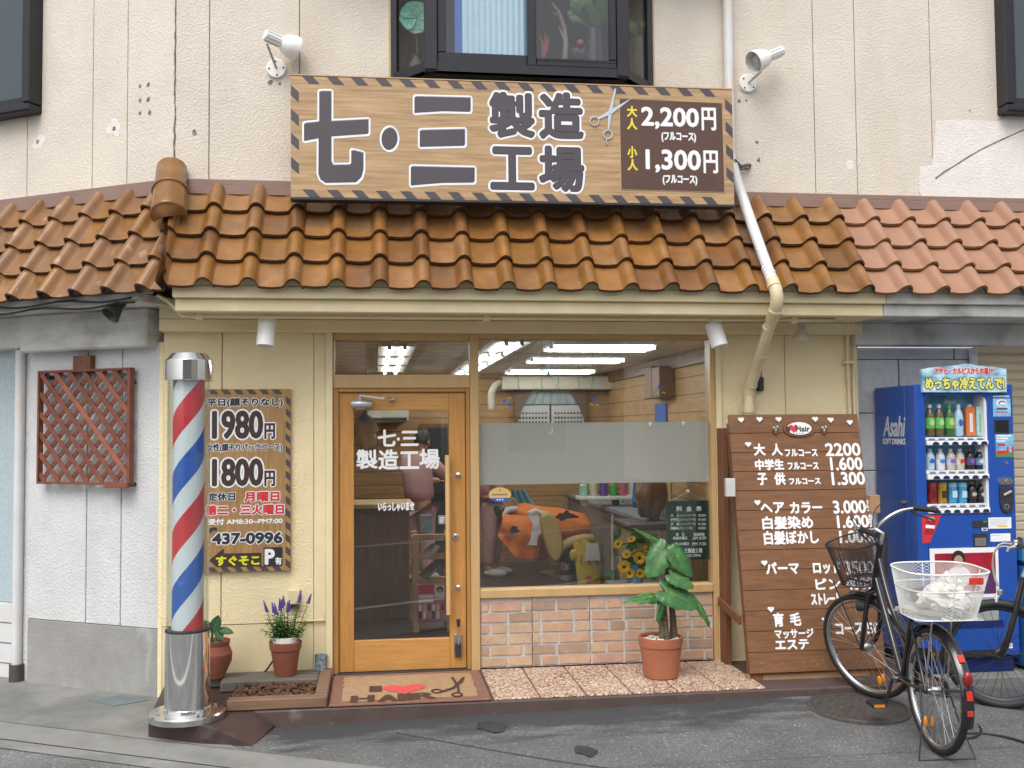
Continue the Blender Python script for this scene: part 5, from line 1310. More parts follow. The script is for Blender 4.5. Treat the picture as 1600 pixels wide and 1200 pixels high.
# ---- hand painted menu board
TL, TR, BL, BR = at(1140.5, 647, -.25), at(1340, 647, -.25), at(1184, 1049, -.58), at(1393, 1048, -.58)
mz0, mz1 = (BL.z+BR.z)/2, (TL.z+TR.z)/2; mx0, mx1 = 2.372, 3.292
FB = Fr((mx0, -.58, mz0), (1, 0, 0), (0, .33, mz1-mz0)); BH = V((0, .33, mz1-mz0)).length; BW = mx1-mx0
mb_t = thing('menu_board', 'leaning brown plank price board with hand painted white lettering', 'sign', (2.8, -.55, 0))
mb = MB(); np_ = 13
for i in range(np_): mb.fbox(FB, 0, BW, BH*i/np_+.0012, BH*(i+1)/np_-.0012, -.022, 0, MT['board'], .002)
mb.fbox(FB, .005, BW-.005, .0, BH, -.026, -.012, MT['board_side'])
part(mb, 'planks', None, mb_t)
for a in (.02, BW-.09):
    mb = MB(); f0 = FB.p(a, -.11, -.03); mb.fbox(FB, a-.015, a+.075, -.10, BH-.05, -.075, -.027, MT['board_side'], .003); part(mb, 'leg', None, mb_t)
    mb = MB(); p = FB.p(a+.03, BH-.03, -.06); x = a+mx0+(-.03 if a < .5 else .06)
    mb.bx(x, x+.045, -.14, -.03, .0, p.z-.05, MT['board_side'], .004); part(mb, 'rear_leg', None, mb_t)
    mb = MB(); mb.beam(V((x-.008, -.04, .42)), V((x-.008, FB.p(0, .40).y+.04, .36)), .018, .06, MT['board_side'], .003); part(mb, 'brace', None, mb_t)
mb = MB(); mb.fbox(FB, .0, BW, -.055, -.004, -.12, -.03, MT['plank'], .004); mb.bx(mx0+.3, mx1, -.52, -.42, .0, .06, MT['plank'], .004)
part(mb, 'block', None, mb_t); mb = MB(); c = at(1146, 762, -.42); mb.bx(mx0-.075, mx0-.012, -.40, -.36, c.z-.06, c.z+.06, solid('tape_grey', (.55, .55, .54)), .003)
part(mb, 'tape_strip', None, mb_t); mb = MB(); c = at(1367, 787, -.36); mb.bx(mx1+.004, mx1+.075, -.40, -.36, c.z-.06, c.z+.06, MT['plank'], .003)
part(mb, 'block', None, mb_t)
mb = MB(); B6 = lambda x, y: (1110+x/2.6103, 620+y/2.6103)
h = .0012
def Lb(t_, x0, y0, x1, y1, bold=.0042): a = B6(x0, y0); b = B6(x1, y1); ptext(mb, FB, t_, a[0], a[1], b[0], b[1], h, wp, bold=bold)
for t_, *bx_ in (('大', 178, 192, 222, 238), ('人', 250, 192, 292, 238), ('フルコース', 305, 214, 436, 242), ('2200', 470, 190, 610, 240), ('中学生', 184, 256, 298, 297), ('フルコース', 316, 268, 440, 295), ('1.600', 490, 248, 618, 298),
    ('子', 193, 312, 230, 358), ('供', 262, 310, 304, 358), ('フルコース', 322, 332, 448, 356), ('1.300', 496, 308, 628, 358), ('ヘア', 206, 432, 300, 474), ('カラー', 326, 430, 454, 474), ('3.000', 502, 424, 632, 474),
    ('白髪染め', 213, 488, 417, 538), ('1.600', 518, 484, 644, 533), ('白髪ぼかし', 219, 547, 440, 600), ('1.000', 528, 546, 654, 594), ('パーマ', 228, 676, 360, 722), ('ロッド', 420, 674, 528, 720), ('3500', 548, 670, 664, 722),
    ('ピン', 430, 742, 528, 784), ('4000', 554, 737, 662, 784), ('ストレート', 412, 802, 530, 846), ('00', 600, 798, 662, 844), ('育', 258, 882, 298, 936), ('毛', 326, 882, 368, 932), ('コース', 512, 924, 622, 968), ('50', 640, 922, 690, 966), ('マッサージ', 263, 948, 420, 984), ('エステ', 266, 992, 400, 1030)):
    Lb(t_, *bx_, bold=.0024 if t_ in ('フルコース', 'マッサージ') else .0034)
for t_, *bx_ in (('カ', 636, 420, 652, 440), ('ラ', 636, 444, 652, 466), ('カ', 644, 480, 660, 502), ('ラ', 646, 506, 662, 530)): Lb(t_, *bx_, bold=.002)
for s_ in range(26):
    x, y = random.uniform(200, 560), random.uniform(1062, 1098); p, q = FB.uv(*B6(x, y)), FB.uv(*B6(x+random.uniform(-8, 14), y+random.uniform(2, 12))); mb.tube([FB.p(*p, .0006), FB.p(*q, .0006)], .0009, solid('chalk_scuff', (.42, .33, .27), .9), 4)
mb.poly(FB, [FB.uv(*B6(x, y)) for x, y in ((458, 900), (478, 918), (472, 922), (452, 904))], .001, wp)
part(mb, 'lettering', None, mb_t)
for x, y, s_ in ((123, 95, .042), (198, 93, .042), (276, 93, .042), (425, 92, .042), (488, 95, .042), (566, 105, .042), (152, 195, .042), (190, 432, .042), (218, 678, .042), (245, 867, .042)):
    mb = MB(); p = FB.uv(*B6(x, y)); mb.poly(FB, heart(FB, p[0], p[1], s_*.5), .012, MT['white'], .0115); part(mb, 'heart', None, mb_t)
mb = MB(); p = FB.uv(*B6(360, 131)); mb.disc(FB, p[0], p[1], .115, .012, MT['board_side'], 32, ry=.056, th=.0115); mb.disc(FB, p[0]-.002, p[1], .086, .018, MT['white'], 32, ry=.044, th=.006)
Lb_ = lambda t_, x0, y0, x1, y1, mt, b_: ptext(mb, FB, t_, *B6(x0, y0), *B6(x1, y1), .0195, mt, bold=b_)
Lb_('I', 311, 122, 324, 140, MT['sign_ink2'], .0018); Lb_('Hair', 349, 120, 405, 141, MT['sign_ink2'], .0018); p2 = FB.uv(*B6(335, 131)); mb.poly(FB, heart(FB, p2[0], p2[1], .034), .0195, MT['red'])
for k in range(3): q = FB.uv(*B6(348+k*12, 151)); mb.disc(FB, q[0], q[1], .004, .0195, MT['sign_ink2'], 8)
part(mb, 'plaque', None, mb_t)
for x, y in ((262, 138), (459, 138)):
    mb = MB(); p = FB.uv(*B6(x, y)); q = FB.p(p[0], p[1]-.022, .014); mb.lathe([(.009, 0), (.014, .022), (0, .022)], MT['terracotta'], 12, q)
    for k in range(7): a = k*.9; mb.ball(q+V((.013*math.cos(a), -.006, .034+.012*math.sin(a))), .009, MT['pebble'] if k % 2 else MT['leaf_dark'], 6)
    part(mb, 'pot_ornament', None, mb_t)
# ================================================================== VENDING MACHINE
VY = -.42; VX0, VX1, VZ0, VZ1, VB = 3.622, 4.335, .0, 1.893, .155
FV = Fr((0, VY, 0), (1, 0, 0), (0, 0, 1)); FSd = Fr((VX0, 0, 0), (0, -1, 0), (0, 0, 1))
vm = thing('vending_machine', 'blue drinks vending machine with sample bottles behind glass beside the roller shutter', 'vending machine', ((VX0+VX1)/2, (VY+VB)/2, 0))
PV = lambda x, y: (1380+x/5.4545, 560+y/5.4545)          # crop 1 -> photo
PW = lambda x, y: (1380+x/5.4545, 780+y/5.4545)
W0_ = FV.uv(1445, 617); W1_ = FV.uv(1547, 801); wx0, wx1, wz0, wz1 = W0_[0], W1_[0], W1_[1], W0_[1]
vb = MT['vm_blue']
mb = MB()
mb.bx(VX0, VX1, VY+.14, VB, VZ0+.05, VZ1, vb, .008)
mb.bx(VX0, wx0, VY, VY+.139, VZ0+.06, VZ1, vb, .006); mb.bx(wx1, VX1, VY, VY+.139, VZ0+.06, VZ1, vb, .006)
mb.bx(wx0+.0005, wx1-.0005, VY+.001, VY+.139, wz1, VZ1-.001, vb, .003); mb.bx(wx0+.0005, wx1-.0005, VY+.001, VY+.139, VZ0+.061, wz0, vb, .003)
mb.bx(VX0+.03, VX1-.03, VY+.03, VB-.03, -.05, .05, MT['vm_dark'])
# rounded upper corners of the window
for sx, cx in ((1, wx0), (-1, wx1)):
    o_ = [(cx, wz1)]+[(cx+sx*(.06-.06*math.cos(t)), wz1-.06+.06*math.sin(t)) for t in [PI/2*k/8 for k in range(9)]][::-1]
    mb.poly(FV, o_, -.002, vb, .01)
part(mb, 'cabinet', None, vm)
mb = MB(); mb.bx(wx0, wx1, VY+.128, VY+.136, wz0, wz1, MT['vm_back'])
mb.bx(wx1-.02, wx1-.001, VY+.006, VY+.127, wz0, wz1-.001, MT['vm_shelf'])
FVi = Fr((0, VY+.128, 0), (1, 0, 0), (0, 0, 1)); ptext(mb, FVi, 'Asahi', *PV(518, 350), *PV(618, 386), .002, MT['tag_grey'], bold=.002, shear=.3)
part(mb, 'display_back', None, vm)
rows_px = [(683, 687.5, 688.5, 695.5), (734.5, 740, 741, 749), (787, 793, 794, 802)]
for (t0, t1, b0_, b1_) in rows_px:
    mb = MB(); zt0, zt1, zb0, zb1 = [FV.uv(1495, y)[1] for y in (t0, t1, b0_, b1_)]
    mb.bx(wx0+.003, wx1-.022, VY+.012, VY+.12, zt1, zt1+.012, MT['vm_shelf']); mb.bx(wx0+.001, wx1-.022, VY+.006, VY+.016, zt1-.001, zt0, MT['vm_shelf'], .002)
    mb.bx(wx0+.004, wx1-.001, VY-.010, VY+.02, zb1, zb0, MT['vm_shelf'], .004)
    for k in range(6):
        xk = wx0+.045+k*(wx1-wx0-.075)/5.35
        o_ = [(xk-.026, (zt0+zt1)/2-.010), (xk+.026, (zt0+zt1)/2-.010), (xk+.020, (zt0+zt1)/2+.006), (xk-.020, (zt0+zt1)/2+.006)]
        mb.poly(FV, o_, -.004, MT['tag_grey'])
        mb.poly(FV, [(xk-.022, (zt0+zt1)/2-.008), (xk+.022, (zt0+zt1)/2-.008), (xk+.022, (zt0+zt1)/2-.003), (xk-.022, (zt0+zt1)/2-.003)], -.003, MT['sign_ink2'])
        zc = (zb0+zb1)/2-.002
        mb.poly(FV, [(xk+.020+.024*math.cos(t), zc-.006+.018*max(0, math.sin(t))) for t in [PI*i/10 for i in range(11)]]+[(xk-.004, zc-.012), (xk+.044, zc-.012)], .0115, MT['button'])
    part(mb, 'shelf', None, vm)
mb = MB(); mb.add([V((wx0, VY+.004, wz0)), V((wx1, VY+.004, wz0)), V((wx1, VY+.004, wz1)), V((wx0, VY+.004, wz1))], [(0, 1, 2, 3)], MT['vm_glass']); part(mb, 'display_pane', None, vm)
# topper
mb = MB(); tpp = [FV.uv(*PV(x, y), .03) for x, y in ((340, 288), (1053, 288), (1050, 88), (960, 72), (800, 62), (745, 48), (690, 44), (640, 58), (500, 68), (400, 78), (328, 92))]
mb.poly(FV, tpp, .03, M('topper_ice', (.10, .48, .78), .35, var=.5, scale=9, col2=(.62, .82, .90), stretch=(1, 1, 2)), .028)
ptext(mb, FV, 'アサヒ・カルピスからお届け!', *PV(440, 82), *PV(943, 132), .0312, MT['red'], bold=.0022, outline=(.002, wp))
ptext(mb, FV, 'めっちゃ冷えてんで!', *PV(362, 162), *PV(1030, 262), .0316, solid('topper_yellow', (.75, .72, .10)), bold=.0042, outline=(.005, solid('topper_navy', (.012, .03, .14))))
part(mb, 'topper_sign', None, vm)
def rect(mb, x0, y0, x1, y1, h, mt, th=.0, f=PV):
    a, b, c, d = FV.box(*f(x0, y0), *f(x1, y1), h); mb.poly(FV, [(a, b), (c, b), (c, d), (a, d)], h, mt, th); return a, b, c, d
mb = MB()
rect(mb, 935, 316, 1076, 331, .002, MT['tag_grey']); rect(mb, 936, 342, 1086, 495, .0015, MT['sky'], .001)
a, b = FV.uv(*PV(1008, 380)); mb.disc(FV, a, b, .040, .002, wp, 24, ry=.026); mb.disc(FV, a+.004, b-.002, .030, .0025, MT['blue'], 24, ry=.017); mb.disc(FV, a+.006, b-.004, .024, .003, wp, 24, ry=.010)
rect(mb, 965, 424, 1060, 436, .002, MT['sign_ink2']); rect(mb, 960, 452, 1065, 462, .002, MT['red'])
part(mb, 'sticker', None, vm); mb = MB(); rect(mb, 958, 645, 1116, 840, .0015, MT['sky'], .001); rect(mb, 958, 800, 1116, 842, .002, solid('poster_meadow', (.12, .22, .08))); rect(mb, 975, 725, 1040, 745, .0022, MT['red']); rect(mb, 965, 785, 1060, 815, .0024, MT['red'])
for k in range(3): rect(mb, 966, 655+k*22, 1090-k*25, 666+k*22, .002, wp)
for x in (1062, 1105): rect(mb, x-9, 755, x+9, 800, .0026, MT['red']); a, b = FV.uv(*PV(x, 745)); mb.disc(FV, a, b, .007, .0026, MT['skin'], 10)
part(mb, 'sticker', None, vm)
mb = MB(); rect(mb, 948, 522, 1074, 640, .004, MT['dark'], .004); rect(mb, 958, 530, 1066, 630, .0045, MT['black_gloss']); part(mb, 'display_screen', None, vm)
mb = MB(); a, b = FV.uv(*PV(1047, 890)); mb.disc(FV, a, b, .012, .006, MT['steel'], 16, th=.006); mb.disc(FV, a, b, .005, .0065, MT['dark'], 10); part(mb, 'door_lock', None, vm)
mb = MB(); o_ = FV.box(*PV(975, 1015), *PV(1098, 1078), 0); cx, cy = (o_[0]+o_[2])/2, (o_[1]+o_[3])/2; rx, ry = (o_[2]-o_[0])/2, (o_[3]-o_[1])/2
mb.poly(FV, [(cx+rx*(abs(math.cos(t))**.6)*(1 if math.cos(t) > 0 else -1), cy+ry*(abs(math.sin(t))**.8)*(1 if math.sin(t) > 0 else -1)) for t in [2*PI*i/32 for i in range(32)]], .010, MT['chrome'], .010)
mb.disc(FV, cx+.012, cy, .014, .013, MT['steel'], 16, th=.004); part(mb, 'lock_plate', None, vm)
mb = MB(); pts = [FV.uv(*PV(985, 1095)), FV.uv(*PV(1095, 1095)), FV.uv(*PW(1102, 40)), FV.uv(*PW(1085, 95)), FV.uv(*PW(1045, 120)), FV.uv(*PW(1010, 95)), FV.uv(*PW(990, 40))]
mb.poly(FV, pts, .014, MT['dark'], .014); a, b = FV.uv(*PW(1042, 62)); mb.disc(FV, a, b, .019, .016, MT['steel'], 18, th=.004); mb.disc(FV, a, b, .012, .0165, MT['dark'], 14)
p, q = FV.uv(*PV(1015, 1165)), FV.uv(*PV(1080, 1130)); mb.beam(FV.p(*p, .018), FV.p(*q, .018), .012, .014, MT['silver'], .002)
part(mb, 'coin_slot', None, vm)
mb = MB(); tri = [FV.uv(*PW(x, y)) for x, y in ((326, 138), (496, 133), (396, 372), (336, 376))]; mb.poly(FV, tri, .002, MT['red'], .0015)
cc = [FV.uv(*PW(x, y)) for x, y in ((368, 160), (448, 172), (425, 300), (350, 300))]; mb.poly(FV, cc, .003, solid('can_red', (.35, .02, .02))); cc = [FV.uv(*PW(x, y)) for x, y in ((362, 215), (440, 225), (434, 250), (358, 245))]; mb.poly(FV, cc, .0034, wp)
a, b = FV.uv(*PW(408, 166)); mb.disc(FV, a, b, .027, .0034, MT['silver'], 18, ry=.014)
part(mb, 'can_sticker', None, vm); mb = MB(); rect(mb, 897, 155, 1092, 250, .002, wp, .001, PW); rect(mb, 915, 292, 1085, 360, .002, wp, .001, PW); rect(mb, 840, 243, 890, 268, .002, wp, .001, PW)
for k in range(5): rect(mb, 910, 170+k*12, 1075-k*9, 174+k*12, .0026, MT['tag_grey'], 0, PW)
rect(mb, 975, 222, 1058, 236, .003, MT['yellow'], 0, PW); rect(mb, 925, 305, 1000, 310, .0026, MT['tag_grey'], 0, PW); rect(mb, 850, 250, 882, 262, .0026, MT['sign_ink2'], 0, PW)
part(mb, 'sticker', None, vm)
mb = MB(); rect(mb, 765, 183, 892, 238, .006, MT['dark'], .006, PW); rect(mb, 852, 184, 886, 198, .0066, solid('display_green', (.02, .3, .06)), 0, PW); part(mb, 'bill_slot', None, vm)
mb = MB(); rect(mb, 773, 293, 890, 405, .008, MT['dark'], .008, PW); rect(mb, 783, 330, 878, 398, .010, MT['steel'], .002, PW); part(mb, 'change_tray', None, vm)
mb = MB(); rect(mb, 403, 415, 985, 842, .006, wp, .006, PW); rect(mb, 443, 458, 960, 805, .008, solid('advert_red', (.36, .012, .03), var=.3, scale=5), .001, PW); rect(mb, 850, 600, 958, 804, .0085, solid('advert_purple', (.10, .03, .12)), 0, PW)
a, b = FV.uv(*PW(635, 520)); mb.disc(FV, a, b+.012, .05, .009, MT['hair_black'], 20, ry=.055); mb.disc(FV, a, b-.008, .033, .0095, MT['skin'], 20, ry=.043); mb.disc(FV, a, b-.11, .09, .0088, MT['towel'], 20, ry=.07)
part(mb, 'advert_frame', None, vm)
P5 = lambda x, y: (1380+x/5, 880+y/5)
mb = MB(); rect(mb, 450, 268, 905, 452, .004, solid('flap_grey', (.34, .36, .36)), .004, P5); rect(mb, 455, 386, 566, 450, .007, wp, .003, P5); a, b = FV.uv(*P5(530, 420)); mb.disc(FV, a, b, .016, .010, MT['steel'], 18, th=.003)
part(mb, 'pickup_flap', None, vm)
mb = MB(); rect(mb, 300, 685, 920, 738, .003, MT['black'], .002, P5); rect(mb, 310, 452, 940, 508, .003, MT['vm_dark'], .002, P5); rect(mb, 960, 625, 1012, 665, .002, wp, .001, P5); part(mb, 'vent_slot', None, vm)
mb = MB()
ptext(mb, FSd, 'Asahi', 1380, 651, 1414.5, 681.5, .0015, MT['tag_grey'], bold=.005, shear=.28); ptext(mb, FSd, 'SOFT DRINKS', 1379.5, 685.5, 1414.5, 694, .0015, MT['white'], bold=.0022)
part(mb, 'lettering', None, vm)

# sample drinks, each its own object
def drink(label, px, top, base, body, lab, cap, kind, lab2=None):
    yb_ = VY+.065; p = at(px, base, yb_); h = at(px, top, yb_).z-p.z; w_ = .0305; name = {'b': 'drink_bottle', 'c': 'drink_can', 'k': 'drink_carton'}[kind]
    mb = MB(); n = 18
    bd = solid('drink_'+body[0], body[1], .15, coat=.5) ; lb = solid('drink_'+lab[0], lab[1], .4, var=.25, scale=60); cp = solid('drink_'+cap[0], cap[1], .4)
    if kind == 'b':
        mb.lathe([(0, 0), (w_*.9, 0), (w_, .008), (w_, h*.24)], bd, n, p, caps=False); mb.lathe([(w_*1.02, h*.24), (w_*1.02, h*.58)], lb, n, p, caps=False)
        mb.lathe([(w_, h*.58), (w_*.98, h*.66), (w_*.72, h*.78), (w_*.42, h*.87), (w_*.40, h*.90)], bd, n, p, caps=False); mb.lathe([(w_*.45, h*.89), (w_*.45, h*.995), (0, h)], cp, n, p, caps=False)
        FB_ = Fr((p.x, p.y-w_*1.04, p.z), (1, 0, 0), (0, 0, 1))
        if lab2: mb.poly(FB_, blob(0, h*.42, w_*.62, h*.10, 16, .4, seed=int(px)), .001, solid('drink_'+lab2[0], lab2[1]))
    elif kind == 'c':
        mb.lathe([(0, 0), (w_*.85, 0), (w_, .008), (w_, h*.86), (w_*.85, h*.92)], lb, n, p, caps=False); mb.lathe([(w_*1.04, h*.80), (w_*1.04, h), (0, h)], cp, n, p, caps=False)
        FB_ = Fr((p.x, p.y-w_*1.03, p.z), (1, 0, 0), (0, 0, 1))
        if lab2: mb.poly(FB_, [(-w_*.6, h*.3), (w_*.6, h*.3), (w_*.6, h*.62), (-w_*.6, h*.62)], .001, solid('drink_'+lab2[0], lab2[1]))
    else:
        mb.bx(p.x-w_*1.1, p.x+w_*1.1, p.y-.02, p.y+.02, p.z, p.z+h*.93, lb, .004); mb.lathe([(w_*.5, h*.92), (w_*.5, h), (0, h)], cp, n, p, caps=False)
        FB_ = Fr((p.x, p.y-.021, p.z), (1, 0, 0), (0, 0, 1)); mb.poly(FB_, [(-w_*.45, h*.12), (w_*.35, h*.12), (w_*.35, h*.72), (-w_*.45, h*.72)], .001, solid('drink_'+lab2[0], lab2[1]))
    tag(mb.build(name, loc=p), label, 'drink', 'sample drinks in the vending machine')
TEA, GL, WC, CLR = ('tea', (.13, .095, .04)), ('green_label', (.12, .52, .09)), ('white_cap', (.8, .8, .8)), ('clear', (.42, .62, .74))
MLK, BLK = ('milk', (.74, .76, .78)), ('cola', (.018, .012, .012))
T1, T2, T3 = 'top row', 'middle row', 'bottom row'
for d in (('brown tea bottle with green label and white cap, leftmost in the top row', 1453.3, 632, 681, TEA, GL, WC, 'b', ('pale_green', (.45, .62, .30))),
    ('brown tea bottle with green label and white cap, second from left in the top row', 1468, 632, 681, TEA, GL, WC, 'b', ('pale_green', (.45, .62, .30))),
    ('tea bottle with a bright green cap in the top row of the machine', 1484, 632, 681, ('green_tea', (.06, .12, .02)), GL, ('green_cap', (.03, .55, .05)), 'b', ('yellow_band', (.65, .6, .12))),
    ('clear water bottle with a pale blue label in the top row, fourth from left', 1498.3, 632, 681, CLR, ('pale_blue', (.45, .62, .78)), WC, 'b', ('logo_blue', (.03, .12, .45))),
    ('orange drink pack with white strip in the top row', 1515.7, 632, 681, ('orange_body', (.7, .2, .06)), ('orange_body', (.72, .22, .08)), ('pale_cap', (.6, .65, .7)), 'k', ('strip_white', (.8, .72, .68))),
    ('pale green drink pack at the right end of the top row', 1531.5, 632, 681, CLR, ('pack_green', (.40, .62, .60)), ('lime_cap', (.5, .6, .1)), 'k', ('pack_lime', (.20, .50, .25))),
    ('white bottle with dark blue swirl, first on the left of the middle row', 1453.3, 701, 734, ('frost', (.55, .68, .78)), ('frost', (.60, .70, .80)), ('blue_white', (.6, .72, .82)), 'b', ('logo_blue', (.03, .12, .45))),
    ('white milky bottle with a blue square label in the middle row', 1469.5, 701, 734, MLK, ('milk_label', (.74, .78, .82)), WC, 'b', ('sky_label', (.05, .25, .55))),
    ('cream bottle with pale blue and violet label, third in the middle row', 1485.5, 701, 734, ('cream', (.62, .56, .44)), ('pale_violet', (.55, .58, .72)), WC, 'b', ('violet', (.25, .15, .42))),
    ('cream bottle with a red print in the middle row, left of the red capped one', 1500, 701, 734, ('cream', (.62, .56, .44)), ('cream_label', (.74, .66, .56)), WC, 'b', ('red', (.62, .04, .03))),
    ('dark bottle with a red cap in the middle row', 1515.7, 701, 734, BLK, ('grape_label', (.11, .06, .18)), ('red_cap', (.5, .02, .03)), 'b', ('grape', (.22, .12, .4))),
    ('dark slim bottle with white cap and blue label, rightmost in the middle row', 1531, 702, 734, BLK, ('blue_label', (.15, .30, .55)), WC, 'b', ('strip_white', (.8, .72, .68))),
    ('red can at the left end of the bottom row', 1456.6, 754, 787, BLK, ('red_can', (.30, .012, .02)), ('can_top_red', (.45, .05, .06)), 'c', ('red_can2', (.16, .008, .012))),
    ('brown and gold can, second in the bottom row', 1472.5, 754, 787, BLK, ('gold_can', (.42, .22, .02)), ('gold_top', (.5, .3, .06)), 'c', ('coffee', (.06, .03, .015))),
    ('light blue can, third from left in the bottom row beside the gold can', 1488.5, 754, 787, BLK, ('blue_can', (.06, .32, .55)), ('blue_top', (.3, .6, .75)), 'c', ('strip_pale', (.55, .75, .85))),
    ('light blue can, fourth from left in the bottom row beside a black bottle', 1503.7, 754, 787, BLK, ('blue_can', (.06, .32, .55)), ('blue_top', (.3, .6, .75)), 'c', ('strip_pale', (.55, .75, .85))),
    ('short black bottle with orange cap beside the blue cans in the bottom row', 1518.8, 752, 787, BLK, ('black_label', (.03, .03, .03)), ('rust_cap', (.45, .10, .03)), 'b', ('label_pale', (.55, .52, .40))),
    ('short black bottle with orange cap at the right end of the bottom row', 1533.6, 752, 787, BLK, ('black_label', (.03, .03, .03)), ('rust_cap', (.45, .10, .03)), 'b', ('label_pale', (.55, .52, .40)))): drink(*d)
# blue recycling bin right of the machine, mostly outside the frame
mb = MB(); bn = thing('recycling_bin', 'blue recycling bin at the right edge beside the vending machine', 'bin', (4.60, -.25, -.03))
mb.bx(4.37, 4.80, -.46, -.04, -.03, .66, solid('bin_blue', (.02, .14, .42), .5), .02); part(mb, 'bin_body', None, bn)
mb = MB(); mb.bx(4.36, 4.81, -.47, -.03, .665, .80, solid('bin_lid', (.03, .22, .5), .5), .03); mb.lathe([(.06, 0), (.06, .01), (0, .01)], MT['dark'], 20, X=Matrix.Translation((4.50, -.471, .73))@Matrix.Rotation(PI/2, 4, 'X')); part(mb, 'lid', None, bn)
q = V((2.93, -.25, .0)); mb = MB(); mb.bx(2.62, 3.1, -.41, -.20, .0, .055, solid('tub_blue', (.10, .30, .55), .5, var=.2, scale=20), .02); tag(mb.build('plastic_tub', loc=(2.86, -.35, 0)), 'flat light blue plastic tub tucked under the menu board', 'tub')

# ================================================================== BICYCLES
def bez(p, n):
    o = []
    for i in range(n+1):
        t = i/n; q = [V(x) for x in p]
        while len(q) > 1: q = [q[k].lerp(q[k+1], t) for k in range(len(q)-1)]
        o.append(q[0])
    return o
def bicycle(name, label, rear, front, steer, cfg):
    rear, front = V(rear), V(front); d = front-rear; hd_ = math.atan2(d.y, d.x); wb = d.length
    root = thing(name, label, 'bicycle', rear, hd_)
    pt_ = -math.asin(d.z/wb); root.rotation_euler = (0, pt_, hd_); WORLD[root.name] = Matrix.Translation(rear)@Matrix.Rotation(hd_, 4, 'Z')@Matrix.Rotation(pt_, 4, 'Y')
    R_ = .325; fm = cfg['frame']; bk = MT['black']; ch_ = MT['chrome_dull']
    hb, ht = V((wb-.115, 0, .70)), V((wb-.215, 0, .985)) if cfg['city'] else V((wb-.19, 0, .93))
    if not cfg['city']: hb = V((wb-.135, 0, .79))
    ax = (ht-hb).normalized(); SX = Matrix.Translation(hb)@Matrix.Rotation(steer, 4, ax)@Matrix.Translation(-hb)
    def P_(mb, nm, parent=root, lb=None):
        o = mb.build(nm, parent, local=True)
        if lb: o['label'] = lb
        return o
    def wheel(c, X, fat):
        c = V(c); q = lambda r_, y, n: [c+V((r_*math.cos(2*PI*i/n), y, r_*math.sin(2*PI*i/n))) for i in range(n)]
        mb = MB(); mb.tube(q(R_-fat, 0, 56), fat, bk, 10, closed=True, X=X); w_ = P_(mb, 'wheel')
        mb = MB(); rr = R_-2*fat-.003
        vs = []
        for rad, y in ((rr+.008, -.013), (rr-.012, -.010), (rr-.012, .010), (rr+.008, .013)): vs += q(rad, y, 56)
        mb.add(vs, [(k*56+i, k*56+(i+1) % 56, (k+1)*56+(i+1) % 56, (k+1)*56+i) for k in range(3) for i in range(56)], ch_ if cfg['city'] else MT['dark'], True, X)
        P_(mb, 'rim', w_)
        mb = MB()
        for i in range(32):
            a = 2*PI*i/32; s_ = 1 if i % 2 else -1; a2 = a+(1.15 if (i//2) % 2 else -1.15)
            mb.tube([c+V((.022*math.cos(a2), s_*.028, .022*math.sin(a2))), c+V(((rr-.01)*math.cos(a), 0, (rr-.01)*math.sin(a)))], .0014, MT['steel'] if cfg['city'] else MT['dark'], 4, False, X=X)
        P_(mb, 'spokes', w_)
        mb = MB(); mb.tube([c+V((0, -.05, 0)), c+V((0, -.03, 0)), c+V((0, -.028, 0)), c+V((0, .028, 0)), c+V((0, .03, 0)), c+V((0, .05, 0))], [.010, .010, .026, .026, .010, .010], MT['steel'], 12, X=X)
        P_(mb, 'hub', w_)
        return w_
    rh, fh = V((0, 0, R_)), V((wb, 0, R_))
    fat = .019 if cfg['city'] else .026
    w1 = wheel(rh, None, fat); w2 = wheel(fh, SX, fat)
    if cfg['city']:
        for w_, c, X, a in ((w1, rh, Matrix(), -1.15), (w2, fh, SX, -1.9)):
            mb = MB(); mb.ball(c+V((.21*math.cos(a), .018, .21*math.sin(a))), .028, MT['reflector'], 12, (.55, .35, 1.1), X); mb.ball(c+V((.21*math.cos(a), -.018, .21*math.sin(a))), .028, MT['reflector'], 12, (.55, .35, 1.1), X); P_(mb, 'spoke_reflector', w_)
    bb = V((wb*.44, 0, .275)); st = V((wb*.26, 0, .80)); sl = V((wb*.285, 0, .72))
    mb = MB()
    mb.tube([hb, ht], .019, fm, 12)
    if cfg['city']:
        c1 = [ht*.25+hb*.75, V((wb*.62, 0, .50)), V((wb*.50, 0, .36)), bb]; mb.tube(bez(c1, 14), .019, fm, 12)
        c2 = [ht*.7+hb*.3, V((wb*.66, 0, .66)), V((wb*.47, 0, .50)), V((wb*.355, 0, .52))]; mb.tube(bez(c2, 14), .015, fm, 12)
    else:
        mb.tube([ht*.85+hb*.15, V((wb*.30, 0, .74))], .020, fm, 12); mb.tube([ht*.2+hb*.8, bb], .024, fm, 12)
    mb.tube([bb, sl], .016, fm, 12); mb.tube([bb+V((0, -.035, 0)), bb+V((0, .035, 0))], .023, fm, 14)
    for s_ in (-1, 1):
        mb.tube([bb+V((0, s_*.02, 0)), V((wb*.2, s_*.052, .30)), rh+V((0, s_*.058, 0))], .009, fm, 8)
        mb.tube([sl+V((0, s_*.015, -.10)), V((wb*.12, s_*.05, .50)), rh+V((0, s_*.058, 0))], .008, fm, 8)
    P_(mb, 'frame')
    mb = MB(); mb.tube([sl, st], .0125, MT['steel'], 10)
    P_(mb, 'seat_post')
    mb = MB()
    prof_ = [(-.13, .03, .0), (-.12, .085, .012), (-.07, .10, .02), (.0, .07, .015), (.07, .035, .012), (.13, .022, .004), (.14, .008, -.01)]
    vs = []
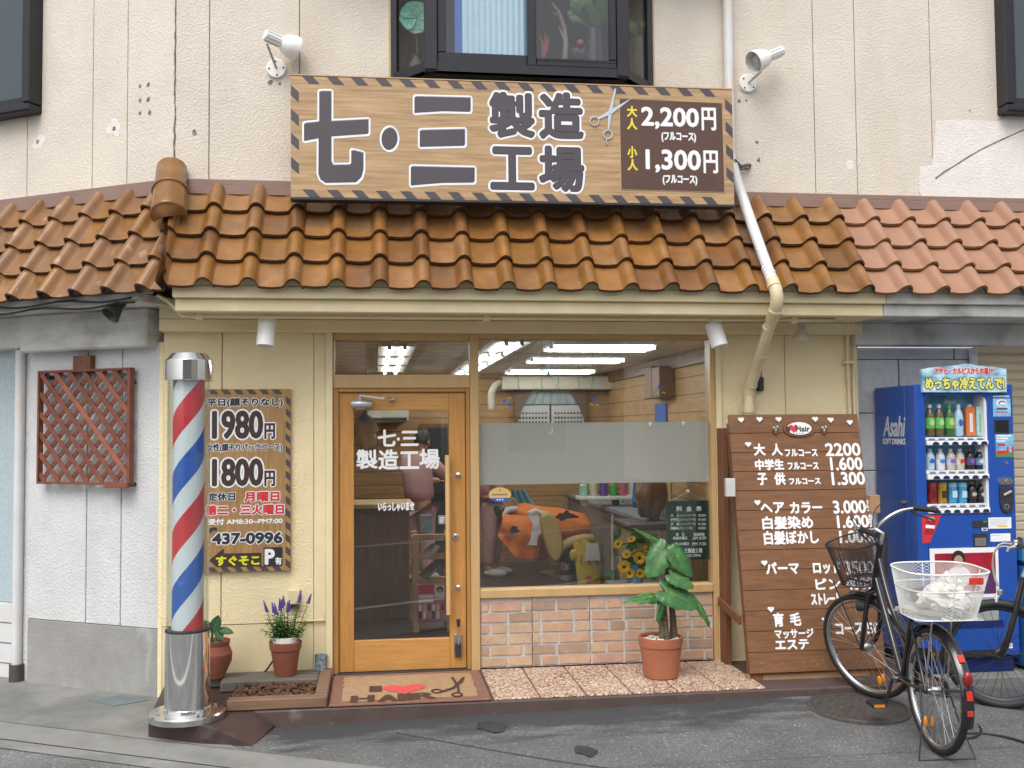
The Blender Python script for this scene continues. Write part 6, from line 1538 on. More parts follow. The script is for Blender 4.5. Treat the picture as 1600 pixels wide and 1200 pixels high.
    for x, w_, z in prof_: vs += [st+V((x, -w_, z-.045)), st+V((x, -w_*.9, z+.01)), st+V((x, 0, z+.025)), st+V((x, w_*.9, z+.01)), st+V((x, w_, z-.045))]
    mb.add(vs, [(i*5+k, i*5+k+1, (i+1)*5+k+1, (i+1)*5+k) for i in range(len(prof_)-1) for k in range(4)], MT['black'], True); mb.add(vs[:5], [(0, 1, 2, 3, 4)], MT['black']); P_(mb, 'saddle')
    # fork
    mb = MB(); crown = hb-ax*.015
    for s_ in (-1, 1):
        e = fh+V((0, s_*.052, 0)); mb.tube(bez([crown+V((0, s_*.045, 0)), crown.lerp(e, .5)+V((-.012, s_*.052, 0)), crown.lerp(e, .85)+V((-.03, s_*.052, 0)), e], 8), [.014 if cfg['city'] else .018]*9, cfg['fork'], 10, X=SX)
    mb.beam(crown+V((0, -.058, 0)), crown+V((0, .058, 0)), .032, .03, cfg['fork'], .006) if steer == 0 else mb.tube([crown+V((0, -.055, 0)), crown+V((0, .055, 0))], .018, cfg['fork'], 10, X=SX)
    P_(mb, 'fork')
    stt = ht+ax*(.07 if cfg['city'] else .04)
    mb = MB()
    if cfg['city']:
        mb.tube([ht-ax*.01, stt, stt+V((.045, 0, .02))], .0125, ch_, 10, X=SX)
        for s_ in (-1, 1): mb.tube(bez([stt+V((.045, 0, .02)), stt+V((.10, s_*.10, .02)), stt+V((.05, s_*.22, .10)), stt+V((-.04, s_*.245, .095)), stt+V((-.10, s_*.26, .085))], 14), .011, ch_, 10, X=SX)
        hbn = P_(mb, 'handlebar')
        for s_ in (-1, 1):
            mb = MB(); a_, b_ = stt+V((-.055, s_*.248, .093)), stt+V((-.185, s_*.285, .075)); mb.tube([a_, a_.lerp(b_, .1), b_], [.0145, .0165, .0165], bk, 12, X=SX); P_(mb, 'grip', hbn)
            mb = MB(); mb.tube([stt+V((-.03, s_*.24, .085)), stt+V((-.06, s_*.25, .055)), stt+V((-.15, s_*.285, .015))], [.010, .007, .006], MT['dark'], 8, X=SX); P_(mb, 'brake_lever', hbn)
        mb = MB(); mb.lathe([(.022, 0), (.026, .012), (.018, .024), (0, .028)], MT['dark'], 16, X=SX@Matrix.Translation(stt+V((-.0, -.235, .115)))); P_(mb, 'bell', hbn)
        mb = MB()
        for s_ in (-1, 1): mb.tube(bez([stt+V((-.03, s_*.24, .09)), stt+V((.10, s_*.20, .20)), stt+V((.16, s_*.05, .14)), stt+V((.05, 0, -.10))], 12), .0032, bk, 6, X=SX)
        P_(mb, 'brake_cable')
        # fenders, chain case, carrier, stand, lights
        for c, X, a0_, a1_ in ((rh, Matrix(), RAD(-12), RAD(0)), (fh, SX, 0, 0)):
            A0, A1 = (RAD(45), RAD(196)) if c is rh else (RAD(80), RAD(165))
            vs = []; n_ = 26
            for i in range(n_+1):
                a = A0+(A1-A0)*i/n_
                for k in range(5):
                    w_ = (k-2)/2*.030; rr = R_+.022-.012*(abs(k-2)/2)**2; vs.append(c+V((rr*math.cos(a), w_, rr*math.sin(a))))
            mb = MB(); mb.add(vs, [(i*5+k, i*5+k+1, (i+1)*5+k+1, (i+1)*5+k) for i in range(n_) for k in range(4)], MT['black_gloss'] , True, X)
            for s_ in (-1, 1): mb.tube([c+V((0, s_*.05, 0)), c+V(((R_+.015)*math.cos(RAD(165) if c is rh else RAD(125)), s_*.028, (R_+.015)*math.sin(RAD(165) if c is rh else RAD(125))))], .0028, MT['dark'], 6, X=X)
            fe = P_(mb, 'fender')
            if c is rh:
                for a, l_, m_ in ((RAD(138), .042, 'reflector_red'), (RAD(168), .046, 'reflector_red'), (RAD(182), .028, 'reflector_red')):
                    mb = MB(); p = c+V(((R_+.026)*math.cos(a), 0, (R_+.026)*math.sin(a))); X_ = Matrix.Translation(p)@Matrix.Rotation(-(a-PI/2), 4, 'Y'); mb.box((0, 0, 0), (l_, .030, .008), MT[m_], X_, .002); P_(mb, 'reflector', fe)
                mb = MB(); a = RAD(155); p = c+V(((R_+.034)*math.cos(a), 0, (R_+.034)*math.sin(a))); mb.ball(p, .034, solid('tail_lamp', (.25, .008, .01), .2, coat=.5), 14, (.6, .75, 1.15)); P_(mb, 'tail_light', fe)
        mb = MB(); mb.tube([bb+V((0, -.06, 0)), bb+V((0, .06, 0))], .012, MT['steel'], 10)
        for s_, a in ((1, -1.25), (-1, -1.25+PI)):
            e = bb+V((.165*math.cos(a), s_*.075, .165*math.sin(a))); mb.tube([bb+V((0, s_*.06, 0)), e], .010, MT['dark'], 8)
            mb.box(e+V((0, s_*.055, 0)), (.085, .085, .024), MT['black'], None, .005)
            for fx in (-.044, .044): mb.box(e+V((fx, s_*.055, 0)), (.006, .06, .014), MT['reflector'])
        P_(mb, 'pedal_crank')
        mb = MB(); mb.lathe([(.0, -.004), (.075, -.004), (.080, 0), (.075, .004), (0, .004)], MT['black_gloss'], 28, X=Matrix.Translation(bb+V((0, -.055, 0)))@Matrix.Rotation(PI/2, 4, 'X'), caps=False)
        mb.beam(bb+V((0, -.055, .06)), rh+V((0, -.055, .035)), .012, .02, MT['black_gloss'], .003); mb.beam(bb+V((0, -.055, -.06)), rh+V((0, -.055, -.035)), .012, .02, MT['black_gloss'], .003); mb.lathe([(.0, -.003), (.038, -.003), (.038, .003), (0, .003)], MT['dark'], 20, X=Matrix.Translation(rh+V((0, -.055, 0)))@Matrix.Rotation(PI/2, 4, 'X'), caps=False)
        P_(mb, 'chain_guard')
        mb = MB(); tq = [rh+V((.02, .075, .0)), V((-.05, .10, .17)), V((-.12, .15, .004)), V((-.12, -.15, .004)), V((-.05, -.10, .17)), rh+V((.02, -.075, .0))]; mb.tube(tq, .006, MT['dark'], 8); P_(mb, 'stand')
        mb = MB(); zc = 2*R_+.055
        for s_ in (-.05, 0, .05): mb.tube([V((-.14, s_, zc)), V((.22, s_, zc))], .005, MT['dark'], 6)
        for s_ in (-1, 1): mb.tube([V((-.06, s_*.05, zc)), rh+V((0, s_*.06, .0))], .005, MT['steel'], 6); mb.tube([V((.18, s_*.05, zc)), sl+V((0, s_*.015, -.05))], .005, MT['dark'], 6)
        P_(mb, 'carrier')
        mb = MB(); mb.tube([hb+V((.03, .05, -.10)), hb+V((.085, .05, -.10))], [.026, .036], MT['dark'], 14, X=SX); P_(mb, 'headlight')
        mb = MB()                                            # ring lock on the seat stays
        mb.tube([V((wb*.17, .06*math.cos(t), .44+.06*math.sin(t))) for t in [PI*1.1*i/12-.2 for i in range(13)]], .010, MT['dark'], 8); P_(mb, 'ring_lock')
        # baskets
        def basket(c, X, bot, topd, h, mt, rim, nrow, flare, wire=.0011, bars=()):
            """c: centre of the floor; bot/topd (half x, half y) at floor and rim"""
            def ring(f, n=28):
                bx_, by_ = bot[0]+(topd[0]-bot[0])*f, bot[1]+(topd[1]-bot[1])*f; o = []
                for i in range(n):
                    t = 2*PI*i/n; e = 3.2
                    o.append(c+V((bx_*abs(math.cos(t))**(2/e)*(1 if math.cos(t) > 0 else -1)+flare*f, by_*abs(math.sin(t))**(2/e)*(1 if math.sin(t) > 0 else -1), h*f)))
                return o
            mb = MB(); N_ = 200; rr_ = [ring(i/nrow, N_) for i in range(nrow+1)]
            # expanded mesh: diagonal wires both ways
            for k in range(0, N_, 2):
                for sg in (1, -1): 
                    mb.tube([rr_[i][(k+sg*i) % N_] for i in range(nrow+1)], wire, mt, 3, False, X=X, smooth=False)
            L_, W_ = bot
            for i in range(13): y = -W_+2*W_*i/12; mb.tube([c+V((-L_, y, 0)), c+V((L_, y, 0))], wire, mt, 3, False, X=X, smooth=False)
            for i in range(11): x = -L_+2*L_*i/10; mb.tube([c+V((x, -W_, 0)), c+V((x, W_, 0))], wire, mt, 3, False, X=X, smooth=False)
            b_ = P_(mb, 'basket')
            mb = MB(); mb.tube(ring(1, 48), .0048, rim, 8, closed=True, X=X); mb.tube(ring(0, 48), .0035, rim, 6, closed=True, X=X)
            for f in bars: mb.tube(ring(f, 48), .0034, rim, 6, closed=True, X=X)
            for k in (0, 7, 14, 21): 
                q0, q1 = ring(0, 28), ring(1, 28); mb.tube([q0[k], q1[k]], .003, rim, 6, X=X)
            P_(mb, 'basket_rim', b_); return b_, ring
        fbk, _ = basket(V((wb-.045, -.015, .735)), SX, (.105, .13), (.145, .18), .25, MT['dark'], MT['dark'], 18, .015, .0013)
        rbk, rr_ = basket(V((-.02, 0, 2*R_+.075)), Matrix(), (.14, .175), (.19, .222), .245, MT['white'], MT['white'], 30, -.015, .0011, (.62,))
        mb = MB(); mb.box(V((-.222, -.10, 2*R_+.075+.212)), (.006, .075, .034), MT['reflector_red'], None, .002); P_(mb, 'basket_reflector', rbk)
        mb = MB(); mb.tube([V((wb-.10, .02, .74)), V((wb+.05, .02, .748))], .006, MT['dark'], 6, X=SX); mb.tube([fh+V((0, .06, 0)), V((wb+.09, .11, .76))], .004, MT['dark'], 6, X=SX); mb.tube([fh+V((0, -.06, 0)), V((wb+.09, -.11, .76))], .004, MT['dark'], 6, X=SX); P_(mb, 'basket_stay')
    else:
        mb.tube([ht-ax*.01, stt], .016, MT['dark'], 12, X=SX); mb.tube([stt-ax*.01, stt+V((.09, 0, .012))], .018, MT['dark'], 12, X=SX); mb.lathe([(.019, 0), (.019, .008), (0, .01)], MT['steel'], 14, X=SX@Matrix.Translation(stt))
        mb.tube([stt+V((.09, -.28, .02)), stt+V((.09, -.06, .012)), stt+V((.09, .06, .012)), stt+V((.09, .28, .02))], .014, MT['dark'], 10, X=SX); hbn = P_(mb, 'handlebar')
        for s_ in (-1, 1):
            mb = MB(); mb.tube([stt+V((.09, s_*.17, .018)), stt+V((.088, s_*.30, .022))], .0175, bk, 12, X=SX); P_(mb, 'grip', hbn)
            mb = MB(); mb.tube([stt+V((.10, s_*.13, .015)), stt+V((.15, s_*.15, .0)), stt+V((.155, s_*.24, -.008))], [.013, .009, .007], MT['silver'], 8, X=SX); mb.ball(stt+V((.11, s_*.12, .02)), .022, MT['chrome_dull'], 10, (1, 1.3, .8), SX); P_(mb, 'brake_lever', hbn)
        mb = MB(); bt = fh+V((-.06, 0, R_+.10))
        for s_ in (-1, 1): mb.tube(bez([stt+V((.13, s_*.13, .0)), stt+V((.28, s_*.10, .06)), stt+V((.24, s_*.05, -.22)), bt+V((.06, s_*.045, -.02))], 14), .005, solid('cable_grey', (.42, .42, .39)), 7, X=SX)
        mb.box(bt+V((.055, 0, -.06)), (.03, .05, .035), MT['steel'], SX, .004); P_(mb, 'brake_cable')
        mb = MB(); mb.box(bt+V((.075, 0, -.10)), (.014, .055, .045), MT['white'], SX, .006); mb.ball(bt+V((.084, 0, -.10)), .022, MT['steel'], 10, (.3, 1, .8), SX); P_(mb, 'front_reflector')
        mb = MB(); mb.tube([bb+V((0, -.06, 0)), bb+V((0, .06, 0))], .014, MT['steel'], 10)
        for s_, a in ((1, -.9), (-1, -.9+PI)):
            e = bb+V((.165*math.cos(a), s_*.075, .165*math.sin(a))); mb.tube([bb+V((0, s_*.06, 0)), e], .011, MT['silver'], 8); mb.box(e+V((0, s_*.055, 0)), (.085, .09, .02), MT['black'], None, .005)
        P_(mb, 'pedal_crank')
        mb = MB(); mb.tube([bb+V((-.05, .03, .0)), V((bb.x-.12, .17, .004))], .008, MT['dark'], 8); P_(mb, 'stand')
        mb = MB(); mb.box(V((wb*.66, .03, .74)), (.09, .012, .03), MT['sign_ink2'], Matrix.Rotation(0, 4, 'Y'), .002); P_(mb, 'frame_badge')
    return root
b1 = bicycle('city_bicycle', 'black city bicycle with a dark front basket and white wire rear basket', (2.915, -1.83, G+.004), (2.97, -.94, gh(2.97, -.94)+.006), RAD(31), dict(city=True, frame=MT['black_gloss'], fork=MT['black_gloss']))
b2 = bicycle('mountain_bicycle', 'silver framed mountain bicycle with black fork, half out of the right edge', (4.59, -1.66, G+.006), (3.71, -1.16, G+.02), RAD(-4), dict(city=False, frame=MT['silver'], fork=MT['black_gloss']))
# bag lying in the rear basket
Wb = world(b1); c = Wb@V((-.03, -.03, 2*.325+.155))
def lump(c, r, sc, mt, amp=.25, fr_=3, n=28, seed=0):
    b = bmesh.new(); bmesh.ops.create_uvsphere(b, u_segments=n, v_segments=n//2, radius=1)
    for v in b.verts:
        k = 1+amp*mnoise.noise(v.co*fr_*.5+V((seed, seed, 0)))+amp*.4*mnoise.noise(v.co*fr_*1.7+V((seed, 0, seed))); v.co = V((v.co.x*sc[0], v.co.y*sc[1], v.co.z*sc[2]))*r*k+V(c)
    return b
mb = MB(); mb.bm(lump(c, .125, (1.0, .95, .62), MT['bag'], .38, 5, n=44, seed=2), MT['bag'], False); mb.bm(lump(c+V((.03, 0, .06)), .075, (.8, .9, .9), MT['bag'], .5, 6, n=36, seed=5), MT['bag'], False)
tag(mb.build('plastic_bag', loc=c), 'crumpled white plastic bag lying in the white wire rear basket', 'bag')
c = Wb@V((.005, .04, 2*.325+.095)); mb = MB(); X = Matrix.Translation(c)@Matrix.Rotation(.4, 4, 'Z')
mb.box((0, 0, 0), (.20, .26, .018), solid('leaflet', (.45, .42, .38), .6, var=.3, scale=20), X, .003); tag(mb.build('folded_leaflet', loc=c), 'folded printed leaflet lying flat under the bag in the rear basket', 'leaflet')
# black hose or cable on the ground behind the rear wheel
mb = MB(); pts = [gz(x, y, G+.008) for x, y in ((1500, 1157), (1535, 1160), (1536, 1148), (1528, 1133), (1505, 1122), (1498, 1124))]
mb.tube(bez([gz(1500, 1122, G+.008), gz(1545, 1130, G+.008), gz(1555, 1160, G+.008), gz(1490, 1160, G+.008), gz(1495, 1147, G+.008)], 24), .0075, MT['black'], 8)
mb.tube(bez([gz(1495, 1148, G+.009), gz(1540, 1143, G+.009), gz(1575, 1148, G+.009), gz(1640, 1175, G+.009)], 20), .0075, MT['black'], 8)
tag(mb.build('ground_cable', loc=gz(1530, 1148, G)), 'black cable looped on the asphalt behind the rear wheel', 'cable')
# ================================================================== INSIDE THE SHOP
ZL = 2.262                                                  # tube height
def tube_light(p, q, label, n=2, gap=.12, grp='fluorescent lights on the shop ceiling'):
    p, q = V(p), V(q); d = (q-p).normalized(); s_ = V((-d.y, d.x, 0)); c = (p+q)/2
    r = thing('ceiling_light', label, 'ceiling light', V((c.x, c.y, RZ)), group=grp)
    mb = MB(); mb.beam(V((p.x, p.y, RZ-.014)), V((q.x, q.y, RZ-.014)), gap*n+.06, .026, MT['white'], .004)
    for e in (p, q):
        for k in range(n): a = e+s_*gap*(k-(n-1)/2); mb.box((a.x, a.y, ZL+.006), (.03, .03, .045), MT['silver'])
    part(mb, 'fixture', None, r)
    for k in range(n):
        o = s_*gap*(k-(n-1)/2); mb = MB(); mb.tube([p+o+d*.02, q+o-d*.02], .015, MT['tube'], 10); part(mb, 'tube', None, r)
g2 = lambda x, y: gz(x, y, ZL)
for (x0, y0, x1, y1, lb) in ((864, 541, 1008, 548, 'nearest crosswise fluorescent pair on the shop ceiling, seen through the picture window'),
                             (832, 562, 965, 566, 'middle crosswise fluorescent pair on the shop ceiling'), (790, 583, 932, 580, 'farthest crosswise fluorescent pair on the shop ceiling, above the duct')):
    p, q = g2(x0, y0), g2(x1, y1); y = (p.y+q.y)/2; y = min(y, RY1-.3); tube_light((p.x, y, ZL), (q.x, y, ZL), lb, 3, .15)
yl_ = [.75, 1.95, 3.15, 4.35]; x_l = g2(800, 558).x
for i, y in enumerate(yl_):
    nm_ = ('first', 'second', 'third', 'last')[i]
    tube_light((x_l-.18, y, ZL), (x_l-.18, y+1.0, ZL), '%s lengthwise fluorescent pair from the window in the row left of the crosswise lights' % nm_)
x_t = g2(614, 567).x
for i, y in enumerate((1.2, 2.45, 3.7)):
    tube_light((x_t, y, ZL), (x_t, y+1.05, ZL), '%s fluorescent pair seen through the transom over the door' % ('nearest', 'middle', 'farthest')[i])
# duct, cabinet with curtain on the back wall
p, q = at(785, 597, RY1-.3), at(965, 603, RY1-.3)
r = thing('air_duct', 'ivory boxed air duct along the back wall under the lights', 'duct', V(((p.x+q.x)/2, RY1, p.z)))
mb = MB(); mb.bx(p.x, q.x, RY1-.34, RY1-.002, p.z-.09, p.z+.07, MT['duct'], .01); part(mb, 'casing', None, r)
mb = MB(); e = at(768, 640, RY1-.2); mb.tube([V((p.x, RY1-.2, p.z)), V((e.x+.05, RY1-.2, p.z-.03)), V((e.x, RY1-.2, p.z-.12)), V((e.x, RY1-.2, e.z))], .045, MT['duct'], 12); part(mb, 'duct_pipe', None, r)
p, q = at(803, 604, RY1-.1), at(916, 668, RY1-.1)
r = thing('wall_cabinet', 'white perforated wall cabinet with a pale curtain above it on the back wall', 'cabinet', V(((p.x+q.x)/2, RY1, q.z-.5)))
mb = MB(); zc1 = at(860, 633, RY1-.1).z; m_ = (p.x+q.x)/2
for a, b in ((p.x+.02, m_-.01), (m_+.01, q.x-.02)):
    mb.bx(a, b, RY1-.12, RY1-.03, q.z-.5, zc1, solid('cabinet_pale', (.50, .50, .48), .6), .006)
    for i in range(9):
        for k in range(4): x = a+.05+(b-a-.1)*i/8; z = zc1-.10-k*.055; mb.bx(x-.012, x+.012, RY1-.124, RY1-.119, z-.012, z+.012, MT['dark'])
part(mb, 'cabinet_door', None, r)
mb = MB(); vs = []
for i in range(31):
    f = i/30; xt = p.x+.20+(q.x-p.x-.40)*f; xb = p.x+(q.x-p.x)*f; vs += [V((xt, RY1-.14+.012*math.sin(i*1.7), p.z)), V((xb, RY1-.14+.02*math.sin(i*1.7), zc1+.01))]
mb.add(vs, [(2*i, 2*i+1, 2*i+3, 2*i+2) for i in range(30)], solid('curtain_grey', (.30, .36, .36), .8), True)
for s_, x in ((1, p.x), (-1, q.x)):
    vs = []
    for i in range(13): z = p.z-(p.z-zc1+.3)*i/12; w_ = .22*(1-math.sin(PI*i/24))+.03; vs += [V((x, RY1-.16, z)), V((x+s_*w_, RY1-.17, z))]
    mb.add(vs, [(2*i, 2*i+1, 2*i+3, 2*i+2) for i in range(12)], solid('curtain_brown', (.14, .09, .06), .8), True)
part(mb, 'curtain', None, r)
# air conditioner seen through the door glass, framed things on the right wall
p = at(603, 646, 4.8); r = thing('air_conditioner', 'small white air conditioner high on the back wall behind the door glass', 'air conditioner', p)
mb = MB(); mb.bx(p.x-.22, p.x+.25, p.y-.2, p.y+.79, p.z-.10, p.z+.10, MT['duct'], .02); mb.bx(p.x-.2, p.x+.23, p.y-.205, p.y-.199, p.z-.085, p.z-.05, MT['dark']); part(mb, 'casing', None, r)
p = at(1010, 597, 2.9); r = thing('wall_box', 'small dark wooden double box hung on the right hand panelled wall', 'wall box', V((RX1, 2.9, p.z-.15)))
mb = MB(); mb.bx(RX1-.16, RX1-.001, 2.62, 2.88, p.z-.16, p.z+.14, MT['in_brown'], .006); mb.bx(RX1-.16, RX1-.001, 2.90, 3.16, p.z-.16, p.z+.16, MT['board'], .006); part(mb, 'box_body', None, r)
p = at(1018, 645, 3.2); mb = MB(); mb.bx(RX1-.02, RX1-.001, 2.9, 3.3, p.z-.10, p.z+.09, MT['blue'], .002)
tag(mb.build('wall_plaque', loc=(RX1, 3.1, p.z-.1)), 'small blue plaque on the right hand panelled wall above the frosted band', 'plaque')
# hanging green bead strings
for i, x in enumerate((810, 846, 872, 904, 926)):
    p = at(x, 588, 1.0); r = V((p.x, 1.0, ZL)); mb = MB(); mb.tube([V((p.x, 1.0, RZ)), V((p.x, 1.0, p.z-.1))], .0012, MT['dark'], 4)
    random.seed(i)
    for k in range(9): mb.ball((p.x+random.uniform(-.012, .012), 1.0, p.z-.1+k*.012), .005, solid('bead_green', (.04, .45, .12), .2), 6)
    tag(mb.build('bead_string', loc=(p.x, 1.0, RZ)), 'thin hanging string of green beads, number %d of five from the left' % (i+1) if False else ('leftmost', 'second from left', 'middle', 'second from right', 'rightmost')[i]+' of five green bead strings hanging before the duct', 'bead string', 'green bead strings')

# ---- people
def head(c, d, up, hair_mt, r_=.105):
    """head at c looking along d"""
    d = V(d).normalized(); up = V(up); s_ = d.cross(up).normalized(); up = s_.cross(d)
    X = Matrix((s_, d, up)).transposed().to_4x4(); X.translation = V(c)
    hd = MB(); b = bmesh.new(); bmesh.ops.create_uvsphere(b, u_segments=24, v_segments=16, radius=1)
    for v in b.verts:
        x, y, z = v.co; j = 1-.20*max(0, -z)*(.6+.4*max(0, y)); v.co = V((x*.075*j, y*.092*(1-.08*max(0, -z)), z*.115))
        if y > .8 and -.25 < z < .15 and abs(x) < .25: v.co.y += .016
    hd.bm(b, MT['skin'], True, X)
    hd.tube([X@V((0, .090, .02)), X@V((0, .112, -.018)), X@V((0, .094, -.026))], [.008, .014, .010], MT['skin'], 8)
    for sx in (-1, 1):
        hd.ball(V((sx*.030, .081, .012)), .011, MT['white'], 8, (1, .6, .8), X); hd.ball(V((sx*.030, .088, .012)), .006, MT['hair_black'], 6, X=X)
        hd.ball(V((sx*.077, -.005, -.005)), .022, MT['skin'], 8, (.35, .8, 1.2), X)
    hd.tube([X@V((-.024, .083, -.055)), X@V((0, .090, -.054)), X@V((.024, .083, -.055))], .005, solid('lips', (.38, .14, .11)), 6)
    hr = MB(); b = bmesh.new(); bmesh.ops.create_uvsphere(b, u_segments=22, v_segments=14, radius=1)
    kill = [v for v in b.verts if v.co.y > .25 and v.co.z < .48 or v.co.z < -.55]
    bmesh.ops.delete(b, geom=kill, context='VERTS')
    for v in b.verts: k = 1+.05*mnoise.noise(v.co*6); v.co = V((v.co.x*.084*k, v.co.y*.103*k-.004, v.co.z*.125*k+.004))
    hr.bm(b, hair_mt, True, X)
    return hd, hr
def fingers(mb, wrist, d, palm_n, mt):
    d = V(d).normalized(); n_ = V(palm_n); s_ = d.cross(n_).normalized(); n_ = s_.cross(d)
    X = Matrix((d, s_, n_)).transposed().to_4x4(); X.translation = wrist+d*.05; mb.ball((0, 0, 0), .05, mt, 10, (1, .82, .34), X)
    for k, L in enumerate((.066, .075, .070, .055)):
        b0 = wrist+d*.085+s_*(.027-.018*k); mb.tube([b0, b0+d*L*.5-n_*.006, b0+d*L*.85-n_*.024, b0+d*L-n_*.036], [.0085, .008, .0075, .005], mt, 7)
    b0 = wrist+d*.03+s_*.036; mb.tube([b0, b0+d*.025+s_*.022, b0+d*.055+s_*.020-n_*.012], [.010, .009, .006], mt, 7)
def barber(label, foot, face, hands, H=1.62):
    foot = V(foot); f = V(face).normalized(); s_ = f.cross(V((0, 0, 1))); k = H/1.65
    r = thing('person', label, 'person', foot)
    B_ = lambda a, b, z: foot+s_*a*k+f*b*k+V((0, 0, z*k))
    J = dict(pel=B_(0, 0, .92), waist=B_(0, .0, 1.05), chest=B_(0, .01, 1.27), neck=B_(0, .02, 1.40), nk2=B_(0, .04, 1.46))
    pts = [J['pel'], J['waist'], J['chest'], J['neck'], J['nk2']]; ed = [(0, 1), (1, 2), (2, 3), (3, 4)]; rd = [.115, .115, .14, .06, .055]; rc = [.175, .15, .165, .075, .0]
    def chain(base, ps, rs):
        i0 = base
        for p, r_ in zip(ps, rs): pts.append(p); rd.append(r_); ed.append((i0, len(pts)-1)); i0 = len(pts)-1
    for sd_ in (-1, 1):
        chain(0, [B_(sd_*.09, 0, .84), B_(sd_*.10, .02, .48), B_(sd_*.10, -.01, .10), B_(sd_*.10, .03, .05), B_(sd_*.11, .15, .035)], [.075, .06, .045, .045, .035])
        hnd = hands[0 if sd_ < 0 else 1]; h_ = V(hnd); sh = B_(sd_*.17, .0, 1.34); el = sh.lerp(h_, .5)+s_*sd_*.08+V((0, 0, -.10))
        chain(2, [sh, el, h_], [.062, .045, .030])
    vs, fs = skin_mesh(pts, ed, rd); mb = MB(); mb.add(vs, fs, MT['skin'], True); 
    for sd_ in (0, 1): fingers(mb, V(hands[sd_]), V(hands[sd_])-(B_((-1, 1)[sd_]*.2, .05, 1.2)), (0, 0, 1), MT['skin'])
    body = part(mb, 'body', None, r)
    # clothing follows the body: tunic with sleeves, trousers
    cp, ce, cr = [J['pel']+V((0, 0, -.06)), J['waist'], J['chest'], J['neck']+V((0, 0, -.05))], [(0, 1), (1, 2), (2, 3)], [.20, .165, .178, .085]
    for sd_ in (-1, 1):
        h_ = V(hands[0 if sd_ < 0 else 1]); sh = B_(sd_*.17, .0, 1.34); el = sh.lerp(h_, .5)+s_*sd_*.08+V((0, 0, -.10)); i0 = 2
        for p, r_ in ((sh, .078), (sh.lerp(el, .8), .068)): cp.append(p); cr.append(r_); ce.append((i0, len(cp)-1)); i0 = len(cp)-1
    vs, fs = skin_mesh(cp, ce, cr); mb = MB(); mb.add(vs, fs, MT['pink'], True); part(mb, 'tunic', None, r)
    cp, ce, cr = [J['pel']+V((0, 0, .03))], [], [.185]
    for sd_ in (-1, 1):
        i0 = 0
        for p, r_ in ((B_(sd_*.09, 0, .80), .115), (B_(sd_*.10, .02, .48), .088), (B_(sd_*.10, -.01, .11), .078)): cp.append(p); cr.append(r_); ce.append((i0, len(cp)-1)); i0 = len(cp)-1
    vs, fs = skin_mesh(cp, ce, cr); mb = MB(); mb.add(vs, fs, MT['pink'], True); part(mb, 'trousers', None, r)
    for sd_ in (-1, 1):
        mb = MB(); c = B_(sd_*.105, .08, .04); X = Matrix((f, s_, V((0, 0, 1)))).transposed().to_4x4(); X.translation = c; mb.ball((0, 0, 0), .135, MT['shoe'], 14, (1, .42, .36), X); part(mb, 'shoe', None, r)
    hd, hr = head(B_(0, .07, 1.56), f+V((0, 0, -.35)), (0, 0, 1), MT['hair_black']); h_ = part(hd, 'head', None, r); part(hr, 'hair', None, r)
    return r
fp = gz(768, 899, .004)
hc = at(786, 790, fp.y-.1)
barber('barber in pink uniform and white shoes bending over the customer in the picture window', (fp.x, fp.y, .004), (.75, -.35, 0), (hc+V((.0, .1, .10)), hc+V((.08, -.10, .10))))
fp2 = V((at(655, 800, 4.2).x, 4.2, .004))
barber('person in a pink uniform standing deep inside behind the door glass', fp2, (.6, .8, 0), (fp2+V((.25, .35, 1.05)), fp2+V((.42, .18, 1.02))), 1.58)
# customer lying back under the orange cape
YC = fp.y-.12; KC = lambda x, y, dy=0.: at(x, y, YC+dy)
cu = thing('person', 'customer lying back in the barber chair under an orange cape', 'person', KC(860, 838))
hcn = KC(780, 791); nk = KC(800, 803); ch_ = KC(830, 812); hp = KC(880, 830); kn = KC(925, 826); an = KC(955, 838)
pts = [hp, hp.lerp(ch_, .5), ch_, nk, hcn.lerp(nk, .4)]; ed = [(0, 1), (1, 2), (2, 3), (3, 4)]; rd = [.15, .14, .16, .062, .058]
for sd_ in (-1, 1):
    i0 = 0
    for p, r_ in ((hp+V((.06, sd_*.09, .0)), .09), (kn+V((0, sd_*.1, 0)), .065), (an+V((0, sd_*.1, 0)), .045), (an+V((.06, sd_*.12, .10)), .04)): pts.append(p); rd.append(r_); ed.append((i0, len(pts)-1)); i0 = len(pts)-1
    i0 = 2
    for p, r_ in ((ch_+V((-.02, sd_*.2, 0)), .06), (ch_.lerp(hp, .6)+V((0, sd_*.26, 0)), .045), (hp+V((.02, sd_*.16, .1)), .03)): pts.append(p); rd.append(r_); ed.append((i0, len(pts)-1)); i0 = len(pts)-1
vs, fs = skin_mesh(pts, ed, rd); mb = MB(); mb.add(vs, fs, solid('dark_trousers', (.03, .03, .04), .8), True); part(mb, 'body', None, cu)
hd, hr = head(hcn, (.35, -.15, 1), (-1, -.1, .25), MT['hair']); part(hd, 'head', None, cu); part(hr, 'hair', None, cu)
mb = MB(); path = [(KC(799, 800), .08, .07), (KC(806, 806), .16, .12), (KC(822, 812), .29, .17), (KC(845, 817), .34, .19), (KC(870, 820), .33, .18), (KC(895, 822), .30, .16), (KC(920, 824), .27, .13), (KC(942, 832), .24, .10), (KC(956, 840), .20, .07)]
n = 28; vs = []
for i, (c, ry, rz) in enumerate(path):
    for j in range(n):
        a = 2*PI*j/n; k = 1+.10*math.sin(a*5+i*1.1)+.05*math.sin(a*9-i*2); z = math.sin(a)*rz*k
        if math.sin(a) < -.2 and 1 < i < 6: z -= (.22 if i < 4 else .10)*abs(math.sin(a))
        vs.append(c+V((0, math.cos(a)*ry*k, z)))
